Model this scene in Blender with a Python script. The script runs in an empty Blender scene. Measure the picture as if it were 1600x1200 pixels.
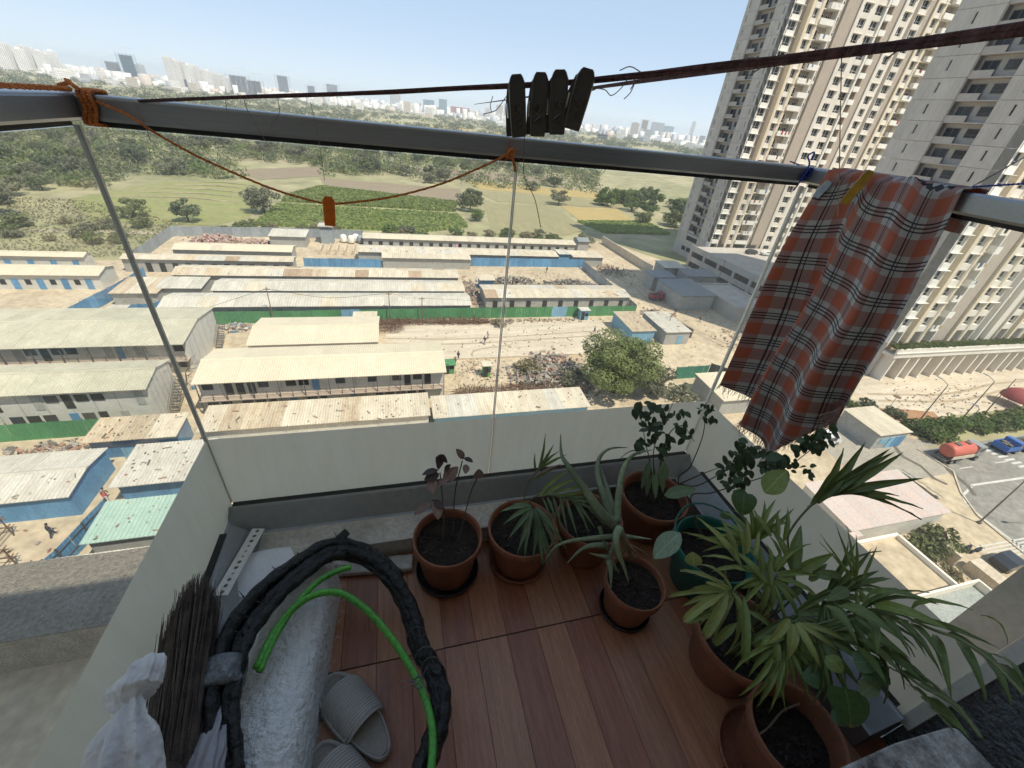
import bpy, bmesh, math, random
import numpy as np
from mathutils import Vector, Matrix
S = bpy.context.scene
COL = S.collection
random.seed(7); rng = np.random.default_rng(7)
V = Vector
# ------------------------------------------------------------------ camera
CAM = V((0.65186, -1.25272, 1.33498))
RC = Matrix(((0.9653407, 0.0555815, -0.2550060), (-0.2425655, 0.5516861, -0.7980002), (0.0963292, 0.8321978, 0.5460472)))
F = 643.896
cd = bpy.data.cameras.new('camera'); cam = bpy.data.objects.new('camera', cd); COL.objects.link(cam)
cam.matrix_world = Matrix.Translation(CAM) @ RC.to_4x4()
cd.sensor_fit = 'HORIZONTAL'; cd.sensor_width = 36; cd.lens = F / 1600 * 36
cd.clip_start = 0.02; cd.clip_end = 40000
S.camera = cam
GZ = CAM.z - 38.0                       # street level, 38 m below the eye
# ------------------------------------------------------------------ sky, sun, exposure
SUN_EL = math.radians(60); SUN_AZ = math.atan2(0.6, -0.8)
w = bpy.data.worlds.new('World'); S.world = w; w.use_nodes = True
nt = w.node_tree; nt.nodes.clear()
sky = nt.nodes.new('ShaderNodeTexSky'); sky.sky_type = 'NISHITA'; sky.sun_disc = False
sky.sun_elevation = SUN_EL; sky.sun_rotation = SUN_AZ; sky.altitude = 2000; sky.air_density = 0.55; sky.dust_density = 0.1; sky.ozone_density = 2.0
bg = nt.nodes.new('ShaderNodeBackground'); bg.inputs['Strength'].default_value = 0.134
wo = nt.nodes.new('ShaderNodeOutputWorld')
gm = nt.nodes.new('ShaderNodeGamma'); gm.inputs[1].default_value = .22; hsv = nt.nodes.new('ShaderNodeHueSaturation'); hsv.inputs['Saturation'].default_value = 1.95; hsv.inputs['Value'].default_value = 2.3
nt.links.new(sky.outputs[0], gm.inputs[0]); nt.links.new(gm.outputs[0], hsv.inputs['Color']); nt.links.new(hsv.outputs[0], bg.inputs[0]); nt.links.new(bg.outputs[0], wo.inputs[0])
sd = bpy.data.lights.new('sun', 'SUN'); sd.energy = 2.65; sd.angle = math.radians(0.53); sd.color = (1.0, 0.92, 0.78)
so = bpy.data.objects.new('sun', sd); COL.objects.link(so)
sdir = V((math.cos(SUN_EL) * 0.6, -math.cos(SUN_EL) * 0.8, math.sin(SUN_EL)))
so.rotation_euler = (-sdir).to_track_quat('-Z', 'Y').to_euler(); so.location = (0, -30, 60)
S.view_settings.view_transform = 'Standard'; S.view_settings.look = 'None'
S.view_settings.exposure = 1.10; S.view_settings.gamma = 1; S.view_settings.use_curve_mapping = False
S.cycles.max_bounces = 10; S.cycles.transparent_max_bounces = 24; S.cycles.diffuse_bounces = 5
S.cycles.use_denoising = True; S.cycles.volume_bounces = 1

# ------------------------------------------------------------------ point helpers
def ray(px, py):
    return (RC @ V(((px - 800) / F, -(py - 600) / F, -1))).normalized()
def at(px, py, d): return CAM + ray(px, py) * d
def on_axis(px, py, ax, v):
    r = ray(px, py); return CAM + r * ((v - CAM[ax]) / r[ax])
def ground(px, py, h=0): return on_axis(px, py, 2, GZ + h)
def skyline(px, dist):
    r = ray(px, 95 + .105 * px); k = dist / math.hypot(r.x, r.y)
    return CAM.x + r.x * k, CAM.y + r.y * k

# ------------------------------------------------------------------ materials
MATS = {}
def leaf_pm(name, col, col2, tr, r):
    return pm(name, col, r, .2, 9, col2, rnd=.2, trans=tr, spec=.4, leafy=True)
def pm(name, col, rough=.7, var=.18, scale=2.0, col2=None, bump=0, bscale=None, metal=0, rnd=0, trans=0, spec=.5, streak=None, coord='Object', leafy=False):
    """procedural material: two-colour noise, fine grain, optional per-object variation, relief and translucency"""
    if name in MATS: return MATS[name]
    m = bpy.data.materials.new(name); m.use_nodes = True; MATS[name] = m
    t = m.node_tree; N = t.nodes; L = t.links; b = N['Principled BSDF']
    tc = N.new('ShaderNodeTexCoord'); vec = tc.outputs[coord]
    if coord == 'World':
        pass
    if rnd:   # every copy gets its own patch of the pattern
        oj = N.new('ShaderNodeObjectInfo'); vs = N.new('ShaderNodeVectorMath'); vs.operation = 'SCALE'; vs.inputs[0].default_value = (37, 53, 29); L.new(oj.outputs['Random'], vs.inputs['Scale'])
        va = N.new('ShaderNodeVectorMath'); va.operation = 'ADD'; L.new(vec, va.inputs[0]); L.new(vs.outputs[0], va.inputs[1]); vec = va.outputs[0]
    if streak:
        mp = N.new('ShaderNodeMapping'); mp.inputs['Scale'].default_value = streak; L.new(vec, mp.inputs[0]); vec = mp.outputs[0]
    n1 = N.new('ShaderNodeTexNoise'); n1.inputs['Scale'].default_value = scale; n1.inputs['Detail'].default_value = 8; n1.inputs['Roughness'].default_value = .65
    L.new(vec, n1.inputs['Vector'])
    c2 = col2 or tuple(c * (1 - var) for c in col)
    cr = N.new('ShaderNodeValToRGB'); cr.color_ramp.elements[0].position = .35; cr.color_ramp.elements[1].position = .65
    cr.color_ramp.elements[0].color = (*c2, 1); cr.color_ramp.elements[1].color = (*col, 1)
    L.new(n1.outputs['Fac'], cr.inputs[0]); out = cr.outputs[0]
    n2 = N.new('ShaderNodeTexNoise'); n2.inputs['Scale'].default_value = scale * 9; n2.inputs['Detail'].default_value = 5
    L.new(vec, n2.inputs['Vector'])
    hv = N.new('ShaderNodeHueSaturation'); mr = N.new('ShaderNodeMapRange')
    mr.inputs['From Min'].default_value = .3; mr.inputs['From Max'].default_value = .7
    mr.inputs['To Min'].default_value = 1 - var; mr.inputs['To Max'].default_value = 1 + var
    L.new(n2.outputs['Fac'], mr.inputs[0])
    if rnd:
        oi = N.new('ShaderNodeObjectInfo'); m2 = N.new('ShaderNodeMapRange'); m2.inputs['To Min'].default_value = 1 - rnd; m2.inputs['To Max'].default_value = 1 + rnd
        L.new(oi.outputs['Random'], m2.inputs[0]); mu = N.new('ShaderNodeMath'); mu.operation = 'MULTIPLY'
        L.new(mr.outputs[0], mu.inputs[0]); L.new(m2.outputs[0], mu.inputs[1]); L.new(mu.outputs[0], hv.inputs['Value'])
    else: L.new(mr.outputs[0], hv.inputs['Value'])
    if leafy:   # paler midrib, lengthwise veins, browned tip and edges
        sx = N.new('ShaderNodeSeparateXYZ'); L.new(tc.outputs['Object'], sx.inputs[0])
        def mth(op, a, b_, c=None):
            q = N.new('ShaderNodeMath'); q.operation = op
            for i, k in enumerate((a, b_, c)):
                if k is None: continue
                if isinstance(k, (int, float)): q.inputs[i].default_value = k
                else: L.new(k, q.inputs[i])
            return q.outputs[0]
        vein = mth('MULTIPLY_ADD', mth('SINE', mth('MULTIPLY', sx.outputs[0], 75.0), 0.0), .09, .97)
        rib = mth('MULTIPLY', mth('LESS_THAN', mth('ABSOLUTE', sx.outputs[0], 0.0), .028), .35)
        m_ = N.new('ShaderNodeMix'); m_.data_type = 'RGBA'; m_.inputs[7].default_value = (.20, .12, .05, 1)
        tip = mth('GREATER_THAN', mth('ADD', sx.outputs[1], mth('MULTIPLY', mth('SUBTRACT', n1.outputs['Fac'], .5), .5)), .955)
        L.new(mth('MULTIPLY', tip, .8), m_.inputs[0]); L.new(out, m_.inputs[6])
        mv = N.new('ShaderNodeHueSaturation'); L.new(mth('ADD', vein, rib), mv.inputs['Value']); L.new(m_.outputs[2], mv.inputs['Color']); out = mv.outputs[0]
    L.new(out, hv.inputs['Color']); L.new(hv.outputs[0], b.inputs['Base Color'])
    b.inputs['Roughness'].default_value = rough; b.inputs['Metallic'].default_value = metal; b.inputs['Specular IOR Level'].default_value = spec
    if bump:
        n3 = N.new('ShaderNodeTexNoise'); n3.inputs['Scale'].default_value = bscale or scale * 12; n3.inputs['Detail'].default_value = 6
        L.new(vec, n3.inputs['Vector']); bp = N.new('ShaderNodeBump'); bp.inputs['Strength'].default_value = min(1, bump); bp.inputs['Distance'].default_value = bump if bump > 1 else .05
        L.new(n3.outputs['Fac'], bp.inputs['Height']); L.new(bp.outputs[0], b.inputs['Normal'])
    if trans:
        tr = N.new('ShaderNodeBsdfTranslucent'); L.new(hv.outputs[0], tr.inputs[0]); mx = N.new('ShaderNodeMixShader'); mx.inputs[0].default_value = trans
        L.new(b.outputs[0], mx.inputs[1]); L.new(tr.outputs[0], mx.inputs[2]); L.new(mx.outputs[0], N['Material Output'].inputs[0])
    return m

# ------------------------------------------------------------------ mesh helpers
class MB:
    def __init__(s): s.v = []; s.f = []; s.m = []
    def add(s, vs, fs, m=0):
        o = len(s.v); s.v += [tuple(v) for v in vs]; s.f += [tuple(i + o for i in f) for f in fs]; s.m += [m] * len(fs); return s
    def box(s, x0, x1, y0, y1, z0, z1, m=0):
        return s.add([(x0, y0, z0), (x1, y0, z0), (x1, y1, z0), (x0, y1, z0), (x0, y0, z1), (x1, y0, z1), (x1, y1, z1), (x0, y1, z1)],
                     [(0, 3, 2, 1), (4, 5, 6, 7), (0, 1, 5, 4), (1, 2, 6, 5), (2, 3, 7, 6), (3, 0, 4, 7)], m)
    def obox(s, c, ax, ay, az, hx, hy, hz, m=0):
        c = V(c); ax = V(ax) * hx; ay = V(ay) * hy; az = V(az) * hz
        P = [c + ax * i + ay * j + az * k for k in (-1, 1) for (i, j) in ((-1, -1), (1, -1), (1, 1), (-1, 1))]
        return s.add(P, [(0, 3, 2, 1), (4, 5, 6, 7), (0, 1, 5, 4), (1, 2, 6, 5), (2, 3, 7, 6), (3, 0, 4, 7)], m)
    def prism(s, poly, z0, z1, m=0):
        n = len(poly); vs = [(x, y, z0) for x, y in poly] + [(x, y, z1) for x, y in poly]
        return s.add(vs, [tuple(range(n - 1, -1, -1)), tuple(range(n, 2 * n))] + [(i, (i + 1) % n, n + (i + 1) % n, n + i) for i in range(n)], m)
    def tube(s, pts, r, n=6, m=0, cap=True, twist=0):
        pts = [V(p) for p in pts]; k = len(pts); R = r if hasattr(r, '__len__') else [r] * k
        o = len(s.v); prev = None
        for i, p in enumerate(pts):
            t = (pts[min(i + 1, k - 1)] - pts[max(i - 1, 0)])
            t = t.normalized() if t.length > 1e-9 else V((0, 0, 1))
            if prev is None: u = t.orthogonal().normalized()
            else:
                u = prev - t * prev.dot(t); u = u.normalized() if u.length > 1e-6 else t.orthogonal().normalized()
            prev = u; w_ = t.cross(u)
            for j in range(n):
                a = 2 * math.pi * j / n + twist * i
                s.v.append(tuple(p + (u * math.cos(a) + w_ * math.sin(a)) * R[i]))
        for i in range(k - 1):
            for j in range(n):
                s.f.append((o + i * n + j, o + i * n + (j + 1) % n, o + (i + 1) * n + (j + 1) % n, o + (i + 1) * n + j)); s.m.append(m)
        if cap:
            s.f.append(tuple(o + j for j in range(n - 1, -1, -1))); s.f.append(tuple(o + (k - 1) * n + j for j in range(n))); s.m += [m, m]
        return s
    def lathe(s, prof, n=32, c=(0, 0, 0), m=0, wob=0):
        o = len(s.v); k = len(prof)
        for r, z in prof:
            for j in range(n):
                a = 2 * math.pi * j / n; q = r * (1 + wob * math.sin(3 * a + 5 * z) )
                s.v.append((c[0] + q * math.cos(a), c[1] + q * math.sin(a), c[2] + z))
        for i in range(k - 1):
            for j in range(n):
                s.f.append((o + i * n + j, o + i * n + (j + 1) % n, o + (i + 1) * n + (j + 1) % n, o + (i + 1) * n + j)); s.m.append(m)
        return s
    def grid(s, fn, nu, nv, m=0):
        o = len(s.v)
        for i in range(nu + 1):
            for j in range(nv + 1): s.v.append(tuple(fn(i / nu, j / nv)))
        for i in range(nu):
            for j in range(nv):
                a = o + i * (nv + 1) + j; s.f.append((a, a + nv + 1, a + nv + 2, a + 1)); s.m.append(m)
        return s
    def mesh(s, name, mats, smooth=False, org=(0, 0, 0), up=False):
        me = bpy.data.meshes.new(name); ox, oy, oz = org
        me.from_pydata([(x - ox, y - oy, z - oz) for x, y, z in s.v], [], s.f)
        for q in (mats if isinstance(mats, (list, tuple)) else [mats]): me.materials.append(q)
        me.polygons.foreach_set('material_index', s.m)
        if smooth: me.polygons.foreach_set('use_smooth', [True] * len(s.f))
        me.update(); return me
def npmesh(name, verts, quads, mats, mi=None, smooth=False):
    me = bpy.data.meshes.new(name); nv, nq = len(verts), len(quads); k = quads.shape[1]
    me.vertices.add(nv); me.vertices.foreach_set('co', np.asarray(verts, np.float32).ravel())
    me.loops.add(nq * k); me.loops.foreach_set('vertex_index', np.asarray(quads, np.int32).ravel())
    me.polygons.add(nq); me.polygons.foreach_set('loop_start', np.arange(0, nq * k, k, dtype=np.int32))
    for q in (mats if isinstance(mats, (list, tuple)) else [mats]): me.materials.append(q)
    if mi is not None: me.polygons.foreach_set('material_index', np.asarray(mi, np.int32))
    if smooth: me.polygons.foreach_set('use_smooth', np.ones(nq, bool))
    me.update(calc_edges=True); me.validate(); return me
def link(name, data, parent=None, loc=None, rz=0):
    o = bpy.data.objects.new(name, data); COL.objects.link(o)
    if parent: o.parent = parent
    if loc is not None: o.location = loc
    if rz: o.rotation_euler.z = rz
    return o
def tag(o, label=None, cat=None, group=None, kind=None):
    for k, v in (('label', label), ('category', cat), ('group', group), ('kind', kind)):
        if v: o[k] = v
    return o
def thing(name, label, cat, loc=(0, 0, 0), group=None, rz=0):
    return tag(link(name, None, None, loc, rz), label, cat, group)
def rootloc(o):
    p = V((0, 0, 0))
    while o: p = p + o.location; o = o.parent
    return p
def part(mb, name, mats, parent, smooth=False):        # mb in world coordinates
    return link(name, mb.mesh(name, mats, smooth, rootloc(parent)), parent)
def solo(mb, name, mats, label, cat, group=None, smooth=False, kind=None, org=None):
    c = org or tuple(np.mean(np.array(mb.v), axis=0)[:2]) + (min(v[2] for v in mb.v),)
    return tag(link(name, mb.mesh(name, mats, smooth, c), None, c), label, cat, group, kind)
def struct(mb, name, mats, smooth=False):
    return tag(link(name, mb.mesh(name, mats, smooth)), kind='structure')
def copy_tree(o, parent=None, loc=None, label=None, rz=None, scale=None):
    c = o.copy(); COL.objects.link(c)
    if parent: c.parent = parent
    if loc is not None: c.location = loc
    if rz is not None: c.rotation_euler.z = rz
    if scale is not None: c.scale = scale
    if label: c['label'] = label
    for ch in list(o.children): copy_tree(ch, c)
    return c
def bez(P, n=12):
    """Catmull-Rom through the points"""
    P = [V(p) for p in P]; Q = [P[0] * 2 - P[1]] + P + [P[-1] * 2 - P[-2]]; out = []
    for i in range(1, len(Q) - 2):
        for k in range(n):
            t = k / n; a, b, c, d = Q[i - 1], Q[i], Q[i + 1], Q[i + 2]
            out.append(.5 * ((2 * b) + (c - a) * t + (2 * a - 5 * b + 4 * c - d) * t * t + (3 * b - a - 3 * c + d) * t ** 3))
    return out + [P[-1]]
def smoothed(o):
    return o
# ================================================================== LARGE STRUCTURE: terrain
m_soil = pm('dry_soil', (.40, .335, .235), .95, .22, .035, (.30, .27, .17), 0, coord='Object')
def terrain_mat():
    m = pm('terrain', (.40, .345, .21), .95, .25, .012, (.235, .235, .11))
    return m
m_terr = terrain_mat()
m_sand = pm('site_sand', (.56, .46, .32), .95, .2, .12, (.43, .34, .23))
m_conc = pm('pale_concrete', (.62, .535, .41), .9, .18, .5, (.48, .40, .30), streak=(.25, 1.3, 1))
m_asph = pm('worn_asphalt', (.30, .28, .245), .9, .2, .18, (.22, .205, .18))
m_paint = pm('road_paint', (.62, .60, .54), .8, .2, 1.5)
def sheet(name, poly, z, mat, n=1):
    mb = MB(); mb.add([(x, y, GZ + z) for x, y in poly], [tuple(range(len(poly)))])
    return struct(mb, name, mat)
R = 9000
g = MB(); g.add([(R * math.cos(a * math.pi / 24), R * math.sin(a * math.pi / 24), GZ - .06) for a in range(48)], [tuple(range(48))]); struct(g, 'ground', m_terr)
sheet('construction_ground', [(-95, 5), (30, -20), (71.4, -20), (71.4, 12), (79, 25), (84, 36), (150, 36), (150, 52), (98, 60), (98, 112), (80, 150), (60, 142), (-62, 142), (-62, 116), (-95, 112)], 0, m_sand)
# pale concrete yards and paths
sheet('concrete_yard', [(-2, 63.5), (40, 63), (46, 77), (44, 79), (-2, 78)], .02, m_conc)
k = MB(); k.box(-3, 36, 62.9, 63.3, GZ - .05, GZ + .35); struct(k, 'concrete_kerb', m_conc)
sheet('plaza', [(84, 36), (150, 36), (150, 49.5), (92, 49.5), (84, 46)], .02, m_conc)
sheet('dirt_track', [(-130, 134), (-60, 139.5), (-60, 142.5), (-130, 138)], .02, m_soil)
sheet('dirt_path', [(-58, 143.5), (60, 147), (60, 149.5), (-58, 146)], .02, m_soil)
# fields beyond the site: each ploughed or green plot a sheet
fm = {
 'a': pm('young_crop', (.225, .25, .075), .95, .3, .25, (.30, .27, .125), streak=(.25, 1.4, 1)),
 'b': pm('bright_crop', (.26, .33, .105), .95, .3, .5, (.19, .25, .075), streak=(.3, 2, 1)),
 'c': pm('ploughed_brown', (.30, .235, .155), .95, .25, .4, (.23, .18, .12), streak=(.2, 2, 1)),
 'd': pm('olive_stubble', (.33, .285, .155), .95, .25, .5, (.25, .23, .115), streak=(2, .2, 1)),
 'e': pm('ripe_straw', (.46, .345, .135), .95, .2, .5, (.36, .27, .11), streak=(.3, 2, 1))}
FIELDS = [('crop_field', 'a', [(-104, 178), (-92, 222), (-60, 232), (-48, 200), (-47, 160), (-55, 151), (-84, 150)]),
 ('crop_field', 'b', [(-42, 204), (-32, 230), (30, 210), (27, 189), (-42, 192)]),
 ('crop_field', 'b', [(-43, 153), (-42, 186), (27, 183), (28, 162), (10, 152)]),
 ('ploughed_field', 'c', [(-36, 258), (38, 250), (33, 215), (-31, 235)]),
 ('ploughed_field', 'c', [(-80, 262), (-40, 300), (-36, 262), (-60, 240)]),
 ('stubble_field', 'd', [(44, 214), (80, 216), (80, 168), (66, 156), (36, 154)]),
 ('straw_field', 'e', [(86, 217), (119, 217), (115, 190), (83, 184)]),
 ('crop_field', 'b', [(81, 181), (119, 187), (119, 164), (86, 162)]),
 ('stubble_field', 'd', [(45, 250), (140, 240), (127, 220), (52, 219)]),
 ('straw_field', 'e', [(44, 285), (130, 275), (138, 244), (50, 253)]),
 ('ploughed_field', 'c', [(10, 330), (120, 340), (120, 300), (20, 290)]),
 ('stubble_field', 'd', [(60, 480), (190, 470), (180, 410), (70, 420)]),
 ('straw_field', 'e', [(-150, 520), (-40, 540), (-50, 480), (-140, 460)]),
 ('straw_field', 'e', [(200, 800), (420, 780), (400, 700), (210, 720)]),
 ('stubble_field', 'd', [(-420, 640), (-260, 660), (-270, 590), (-400, 570)]),
 ('straw_field', 'e', [(60, 1050), (400, 1000), (360, 930), (90, 950)])]
for i, (nm, k_, P) in enumerate(FIELDS): sheet(nm, P, .02 + .004 * i, fm[k_])
# field bunds between the strips of the left plot
for i in range(5):
    b_ = MB(); y = 186 + 9 * i; b_.tube([(-99 + 2 * i, y, GZ + .05), (-72, y + 4, GZ + .25), (-50, y - 2, GZ + .05)], [.25, .35, .25], 5); struct(b_, 'field_bund', m_soil)
# road at the right: asphalt, kerb, markings
sheet('road', [(71.5, -20), (71.5, 12), (72.5, 17.5), (75, 21), (79, 24.5), (79, 29.4), (170, 29.4), (170, 8), (150, -20)], .03, m_asph)
sheet('road_apron', [(62, 23.8), (79, 24.5), (79, 29.4), (84, 30), (72, 36), (62, 34)], .024, pm('dusty_apron', (.40, .36, .29), .95, .18, .3, (.30, .27, .22)))
k = MB()
for a, b in zip([(71.4, 2), (71.4, 12), (72.4, 17.5), (74.9, 21), (78.9, 24.5)], [(71.4, 12), (72.4, 17.5), (74.9, 21), (78.9, 24.5), (78.6, 29.5)]):
    k.tube([(a[0] - .1, a[1], GZ + .06), (b[0] - .1, b[1], GZ + .06)], .14, 4)
struct(k, 'kerb', m_conc)
mk = MB()
def stripe(a, b, wd, z=.036):
    a = V((*a, 0)); b = V((*b, 0)); n = (b - a).normalized().cross(V((0, 0, 1))) * wd / 2
    mk.add([(p.x, p.y, GZ + z) for p in (a - n, b - n, b + n, a + n)], [(0, 1, 2, 3)])
stripe((78.5, 21.9), (91, 21.6), .35); stripe((91, 21.6), (120, 21.3), .3)
for i in range(7): stripe((80.8 + i * 8, 24.9), (83.6 + i * 8, 24.85), .16)
for i in range(5): stripe((86 + i * 8, 18.3), (89 + i * 8, 18.25), .16)
P = [(78.2, 21.7), (74.5, 20.6), (73.2, 19.4), (72.6, 17), (72.3, 14), (72.2, 10.5), (72.2, 4)]
for a, b in zip(P, P[1:]): stripe(a, b, .3)
for i in range(5): stripe((66 + .2 * i, 13.9 - .42 * i), (76, 13.6 - .42 * i), .2)
struct(mk, 'road_marking', m_paint)
for i, (a, b, c) in enumerate((((90.5, 28.3), (92.3, 23), 1.0), ((99, 28.3), (101, 23), 1.0))):
    z = MB(); n = 7
    for j in range(n):
        t = j / n; x = a[0] + (b[0] - a[0]) * t; y = a[1] + (b[1] - a[1]) * t
        z.add([(x, y, GZ + .037), (x + 2.2, y, GZ + .037), (x + 2.2, y - .4, GZ + .037), (x, y - .4, GZ + .037)], [(0, 3, 2, 1)])
    struct(z, 'crossing_marking', m_paint)
# dark drain stains along the broken verge
m_stain = pm('damp_stain', (.15, .13, .10), .9, .2, .6)
for P in ([(75, 31), (73.6, 28.6), (74.4, 26.2), (73.6, 24), (74.4, 22.6), (74.9, 22.7), (74.2, 24), (75, 26.4), (74.3, 28.5), (75.7, 31)], [(79.6, 27), (78, 24.8), (77.4, 22), (76.2, 20.4), (76.8, 20.2), (78, 21.8), (78.7, 24.4), (80.2, 26.6)]):
    sheet('drain_stain', P, .044, m_stain)

# ------------------------------------------------------------------ the block the photograph is taken from
m_plast = pm('painted_plaster', (.66, .63, .57), .9, .08, 1.2)
m_white = pm('white_wall', (.85, .78, .66), .85, .05, 2)
m_grit = pm('rough_grey_render', (.46, .49, .52), .95, .25, 30, (.34, .37, .40), 1.5, 60)
own = thing('apartment_block', 'grey rendered apartment block that carries the balcony with the potted plants', 'building', (1, -6, GZ))
b_ = MB()
b_.box(-60, -.12, -14, -1.13, GZ, 22); b_.box(2.12, 8, -14, -1.13, GZ, 22); b_.box(-.12, 2.12, -14, -1.13, 2.72, 22)
b_.box(-.12, 2.12, -14, -1.13, GZ, -.31); b_.box(8, 60, -14, -1.13, GZ, GZ + 20)  # last box: unseen low wing, added to cast shade on the right
part(b_, 'wall', m_plast, own)
b_ = MB(); b_.box(-.12, 2.12, -2.9, -1.13, 2.60, 2.72); part(b_, 'ceiling', m_white, own)
b_ = MB(); b_.box(-.12, 2.12, -1.13, .09, -.31, -.165); b_.box(-.12, 2.12, -2.9, -1.13, -.31, -.165); part(b_, 'balcony_slab', m_plast, own)
b_ = MB(); b_.box(2.0, 2.12, -2.9, -1.118, -.165, 2.6); part(b_, 'rough_wall', m_grit, own)
b_ = MB(); b_.box(-.12, 0, -2.9, -1.118, -.165, 2.6); b_.box(-.12, 2.12, -3.02, -2.9, -.165, 2.6); part(b_, 'rear_wall', m_white, own)
b_ = MB(); b_.box(2.98, 3.2, -1.13, -.84, GZ, 22); part(b_, 'side_fin', pm('fin_concrete', (.40, .37, .34), .9, .12, 3), own)
b_ = MB(); b_.box(1.985, 1.999, -1.135, -1.105, -.02, 1.24); part(b_, 'edge_trim', pm('cream_trim', (.72, .70, .62), .6, .08, 8), own)

# ------------------------------------------------------------------ two apartment towers
m_grey = pm('grey_precast', (.53, .485, .43), .9, .10, .4, (.42, .385, .34), streak=(1, 1, .2), rnd=.04)
m_cream = pm('cream_facade', (.75, .70, .62), .85, .07, .5, (.66, .61, .53), streak=(1, 1, .12))
m_wht = pm('white_facade', (.80, .77, .70), .85, .06, .3)
m_taupe = pm('taupe_facade', (.44, .375, .31), .9, .08, .3)
m_yel = pm('yellow_pilaster', (.72, .62, .46), .85, .08, .3)
m_glass_d = pm('dark_window_glass', (.045, .05, .055), .25, .3, .8, rnd=.85, spec=.2)
m_laundry = [pm('laundry_' + n, c, .9, .2, 2) for n, c in (('red', (.42, .07, .08)), ('blue', (.10, .18, .36)), ('white', (.75, .73, .70)), ('ochre', (.48, .34, .14)), ('dark', (.07, .07, .09)))]
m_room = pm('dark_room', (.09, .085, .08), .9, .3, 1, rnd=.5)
m_dframe = pm('dark_frame', (.16, .15, .14), .6, .2, 2)
def window_mesh(wd, ht, grille=False, casing=False, dark=False):
    mb = MB(); d = .06
    mb.box(-wd / 2, wd / 2, .10, .16, 0, ht, 1)
    t = .09 if wd > .8 else .03
    mb.box(-wd / 2, wd / 2, .02, .10, 0, t); mb.box(-wd / 2, wd / 2, .02, .10, ht - t, ht)
    mb.box(-wd / 2, -wd / 2 + t, .02, .10, t, ht - t); mb.box(wd / 2 - t, wd / 2, .02, .10, t, ht - t)
    if wd > .8: mb.box(-t / 2, t / 2, .03, .10, t, ht - t)
    if ht > 1.3 and wd > .8: mb.box(-wd / 2 + t, -t / 2, .03, .10, ht * .3, ht * .3 + .07); mb.box(t / 2, wd / 2 - t, .03, .10, ht * .3, ht * .3 + .07)
    if grille:
        for i in range(7): x = -wd / 2 + wd * (i + .5) / 7; mb.box(x - .025, x + .025, -.05, 0, .05, ht - .05)
    if casing:
        c = .12; mb.box(-wd / 2 - c, wd / 2 + c, -.08, .02, ht, ht + c, 2); mb.box(-wd / 2 - c, wd / 2 + c, -.08, .02, -c, 0, 2)
        mb.box(-wd / 2 - c, -wd / 2, -.08, .02, 0, ht, 2); mb.box(wd / 2, wd / 2 + c, -.08, .02, 0, ht, 2)
    return mb.mesh('window', [m_dframe if dark else m_wht, m_glass_d, m_wht])
WM = {}
def win(parent, x, y, z, wd, ht, rz=0, name='window', **kw):
    key = (round(wd, 2), round(ht, 2), tuple(kw.items()))
    if key not in WM: WM[key] = window_mesh(wd, ht, **kw)
    return link(name, WM[key], parent, V((x, y, z)) - rootloc(parent), rz)
BM = {}
def balcony(parent, x, y, z, wd, dp, clothes=0):
    key = (round(wd, 2), dp)
    if key not in BM:
        mb = MB(); mb.box(-wd / 2, wd / 2, -dp, 0, -.12, 0); mb.box(-wd / 2, wd / 2, -dp, -dp + .1, 0, 1.15); mb.box(wd / 2 - .1, wd / 2, -dp + .1, 0, 0, 1.15); mb.box(-wd / 2, -wd / 2 + .1, -dp + .1, 0, 0, 1.15)
        BM[key] = mb.mesh('balcony', m_wht)
    return link('balcony', BM[key], parent, V((x, y, z)) - rootloc(parent))
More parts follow.
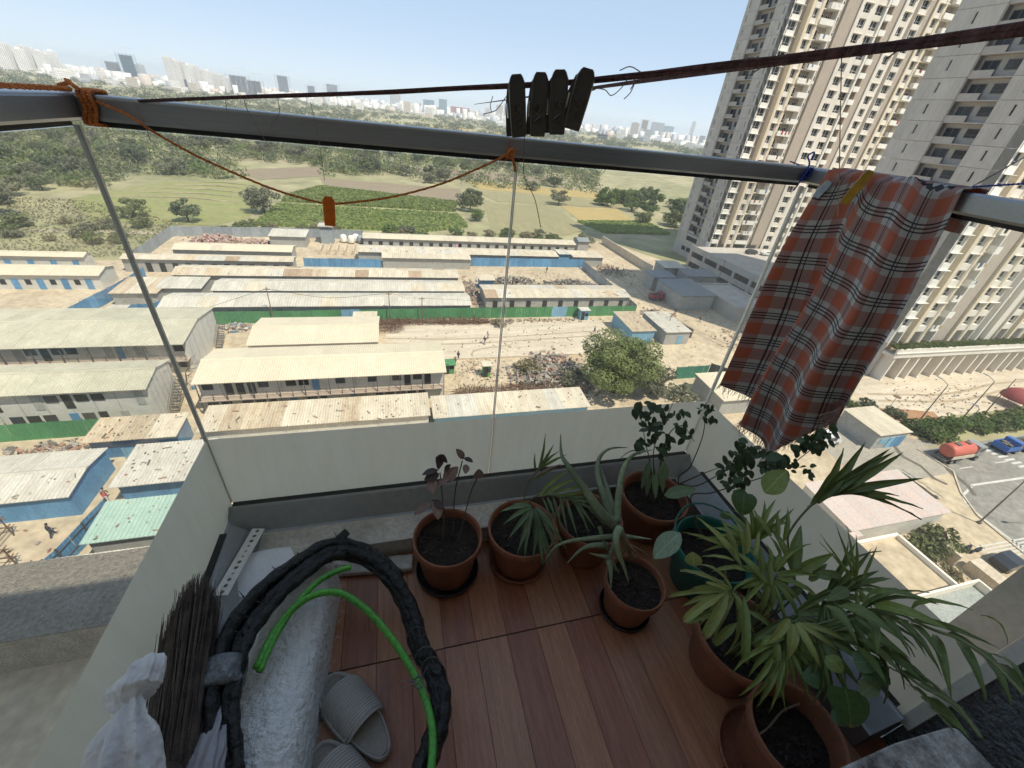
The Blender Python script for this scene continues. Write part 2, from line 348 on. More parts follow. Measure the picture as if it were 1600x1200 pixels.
def facade(root, Y, segs, h0, nf, fh, hfirst):
    """bays along X facing the street: each bay its own prism, windows and balconies set into it"""
    B = {'cream': MB(), 'white': MB(), 'taupe': MB(), 'yel': MB()}
    rec = Y + 1.7; top = GZ + h0 + nf * fh + 1.2; z0 = GZ + hfirst
    for x0, x1, ty in segs:
        wd = x1 - x0; xm = (x0 + x1) / 2
        if ty == 'taupe': B['taupe'].box(x0, x1, Y + .35, rec, z0, top)
        elif ty == 'cream': B['cream'].box(x0, x1, Y, rec, z0, top)
        elif ty == 'yel': B['yel'].box(x0, x1, Y - .12, rec, z0, top)
        elif ty == 'edge': B['white'].box(x0, x1, Y - .35, rec, z0, top)
        elif ty in ('win', 'wwin'):
            c = B['cream' if ty == 'win' else 'white']
            c.box(x0, x0 + .22, Y, rec, z0, top); c.box(x1 - .22, x1, Y, rec, z0, top)
            for k in range(nf):
                z = GZ + h0 + k * fh; c.box(x0 + .22, x1 - .22, Y + .02, rec, z - .35, z + .85)
                win(root, xm, Y + .42, z + .85, wd - .46, fh - 1.22)
                if ty == 'wwin' or k % 3: c.box(x0 + .1, x1 + .45, Y - .42, Y - .003, z + fh - .42, z + fh - .34)
        elif ty in ('small', 'side'):
            B['taupe' if ty == 'side' else 'cream'].box(x0, x1, Y + .9, rec, z0, top)
            for k in range(nf):
                if (k * 7 + int(x0)) % 3 == 0: c_ = MB(); z_ = GZ + h0 + k * fh + .35; c_.box(xm - .4, xm + .4, Y + .45, Y + .85, z_, z_ + .55); part(c_, 'air_conditioner', m_wht, root)
            for k in range(nf): win(root, xm, Y + .78, GZ + h0 + k * fh + 1.0, min(1.1, wd * .62), 1.3)
        elif ty == 'bal':
            for k in range(nf):
                z = GZ + h0 + k * fh; h = wd / 2
                B['white'].box(x0, x1, Y + .05, rec, z - .22, z)
                balcony(root, xm + (.25 * h if k % 2 else -.06 * h), Y + .04, z, wd * (.75 if k % 2 else .94), 1.1 if k % 2 else .55)
                win(root, x0 + wd * .28, rec - .2, z + .1, wd * .38, 2.2)
                fr_ = random.Random(int(x0 * 31 + k * 7 + Y))
                for j in range(fr_.choice([0, 0, 1, 2, 3])):
                    c_ = MB(); xx = x0 + wd * fr_.uniform(.15, .8); c_.box(xx, xx + fr_.uniform(.3, .7), Y - .1 - (1.0 if k % 2 else .45), Y - .06 - (1.0 if k % 2 else .45), z + .6 - fr_.random() * .4, z + 1.2); part(c_, 'laundry', fr_.choice(m_laundry), root)
                if k % 2 == 0: win(root, x0 + wd * .75, rec - .2, z + .9, wd * .3, 1.3)
        elif ty == 'ac':
            for k in range(nf):
                z = GZ + h0 + k * fh; balcony(root, xm, rec, z + .2, wd * .9, 2.1)
    for k_, m_ in (('cream', m_cream), ('white', m_wht), ('taupe', m_taupe), ('yel', m_yel)):
        if B[k_].v: part(B[k_], {'yel': 'pilaster'}.get(k_, k_ + '_bay'), m_, root)
def grey_side(root, X, ya, yr0, yr1, yb, h0, nf, fh, sl, deep, base):
    """precast end wall facing -X: one panel per storey either side of a recess with balcony openings"""
    for (y0, y1, ys) in ((ya, yr0, sl[0]), (yr1, yb, sl[1])):
        mb = MB(); hh = fh - .05; w_ = .42; zc = 1.0; th = 1.5; ym = ys - y0
        mb.box(0, .5, 0, ym - w_ / 2, 0, hh); mb.box(0, .5, ym + w_ / 2, y1 - y0, 0, hh); mb.box(0, .5, ym - w_ / 2, ym + w_ / 2, 0, zc); mb.box(0, .5, ym - w_ / 2, ym + w_ / 2, zc + th, hh)
        me = mb.mesh('wall_panel', m_grey)
        for k in range(nf):
            link('wall_panel', me, root, V((X, y0, GZ + h0 + k * fh)) - rootloc(root))
            win(root, X + .12, ys, GZ + h0 + k * fh + zc, w_, th, -math.pi / 2, 'slit_window', casing=True)
    mb = MB(); mb.box(X + deep, X + deep + .5, yr0 + .004, yr1 - .004, GZ, GZ + h0 + nf * fh)
    for k in range(nf):
        z = GZ + h0 + k * fh; mb.box(X + .25, X + deep - .004, yr0 + .004, yr1 - .004, z - .18, z)
        mb.box(X + .25, X + .37, yr0 + (yr1 - yr0) * .5, yr1 - .006, z + .004, z + .9)
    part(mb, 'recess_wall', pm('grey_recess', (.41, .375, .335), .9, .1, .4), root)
    for k in range(nf):
        z = GZ + h0 + k * fh
        win(root, X + deep - .13, yr0 + (yr1 - yr0) * .76, z + .1, (yr1 - yr0) * .36, 2.2, -math.pi / 2, 'recess_window', dark=True)
        win(root, X + deep - .13, yr0 + (yr1 - yr0) * .26, z + .95, (yr1 - yr0) * .34, 1.35, -math.pi / 2, 'recess_window', grille=True, dark=True)
    mb = MB(); mb.box(X + .02, X + .5, ya, yr0, GZ, GZ + h0 - .02); mb.box(X + .02, X + .5, yr1, yb, GZ, GZ + h0 - .02); mb.box(X + .02, X + .5, yr0, yr1, GZ, GZ + base)
    part(mb, 'plinth_wall', m_grey, root)
T1 = thing('apartment_tower', 'farther apartment tower whose base meets the green grove behind the grey sheds', 'tower', (134, 130, GZ), 'cream and grey apartment towers')
b_ = MB(); b_.box(105.6, 166, 121.52, 138.4, GZ, GZ + 81.9); part(b_, 'core', m_taupe, T1)
facade(T1, 119.8, [(103.3, 106.5, 'wwin'), (109, 109.9, 'yel'), (109.9, 112, 'win'), (112, 112.9, 'yel'), (112.9, 117.8, 'bal'), (117.8, 118.1, 'edge'), (118.1, 120.4, 'side'), (120.4, 124.6, 'taupe'),
  (124.6, 125.6, 'cream'), (125.6, 128.4, 'win'), (128.4, 129.9, 'cream'), (129.9, 133, 'win'), (133, 133.6, 'edge'), (133.7, 136.2, 'ac'), (136.2, 139, 'taupe'), (139, 140, 'cream'), (140, 142.4, 'win'), (142.4, 143.2, 'cream'),
  (144.6, 147.6, 'win'), (148, 150, 'taupe'), (150, 150.8, 'yel'), (150.8, 153, 'win'), (153, 153.8, 'yel'), (153.8, 158.6, 'bal'), (158.6, 159, 'edge'), (162, 166, 'win')], 8.3, 23, 3.2, 5.2)
grey_side(T1, 103.3, 119.82, 126.2, 133.2, 138.5, 8.3, 23, 3.2, (122.6, 137.1), 1.6, 8)
b_ = MB()
for y in (128.5, 131.5): b_.box(103.22, 103.3, y, y + 2.2, GZ + 2.2, GZ + 3.6)
b_.box(103.22, 103.3, 126.6, 132.6, GZ + 5.9, GZ + 7.4); part(b_, 'base_window', m_glass_d, T1)
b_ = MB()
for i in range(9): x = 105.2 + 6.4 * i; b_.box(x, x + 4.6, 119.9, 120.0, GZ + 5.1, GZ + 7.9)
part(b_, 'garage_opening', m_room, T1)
# podium car park in front of the farther tower
pod = thing('parking_podium', 'long grey parking podium with two rows of wide dark openings', 'building', (110, 90, GZ))
b_ = MB(); b_.box(96, 150, 62, 118.9, GZ + 5.7, GZ + 7.0); b_.box(96, 96.4, 62, 118.9, GZ + 2.5, GZ + 4.0); b_.box(96, 96.4, 62, 118.9, GZ - .05, GZ + .75)
b_.box(96, 150, 118.5, 118.9, GZ, GZ + 5.69); b_.box(97.8, 150, 62, 118.4, GZ + 2.5, GZ + 2.8)
part(b_, 'wall', m_grey, pod)
for i in range(9):
    y = 62 + i * 7; c = MB(); c.box(95.94, 96.46, y, y + .9, GZ, GZ + 5.69); part(c, 'column', m_grey, pod)
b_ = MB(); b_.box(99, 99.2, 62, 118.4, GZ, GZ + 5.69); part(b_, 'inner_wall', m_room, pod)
b_ = MB(); b_.box(96, 96.25, 62, 118.9, GZ + 7.0, GZ + 7.5); part(b_, 'parapet', m_grey, pod)
T2 = thing('apartment_tower', 'nearer apartment tower rising over the plaza at the right with columns at its foot', 'tower', (116, 60, GZ), 'cream and grey apartment towers')
b_ = MB(); b_.box(95.6, 140, 51.72, 70, GZ + 5.2, GZ + 98); part(b_, 'core', m_taupe, T2)
facade(T2, 50.0, [(93.3, 95.9, 'wwin'), (97.6, 98.6, 'yel'), (98.6, 101.2, 'win'), (101.2, 101.9, 'yel'), (101.9, 104.1, 'bal'), (104.1, 104.35, 'edge'), (104.4, 109.6, 'taupe'), (109.6, 110.4, 'yel'), (110.4, 113, 'win'), (113, 113.7, 'yel'),
  (113.7, 116.2, 'win'), (117.6, 118, 'edge'), (118, 121.2, 'small'), (121.2, 123, 'cream'), (124.2, 127, 'win'), (128.5, 129.3, 'yel'), (129.3, 132, 'win'), (132, 132.8, 'yel'), (132.8, 137, 'bal'), (137, 140, 'win')], 10.2, 28, 3.08, 7.5)
grey_side(T2, 93.3, 50.02, 56.4, 62.8, 70, 10.2, 28, 3.08, (53.8, 66.6), 1.5, 10)
b_ = MB(); b_.box(93.2, 142, 47.6, 49.9, GZ + 5.4, GZ + 6.0); b_.box(93.2, 142, 47.6, 47.9, GZ + 6.0, GZ + 7.3); b_.box(93.2, 142, 47.4, 47.6, GZ + 6.4, GZ + 6.55); part(b_, 'planter_beam', m_cream, T2)
for i in range(14):
    x = 94.3 + i * 3.4 + (0.6 if i % 3 == 1 else 0); c = MB(); c.box(x, x + .45, 47.9, 50.5, GZ, GZ + 5.39); c.box(x - .1, x + .55, 47.8, 50.6, GZ, GZ + .3)
    part(c, 'column', m_cream, T2)
b_ = MB(); b_.box(94, 142, 52.6, 53, GZ, GZ + 5.39); part(b_, 'ground_floor_wall', m_cream, T2)
b_ = MB(); b_.box(94, 142, 51.5, 52.5, GZ + 3.6, GZ + 5.3)
part(b_, 'soffit_band', m_taupe, T2)
# ================================================================== CONSTRUCTION CAMP: sheds, fences
m_roofs = [pm('roof_sheet_pale', (.64, .57, .44), .8, .13, .6, (.50, .42, .31), rnd=.06, streak=(1.6, .35, 1)), pm('roof_sheet_grey', (.60, .565, .48), .75, .15, .7, (.47, .425, .35), rnd=.08, streak=(1.6, .35, 1)), pm('roof_sheet_tan', (.57, .475, .34), .85, .2, .7, (.42, .32, .21), rnd=.1, streak=(1.6, .35, 1)), pm('roof_sheet_rusty', (.44, .33, .23), .9, .25, .7, (.35, .24, .15), rnd=.1)]
m_rcream = pm('roof_sheet_cream', (.66, .58, .43), .8, .07, .4, (.60, .52, .38), rnd=.03)
m_ryel = pm('roof_sheet_weathered', (.52, .485, .37), .85, .12, .5, (.43, .40, .30), rnd=.05)
m_rgreen = pm('roof_sheet_green', (.40, .53, .44), .8, .12, .9, (.33, .46, .38), rnd=.04)
m_rpink = pm('roof_sheet_pink', (.62, .47, .40), .85, .12, .6, (.56, .50, .46), rnd=.04)
m_rdark = pm('roof_sheet_slate', (.26, .275, .28), .7, .12, .6, rnd=.05)
m_wallw = pm('shed_wall_white', (.62, .60, .54), .85, .15, .8)
m_wallg = pm('shed_wall_grey', (.40, .40, .38), .85, .2, .8, (.33, .32, .29))
m_blue = pm('blue_sheet', (.12, .30, .50), .6, .2, .9, (.085, .215, .38), rnd=.12, streak=(1, 1, .25))
m_lblue = pm('light_blue_sheet', (.20, .40, .54), .6, .18, 1.2, rnd=.1)
m_green = pm('green_sheet', (.085, .27, .11), .65, .2, 1.0, (.065, .21, .085), rnd=.1)
m_fgrey = pm('grey_sheet', (.33, .36, .38), .6, .2, 1.0, (.26, .29, .31), rnd=.12)
m_dark = pm('dark_opening', (.035, .033, .03), .9, .3, 2)
m_steel = pm('dull_steel', (.22, .21, .20), .5, .3, 3, metal=.6)
m_rust = pm('rusty_steel', (.20, .12, .075), .85, .3, 3)
m_teal = pm('tarp_green', (.05, .22, .15), .7, .2, 2)
SHEET = {}
def corr_sheet(wd, dy, dz, pitch, amp, mats):
    """corrugated sheet wd wide running dy forward and dz up; slab of real thickness"""
    key = (round(wd, 2), round(dy, 2), round(dz, 2), pitch, amp, mats.name)
    if key not in SHEET:
        n = max(2, int(round(wd / pitch))) * 2; mb = MB(); L = math.hypot(dy, dz); ny, nz = -dz / L, dy / L
        if nz < 0: ny, nz = -ny, -nz
        top = []; bot = []
        for i in range(n + 1):
            x = wd * i / n; a = amp if i % 2 else 0
            for j in (0, 1): mb.v.append((x, dy * j + ny * a, dz * j + nz * a))
        for i in range(n): mb.f.append((2 * i, 2 * i + 2, 2 * i + 3, 2 * i + 1)); mb.m.append(0)
        o = len(mb.v)
        for i in (0, n):
            for j in (0, 1): mb.v.append((wd * i / n, dy * j - ny * .05, dz * j - nz * .05))
        mb.f += [(o, o + 1, o + 3, o + 2)]; mb.m += [0]
        SHEET[key] = mb.mesh('roof_sheet', mats)
    return SHEET[key]
def roof(root, x0, x1, y0, y1, h, ridge, mats, sw=2.6, pitch=.34, amp=.045, split=.5, rough=.0):
    """gable (ridge>0) or single pitch (ridge = rise to the back)"""
    n = max(1, int(round((x1 - x0) / sw))); w_ = (x1 - x0) / n; r = rootloc(root)
    slopes = []
    if split:
        ym = y0 + (y1 - y0) * split
        slopes = [(y0, ym - y0, h, ridge), (y1, ym - y1, h, ridge)]
    else: slopes = [(y0, y1 - y0, h, ridge)]
    rr = random.Random(int(x0 * 7 + y0 * 13))
    for (ys, dy, hh, dz) in slopes:
        for i in range(n):
            mt = mats[0] if rr.random() > rough else rr.choice(mats)
            o = link('roof_sheet', corr_sheet(w_, dy, dz, pitch, amp, mt), root, V((x0 + i * w_, ys, GZ + hh + (.012 if i % 2 else 0))) - r)
    if split:
        mb = MB(); ym = y0 + (y1 - y0) * split; z = GZ + h + ridge
        mb.add([(x0, ym - .3, z - .02), (x1, ym - .3, z - .02), (x1, ym, z + .10), (x0, ym, z + .10), (x1, ym + .3, z - .02), (x0, ym + .3, z - .02)], [(0, 1, 2, 3), (3, 2, 4, 5), (1, 0, 5, 4)])
        part(mb, 'ridge_cap', mats[0], root)
def opening(root, name, mat, x, y, z, wd, ht, dp=.07):
    c = MB(); c.box(x - wd / 2, x + wd / 2, y - dp, y + .02, GZ + z, GZ + z + ht, 0); return part(c, name, mat, root)
def shed(name, label, x0, x1, y0, y1, h=3, ridge=.7, mats=None, wall=None, over=.5, split=.5, rough=0, doors=(), wins=(), sw=2.6, pitch=.34, amp=.045, group=None, cat='shed', ends=True):
    root = thing(name, label, cat, ((x0 + x1) / 2, (y0 + y1) / 2, GZ), group)
    mats = mats or m_roofs; wall = wall or m_wallg
    wx0, wx1, wy0, wy1 = x0 + .25, x1 - .25, y0 + over, y1 - over * .6; hb = h + ridge * (over / max(.1, (y1 - y0) * (split or 1)))
    mb = MB(); t = .12; lo, hi = GZ, GZ + hb - .06
    mb.box(wx0, wx1, wy0, wy0 + t, lo, hi); mb.box(wx0, wx1, wy1 - t, wy1, lo, hi if split else hi + ridge * .85)
    for xx in (wx0, wx1 - t):
        if split: P = [(wy0 + t + .002, hi), ((y0 + (y1 - y0) * split), GZ + h + ridge - .08), (wy1 - t - .002, hi)]
        else: P = [(wy0 + t + .002, hi), (wy1 - t - .002, hi + ridge * .85)]
        P = [(wy0 + t + .002, lo)] + P + [(wy1 - t - .002, lo)]; n = len(P)
        mb.add([(xx, y, z) for y, z in P] + [(xx + t, y, z) for y, z in P], [tuple(range(n)), tuple(range(2 * n - 1, n - 1, -1))] + [(i, n + i, n + (i + 1) % n, (i + 1) % n) for i in range(n)])
    part(mb, 'wall', wall, root)
    roof(root, x0, x1, y0, y1, h, ridge, mats, sw, pitch, amp, split, rough)
    for x, m_ in doors: opening(root, 'door', m_, x, wy0, .05, 1.1, 2.05)
    for x, m_, *s in wins: opening(root, 'window', m_, x, wy0, 1.0, (s or [1.3])[0], 1.0)
    return root
def cabin2(name, label, x0, x1, y0, y1, mats, gal=True, wall=None, upper_dark=False, winx=None):
    """two-storey site cabin with an outside gallery along the front"""
    root = thing(name, label, 'cabin', ((x0 + x1) / 2, (y0 + y1) / 2, GZ)); h = 5.5; wall = wall or m_wallw
    fy = y0 + (1.25 if gal else .75); mb = MB()
    mb.box(x0 + .2, x1 - .2, fy, fy + .12, GZ, GZ + h); mb.box(x0 + .2, x1 - .2, y1 - .5, y1 - .38, GZ, GZ + h)
    for xx in (x0 + .2, x1 - .32):
        P = [(fy + .122, GZ), (fy + .122, GZ + h + .1), ((y0 + y1) / 2, GZ + h + .85), (y1 - .502, GZ + h), (y1 - .502, GZ)]; n = 5
        mb.add([(xx, y, z) for y, z in P] + [(xx + .12, y, z) for y, z in P], [tuple(range(n)), tuple(range(2 * n - 1, n - 1, -1))] + [(i, n + i, n + (i + 1) % n, (i + 1) % n) for i in range(n)])
    part(mb, 'wall', wall, root)
    # visible panel joints on the gable end and front
    mb = MB()
    for i in range(6): y = fy + (y1 - fy - .5) * (i + .5) / 6; mb.box(x1 - .2, x1 - .17, y - .03, y + .03, GZ, GZ + h)
    n = int((x1 - x0) / 2.4)
    for i in range(n): x = x0 + .3 + i * 2.4; mb.box(x - .04, x + .04, fy - .03, fy, GZ, GZ + h)
    part(mb, 'panel_joint', m_wallg, root)
    roof(root, x0, x1, y0, y1, h, .95, mats, 2.4, .3, .05)
    rr = random.Random(int(x0 * 3 + y0)); n = int((x1 - x0 - 1) / 1.25)
    for lv in (0, 2.75):
        i = 0; x = x0 + 1.2
        while x < x1 - 1.2:
            k = rr.random()
            if k < .38: opening(root, 'window', rr.choice([m_glass_d, m_dark, m_room]), x, fy, lv + 1.05, 1.25, 1.0); x += 1.6
            elif k < .62: opening(root, 'door', rr.choice([m_dark, m_wallg, m_blue, m_dark]), x - .1, fy, lv + .12, .9, 2.0); x += 1.35
            else: x += .9
    if gal:
        mb = MB(); mb.box(x0 + .2, x1 - .2, y0 + .12, fy, GZ + 2.58, GZ + 2.72); part(mb, 'gallery_floor', pm('gallery_plank', (.50, .40, .32), .9, .2, 2), root)
        mb = MB(); np_ = int((x1 - x0) / 1.6)
        for i in range(np_ + 1):
            x = x0 + .35 + (x1 - x0 - .7) * i / np_; mb.box(x - .04, x + .04, y0 + .14, y0 + .22, GZ + 2.72, GZ + 3.75)
            if i % 2 == 0: mb.box(x - .05, x + .05, y0 + .24, y0 + .34, GZ, GZ + h - .1)
        for z in (3.2, 3.72): mb.box(x0 + .3, x1 - .3, y0 + .16, y0 + .2, GZ + z, GZ + z + .05)
        part(mb, 'railing', m_steel, root)
    return root
# ---- near two-storey cabins
cabin2('site_cabin', 'long cream two storey cabin with open gallery in the middle of the camp', -25.4, 6.9, 50.2, 59.6, [m_rcream])
cabin2('site_cabin', 'weathered two storey cabin with a bare tree against its lit white gable', -74, -29.9, 61.2, 74.6, [m_ryel])
cabin2('site_cabin', 'weathered two storey cabin behind the nearer green fence at the left edge', -70, -29.9, 49.6, 56.9, [m_ryel], gal=False)
# outside stairs at the cabin ends
for lab, x, ya, yb in (('steep outside stair at the gable of the weathered cabin by the bare tree', -29.2, 70, 74), ('steep outside stair at the gable of the weathered cabin behind the nearer green fence', -29.2, 51.5, 55.5)):
    st = thing('outside_stair', lab, 'stair', (x, ya, GZ))
    for i in range(11):
        c = MB(); c.box(x - .45, x + .45, ya + (yb - ya) * i / 11, ya + (yb - ya) * (i + .7) / 11, GZ + .25 * i + .15, GZ + .25 * i + .2); part(c, 'tread', m_steel, st)
    c = MB()
    for s in (-.5, .5): c.tube([(x + s, ya, GZ + .1), (x + s, yb, GZ + 2.9)], .05, 4); c.tube([(x + s, ya, GZ + 1.0), (x + s, yb, GZ + 3.8)], .03, 4)
    part(c, 'stringer', m_steel, st)
shed('low_shed', 'curved cream roofed shed tucked behind the long cream cabin', -23.4, -3.0, 65.0, 75.6, 3.0, .9, [m_rcream], m_wallw, pitch=.3)
shed('lean_to', 'small flat pale lean-to between the curved cream shed and the green fence', -8.0, -3.5, 76, 78.5, 2.6, .15, [m_roofs[0]], split=0, over=.2)
# ---- far-left cabins with blue doors
shed('blue_door_cabin', 'white row cabin with faded blue doors, farther of the two at the left edge', -96, -65, 108, 111.8, 3, .5, [m_rcream], m_wallw, doors=[(-67 - 3.9 * i, m_blue) for i in range(7)], pitch=.5)
shed('blue_door_cabin', 'white row cabin with bright blue doors, nearer of the two at the left edge', -92, -57, 96.5, 103, 3, .8, [m_rcream], m_wallw, doors=[(-59.3 - 3.9 * i, m_blue) for i in range(8)], wins=[(-61.2 - 3.9 * i, m_dark, .9) for i in range(8)], pitch=.5)
# ---- long dormitory sheds in the middle
far = dict(pitch=.5, amp=.05, rough=.35, sw=3)
shed('long_shed', 'long patchy roofed shed with rusty sheets, rearmost of the three before the green fence', -45.2, 15.5, 97.4, 104.2, 3, .7, m_roofs, **far)
shed('long_shed', 'long pale roofed shed, middle one of the three before the green fence', -35.3, 15.6, 88.6, 95.7, 3, .7, [m_roofs[1], m_roofs[0], m_roofs[0]], **far)
shed('long_shed', 'long grey roofed shed standing right behind the green fence', -41.2, 15.8, 80.5, 87.6, 3, .7, [m_roofs[1], m_roofs[0], m_roofs[1]], doors=[(-38 + 4.1 * i, m_dark) for i in range(13)], **far)
shed('low_shed', 'short low pale shed at the left end of the three long sheds', -45.6, -37.5, 90.6, 96.6, 2.7, .3, [m_roofs[1]], split=0, pitch=.5)
shed('low_shed', 'low tan shed beside the tall blue fence at the left', -52, -44.2, 88.2, 96.5, 2.6, .3, [m_roofs[2], m_roofs[0]], split=0, pitch=.5, rough=.4)
shed('long_shed', 'narrow stained shed with a row of dark openings, behind the rusty roofed shed', -58.4, -23.4, 107.4, 112, 3, .5, m_roofs, doors=[(-56 + 2.6 * i, m_dark) for i in range(13)], **far)
shed('long_shed', 'pale shed inside the grey fence in front of the pink rubble heap', -51.5, -25, 115.2, 121.6, 3, .6, [m_rcream, m_roofs[0]], m_wallg, pitch=.5, rough=.2)
shed('low_shed', 'small white roofed shed by the rear grey fence left of the tank stand', -33.6, -23.8, 129.7, 136.4, 3, .5, [m_roofs[1]], pitch=.5, split=0)
shed('long_shed', 'rearmost long shed along the edge of the fields with many dark doors', -8.7, 60, 130.8, 137.4, 3, .6, [m_roofs[0], m_rcream], doors=[(-6.5 + 3 * i, m_dark) for i in range(22)], wins=[(20, pm('pink_cloth', (.62, .38, .42), .9, .1, 3), 1.6)], pitch=.5, rough=.3)
shed('long_shed', 'long speckled pale shed behind the bright blue fence', -9.4, 48.8, 117, 124, 3, .5, [m_roofs[0], m_roofs[1]], **far)
shed('low_shed', 'narrow grey fronted shed left of the bright blue fence', -3, 21, 112.6, 116.2, 2.9, .4, [m_roofs[0]], split=0, pitch=.5)
shed('low_shed', 'small pale shed at the right end of the speckled shed', 53.5, 64, 117, 123, 3, .4, [m_roofs[0]], split=0, pitch=.5)
shed('low_shed', 'little blue walled booth at the end of the bright blue fence', 49.2, 53.2, 118.4, 123, 3.4, .2, [m_roofs[1]], m_lblue, split=0, pitch=.5)
shed('low_shed', 'small grey hut with a pitched roof at the corner of the rear long shed', 61.5, 66, 133, 138.5, 3.6, .8, [m_rdark], m_wallg, pitch=.5)
shed('long_shed', 'rust streaked shed standing behind the right half of the green fence', 19.6, 56.4, 84.6, 93, 3, .5, m_roofs, m_wallg, doors=[(22 + 4 * i, m_dark) for i in range(9)], **far)
shed('low_shed', 'tiny blue hut in the sandy yard among rubble', 20.5, 24.6, 97, 100.5, 2.6, .2, [m_roofs[0]], m_blue, split=0)
shed('low_shed', 'pale roofed workshop with a blue front beside the big tree', 46.9, 52.7, 66.4, 75.9, 3, .3, [m_roofs[2], m_roofs[0]], m_lblue, split=0, rough=.3, over=.3)
shed('low_shed', 'white roofed workshop with a blue door right of the blue fronted one', 54.4, 60.8, 65.5, 75.8, 3, .2, [m_roofs[1]], m_wallg, split=0, over=.3, doors=[(58.3, m_lblue)])
# grey sheds under the farther tower
for lab, a in (('white roofed grey shed, rearmost in the cluster under the tower', (76, 83.5, 102, 108.2, 5, m_roofs[1])), ('slate roofed shed against the podium wall', (80, 90.5, 96, 102, 4.6, m_rdark)),
               ('low slate roofed shed left of the podium wall', (69.5, 77, 96.5, 101.8, 4, m_rdark)), ('wide slate roofed canopy nearest the shaded yard', (69.3, 80, 83, 95, 4, m_rdark))):
    shed('site_shed', lab, *a[:4], a[4], .3, [a[5]], m_wallg, split=0, over=.6, pitch=.6)
c = thing('flat_store', 'flat roofed grey store with a low rim in front of the podium', 'shed', (86, 84, GZ))
b_ = MB(); b_.box(81, 91.5, 76.5, 93, GZ, GZ + 3.4); part(b_, 'wall', m_grey, c)
b_ = MB(); b_.box(80.8, 91.7, 76.3, 76.7, GZ + 3.4, GZ + 3.8); b_.box(80.8, 91.7, 92.8, 93.2, GZ + 3.4, GZ + 3.8); b_.box(80.8, 81.2, 76.7, 92.8, GZ + 3.4, GZ + 3.8); b_.box(91.3, 91.7, 76.7, 92.8, GZ + 3.4, GZ + 3.8); part(b_, 'parapet', m_grey, c)
# ---- near sheds at the foot of the picture
shed('low_shed', 'long patched shed running in front of the cream cabin, left sheet roof half', -23.5, 4.0, 43.6, 48.6, 2.9, .35, [m_roofs[0], m_roofs[2]], m_wallw, split=0, rough=.45, sw=2.2)
shed('low_shed', 'spotted pale shed with blue panels below the big tree', 4.3, 27.5, 43.0, 47.8, 2.8, .35, [m_roofs[0], m_roofs[1]], m_lblue, split=0, rough=.3, sw=2.2)
shed('low_shed', 'stained roofed blue shed just inside the nearer green fence', -34.3, -25.2, 43.1, 47.4, 3, .25, [m_roofs[2], m_roofs[0], m_roofs[2]], m_blue, split=0, rough=.5, over=.7)
shed('low_shed', 'broad pale roofed shed with bright blue side wall at the left edge', -46, -31.2, 34.9, 42.0, 3, .5, [m_roofs[1], m_roofs[0], m_roofs[0]], m_blue, over=.4, rough=.3)
shed('low_shed', 'spotted white roofed blue shed beside the frosted left panel', -28.4, -20.5, 35.6, 41.8, 3, .3, [m_roofs[1], m_roofs[2]], m_blue, split=0, over=.8, rough=.3)
shed('low_shed', 'pale green roofed shed half in the shadow of the block', -27.5, -20, 28.9, 33.5, 3, .3, [m_rgreen], m_wallg, split=0, over=.5)
shed('low_shed', 'low ribbed grey shed in full shade below the green roof', -29, -20, 24.6, 28.2, 2.3, .2, [m_roofs[1]], m_wallg, split=0)
c = thing('rough_block', 'rough grey concrete block with a pebbled top in the bottom left shade', 'building', (-26, 23, GZ))
m_peb = pm('pebbled_concrete', (.66, .58, .47), .95, .45, 3, (.36, .31, .25), 1.2, 9)
b_ = MB(); b_.grid(lambda u, v: (-33 + 14 * u, 20.3 + 6.6 * v, GZ + 4 + .1 * math.sin(9 * u + 5 * v) * math.sin(7 * v)), 30, 16); part(b_, 'roof', m_peb, c)
b_ = MB(); b_.box(-33, -19, 20.35, 26.8, GZ, GZ + 3.85); part(b_, 'wall', pm('dark_render', (.50, .43, .34), .95, .4, .8, (.33, .28, .22)), c)
# ---- right-hand bottom corner
shed('low_shed', 'ribbed pink stained shed behind the lone palm frond', 47.2, 63, 16.8, 23.6, 3.5, .35, [m_rpink, m_rpink, m_roofs[1]], m_wallw, split=0, rough=.35, over=.3, sw=1.6)
shed('low_shed', 'pale roofed kiosk with blue shutters at the end of the hedge', 69.6, 76.4, 30.4, 37, 3, .2, [m_roofs[0]], m_wallg, split=0, over=.3, doors=[(73.2, m_lblue), (74.4, m_blue), (75.4, m_blue)], wins=[(71.6, m_lblue, 1.6)])
shed('low_shed', 'cream roofed store below the hanging cloth', 50, 60, 41.5, 49.5, 3, .3, [m_rcream], m_wallg, split=0, over=.4)
c = thing('terrace_house', 'bright sandy flat terrace with a white parapet beside the right panel', 'building', (49.5, 12.5, GZ))
b_ = MB(); b_.box(44, 52.2, 9.7, 15.4, GZ, GZ + 3.1); part(b_, 'roof', m_sand, c)
b_ = MB(); b_.box(44, 52.4, 15.4, 15.7, GZ, GZ + 3.6); b_.box(52.2, 52.5, 9.4, 15.4, GZ, GZ + 3.6); part(b_, 'parapet', m_white, c)
b_ = MB(); b_.box(46, 47.4, 15.9, 16.5, GZ + 3, GZ + 4); part(b_, 'roof_box', m_rpink, c)
c = thing('shaded_store', 'grey walled yard in shade with a thin white rim at the bottom right', 'building', (50, 6, GZ))
b_ = MB(); b_.box(40, 54.6, 2, 9.3, GZ, GZ + 3.2); part(b_, 'roof', pm('mottled_grey', (.36, .37, .355), .9, .2, .6, (.30, .33, .30)), c)  # roof mottled in two close greys
b_ = MB(); b_.box(40, 54.8, 9.3, 9.5, GZ, GZ + 4); b_.box(54.6, 54.8, 2, 9.3, GZ, GZ + 4); part(b_, 'parapet', m_white, c)
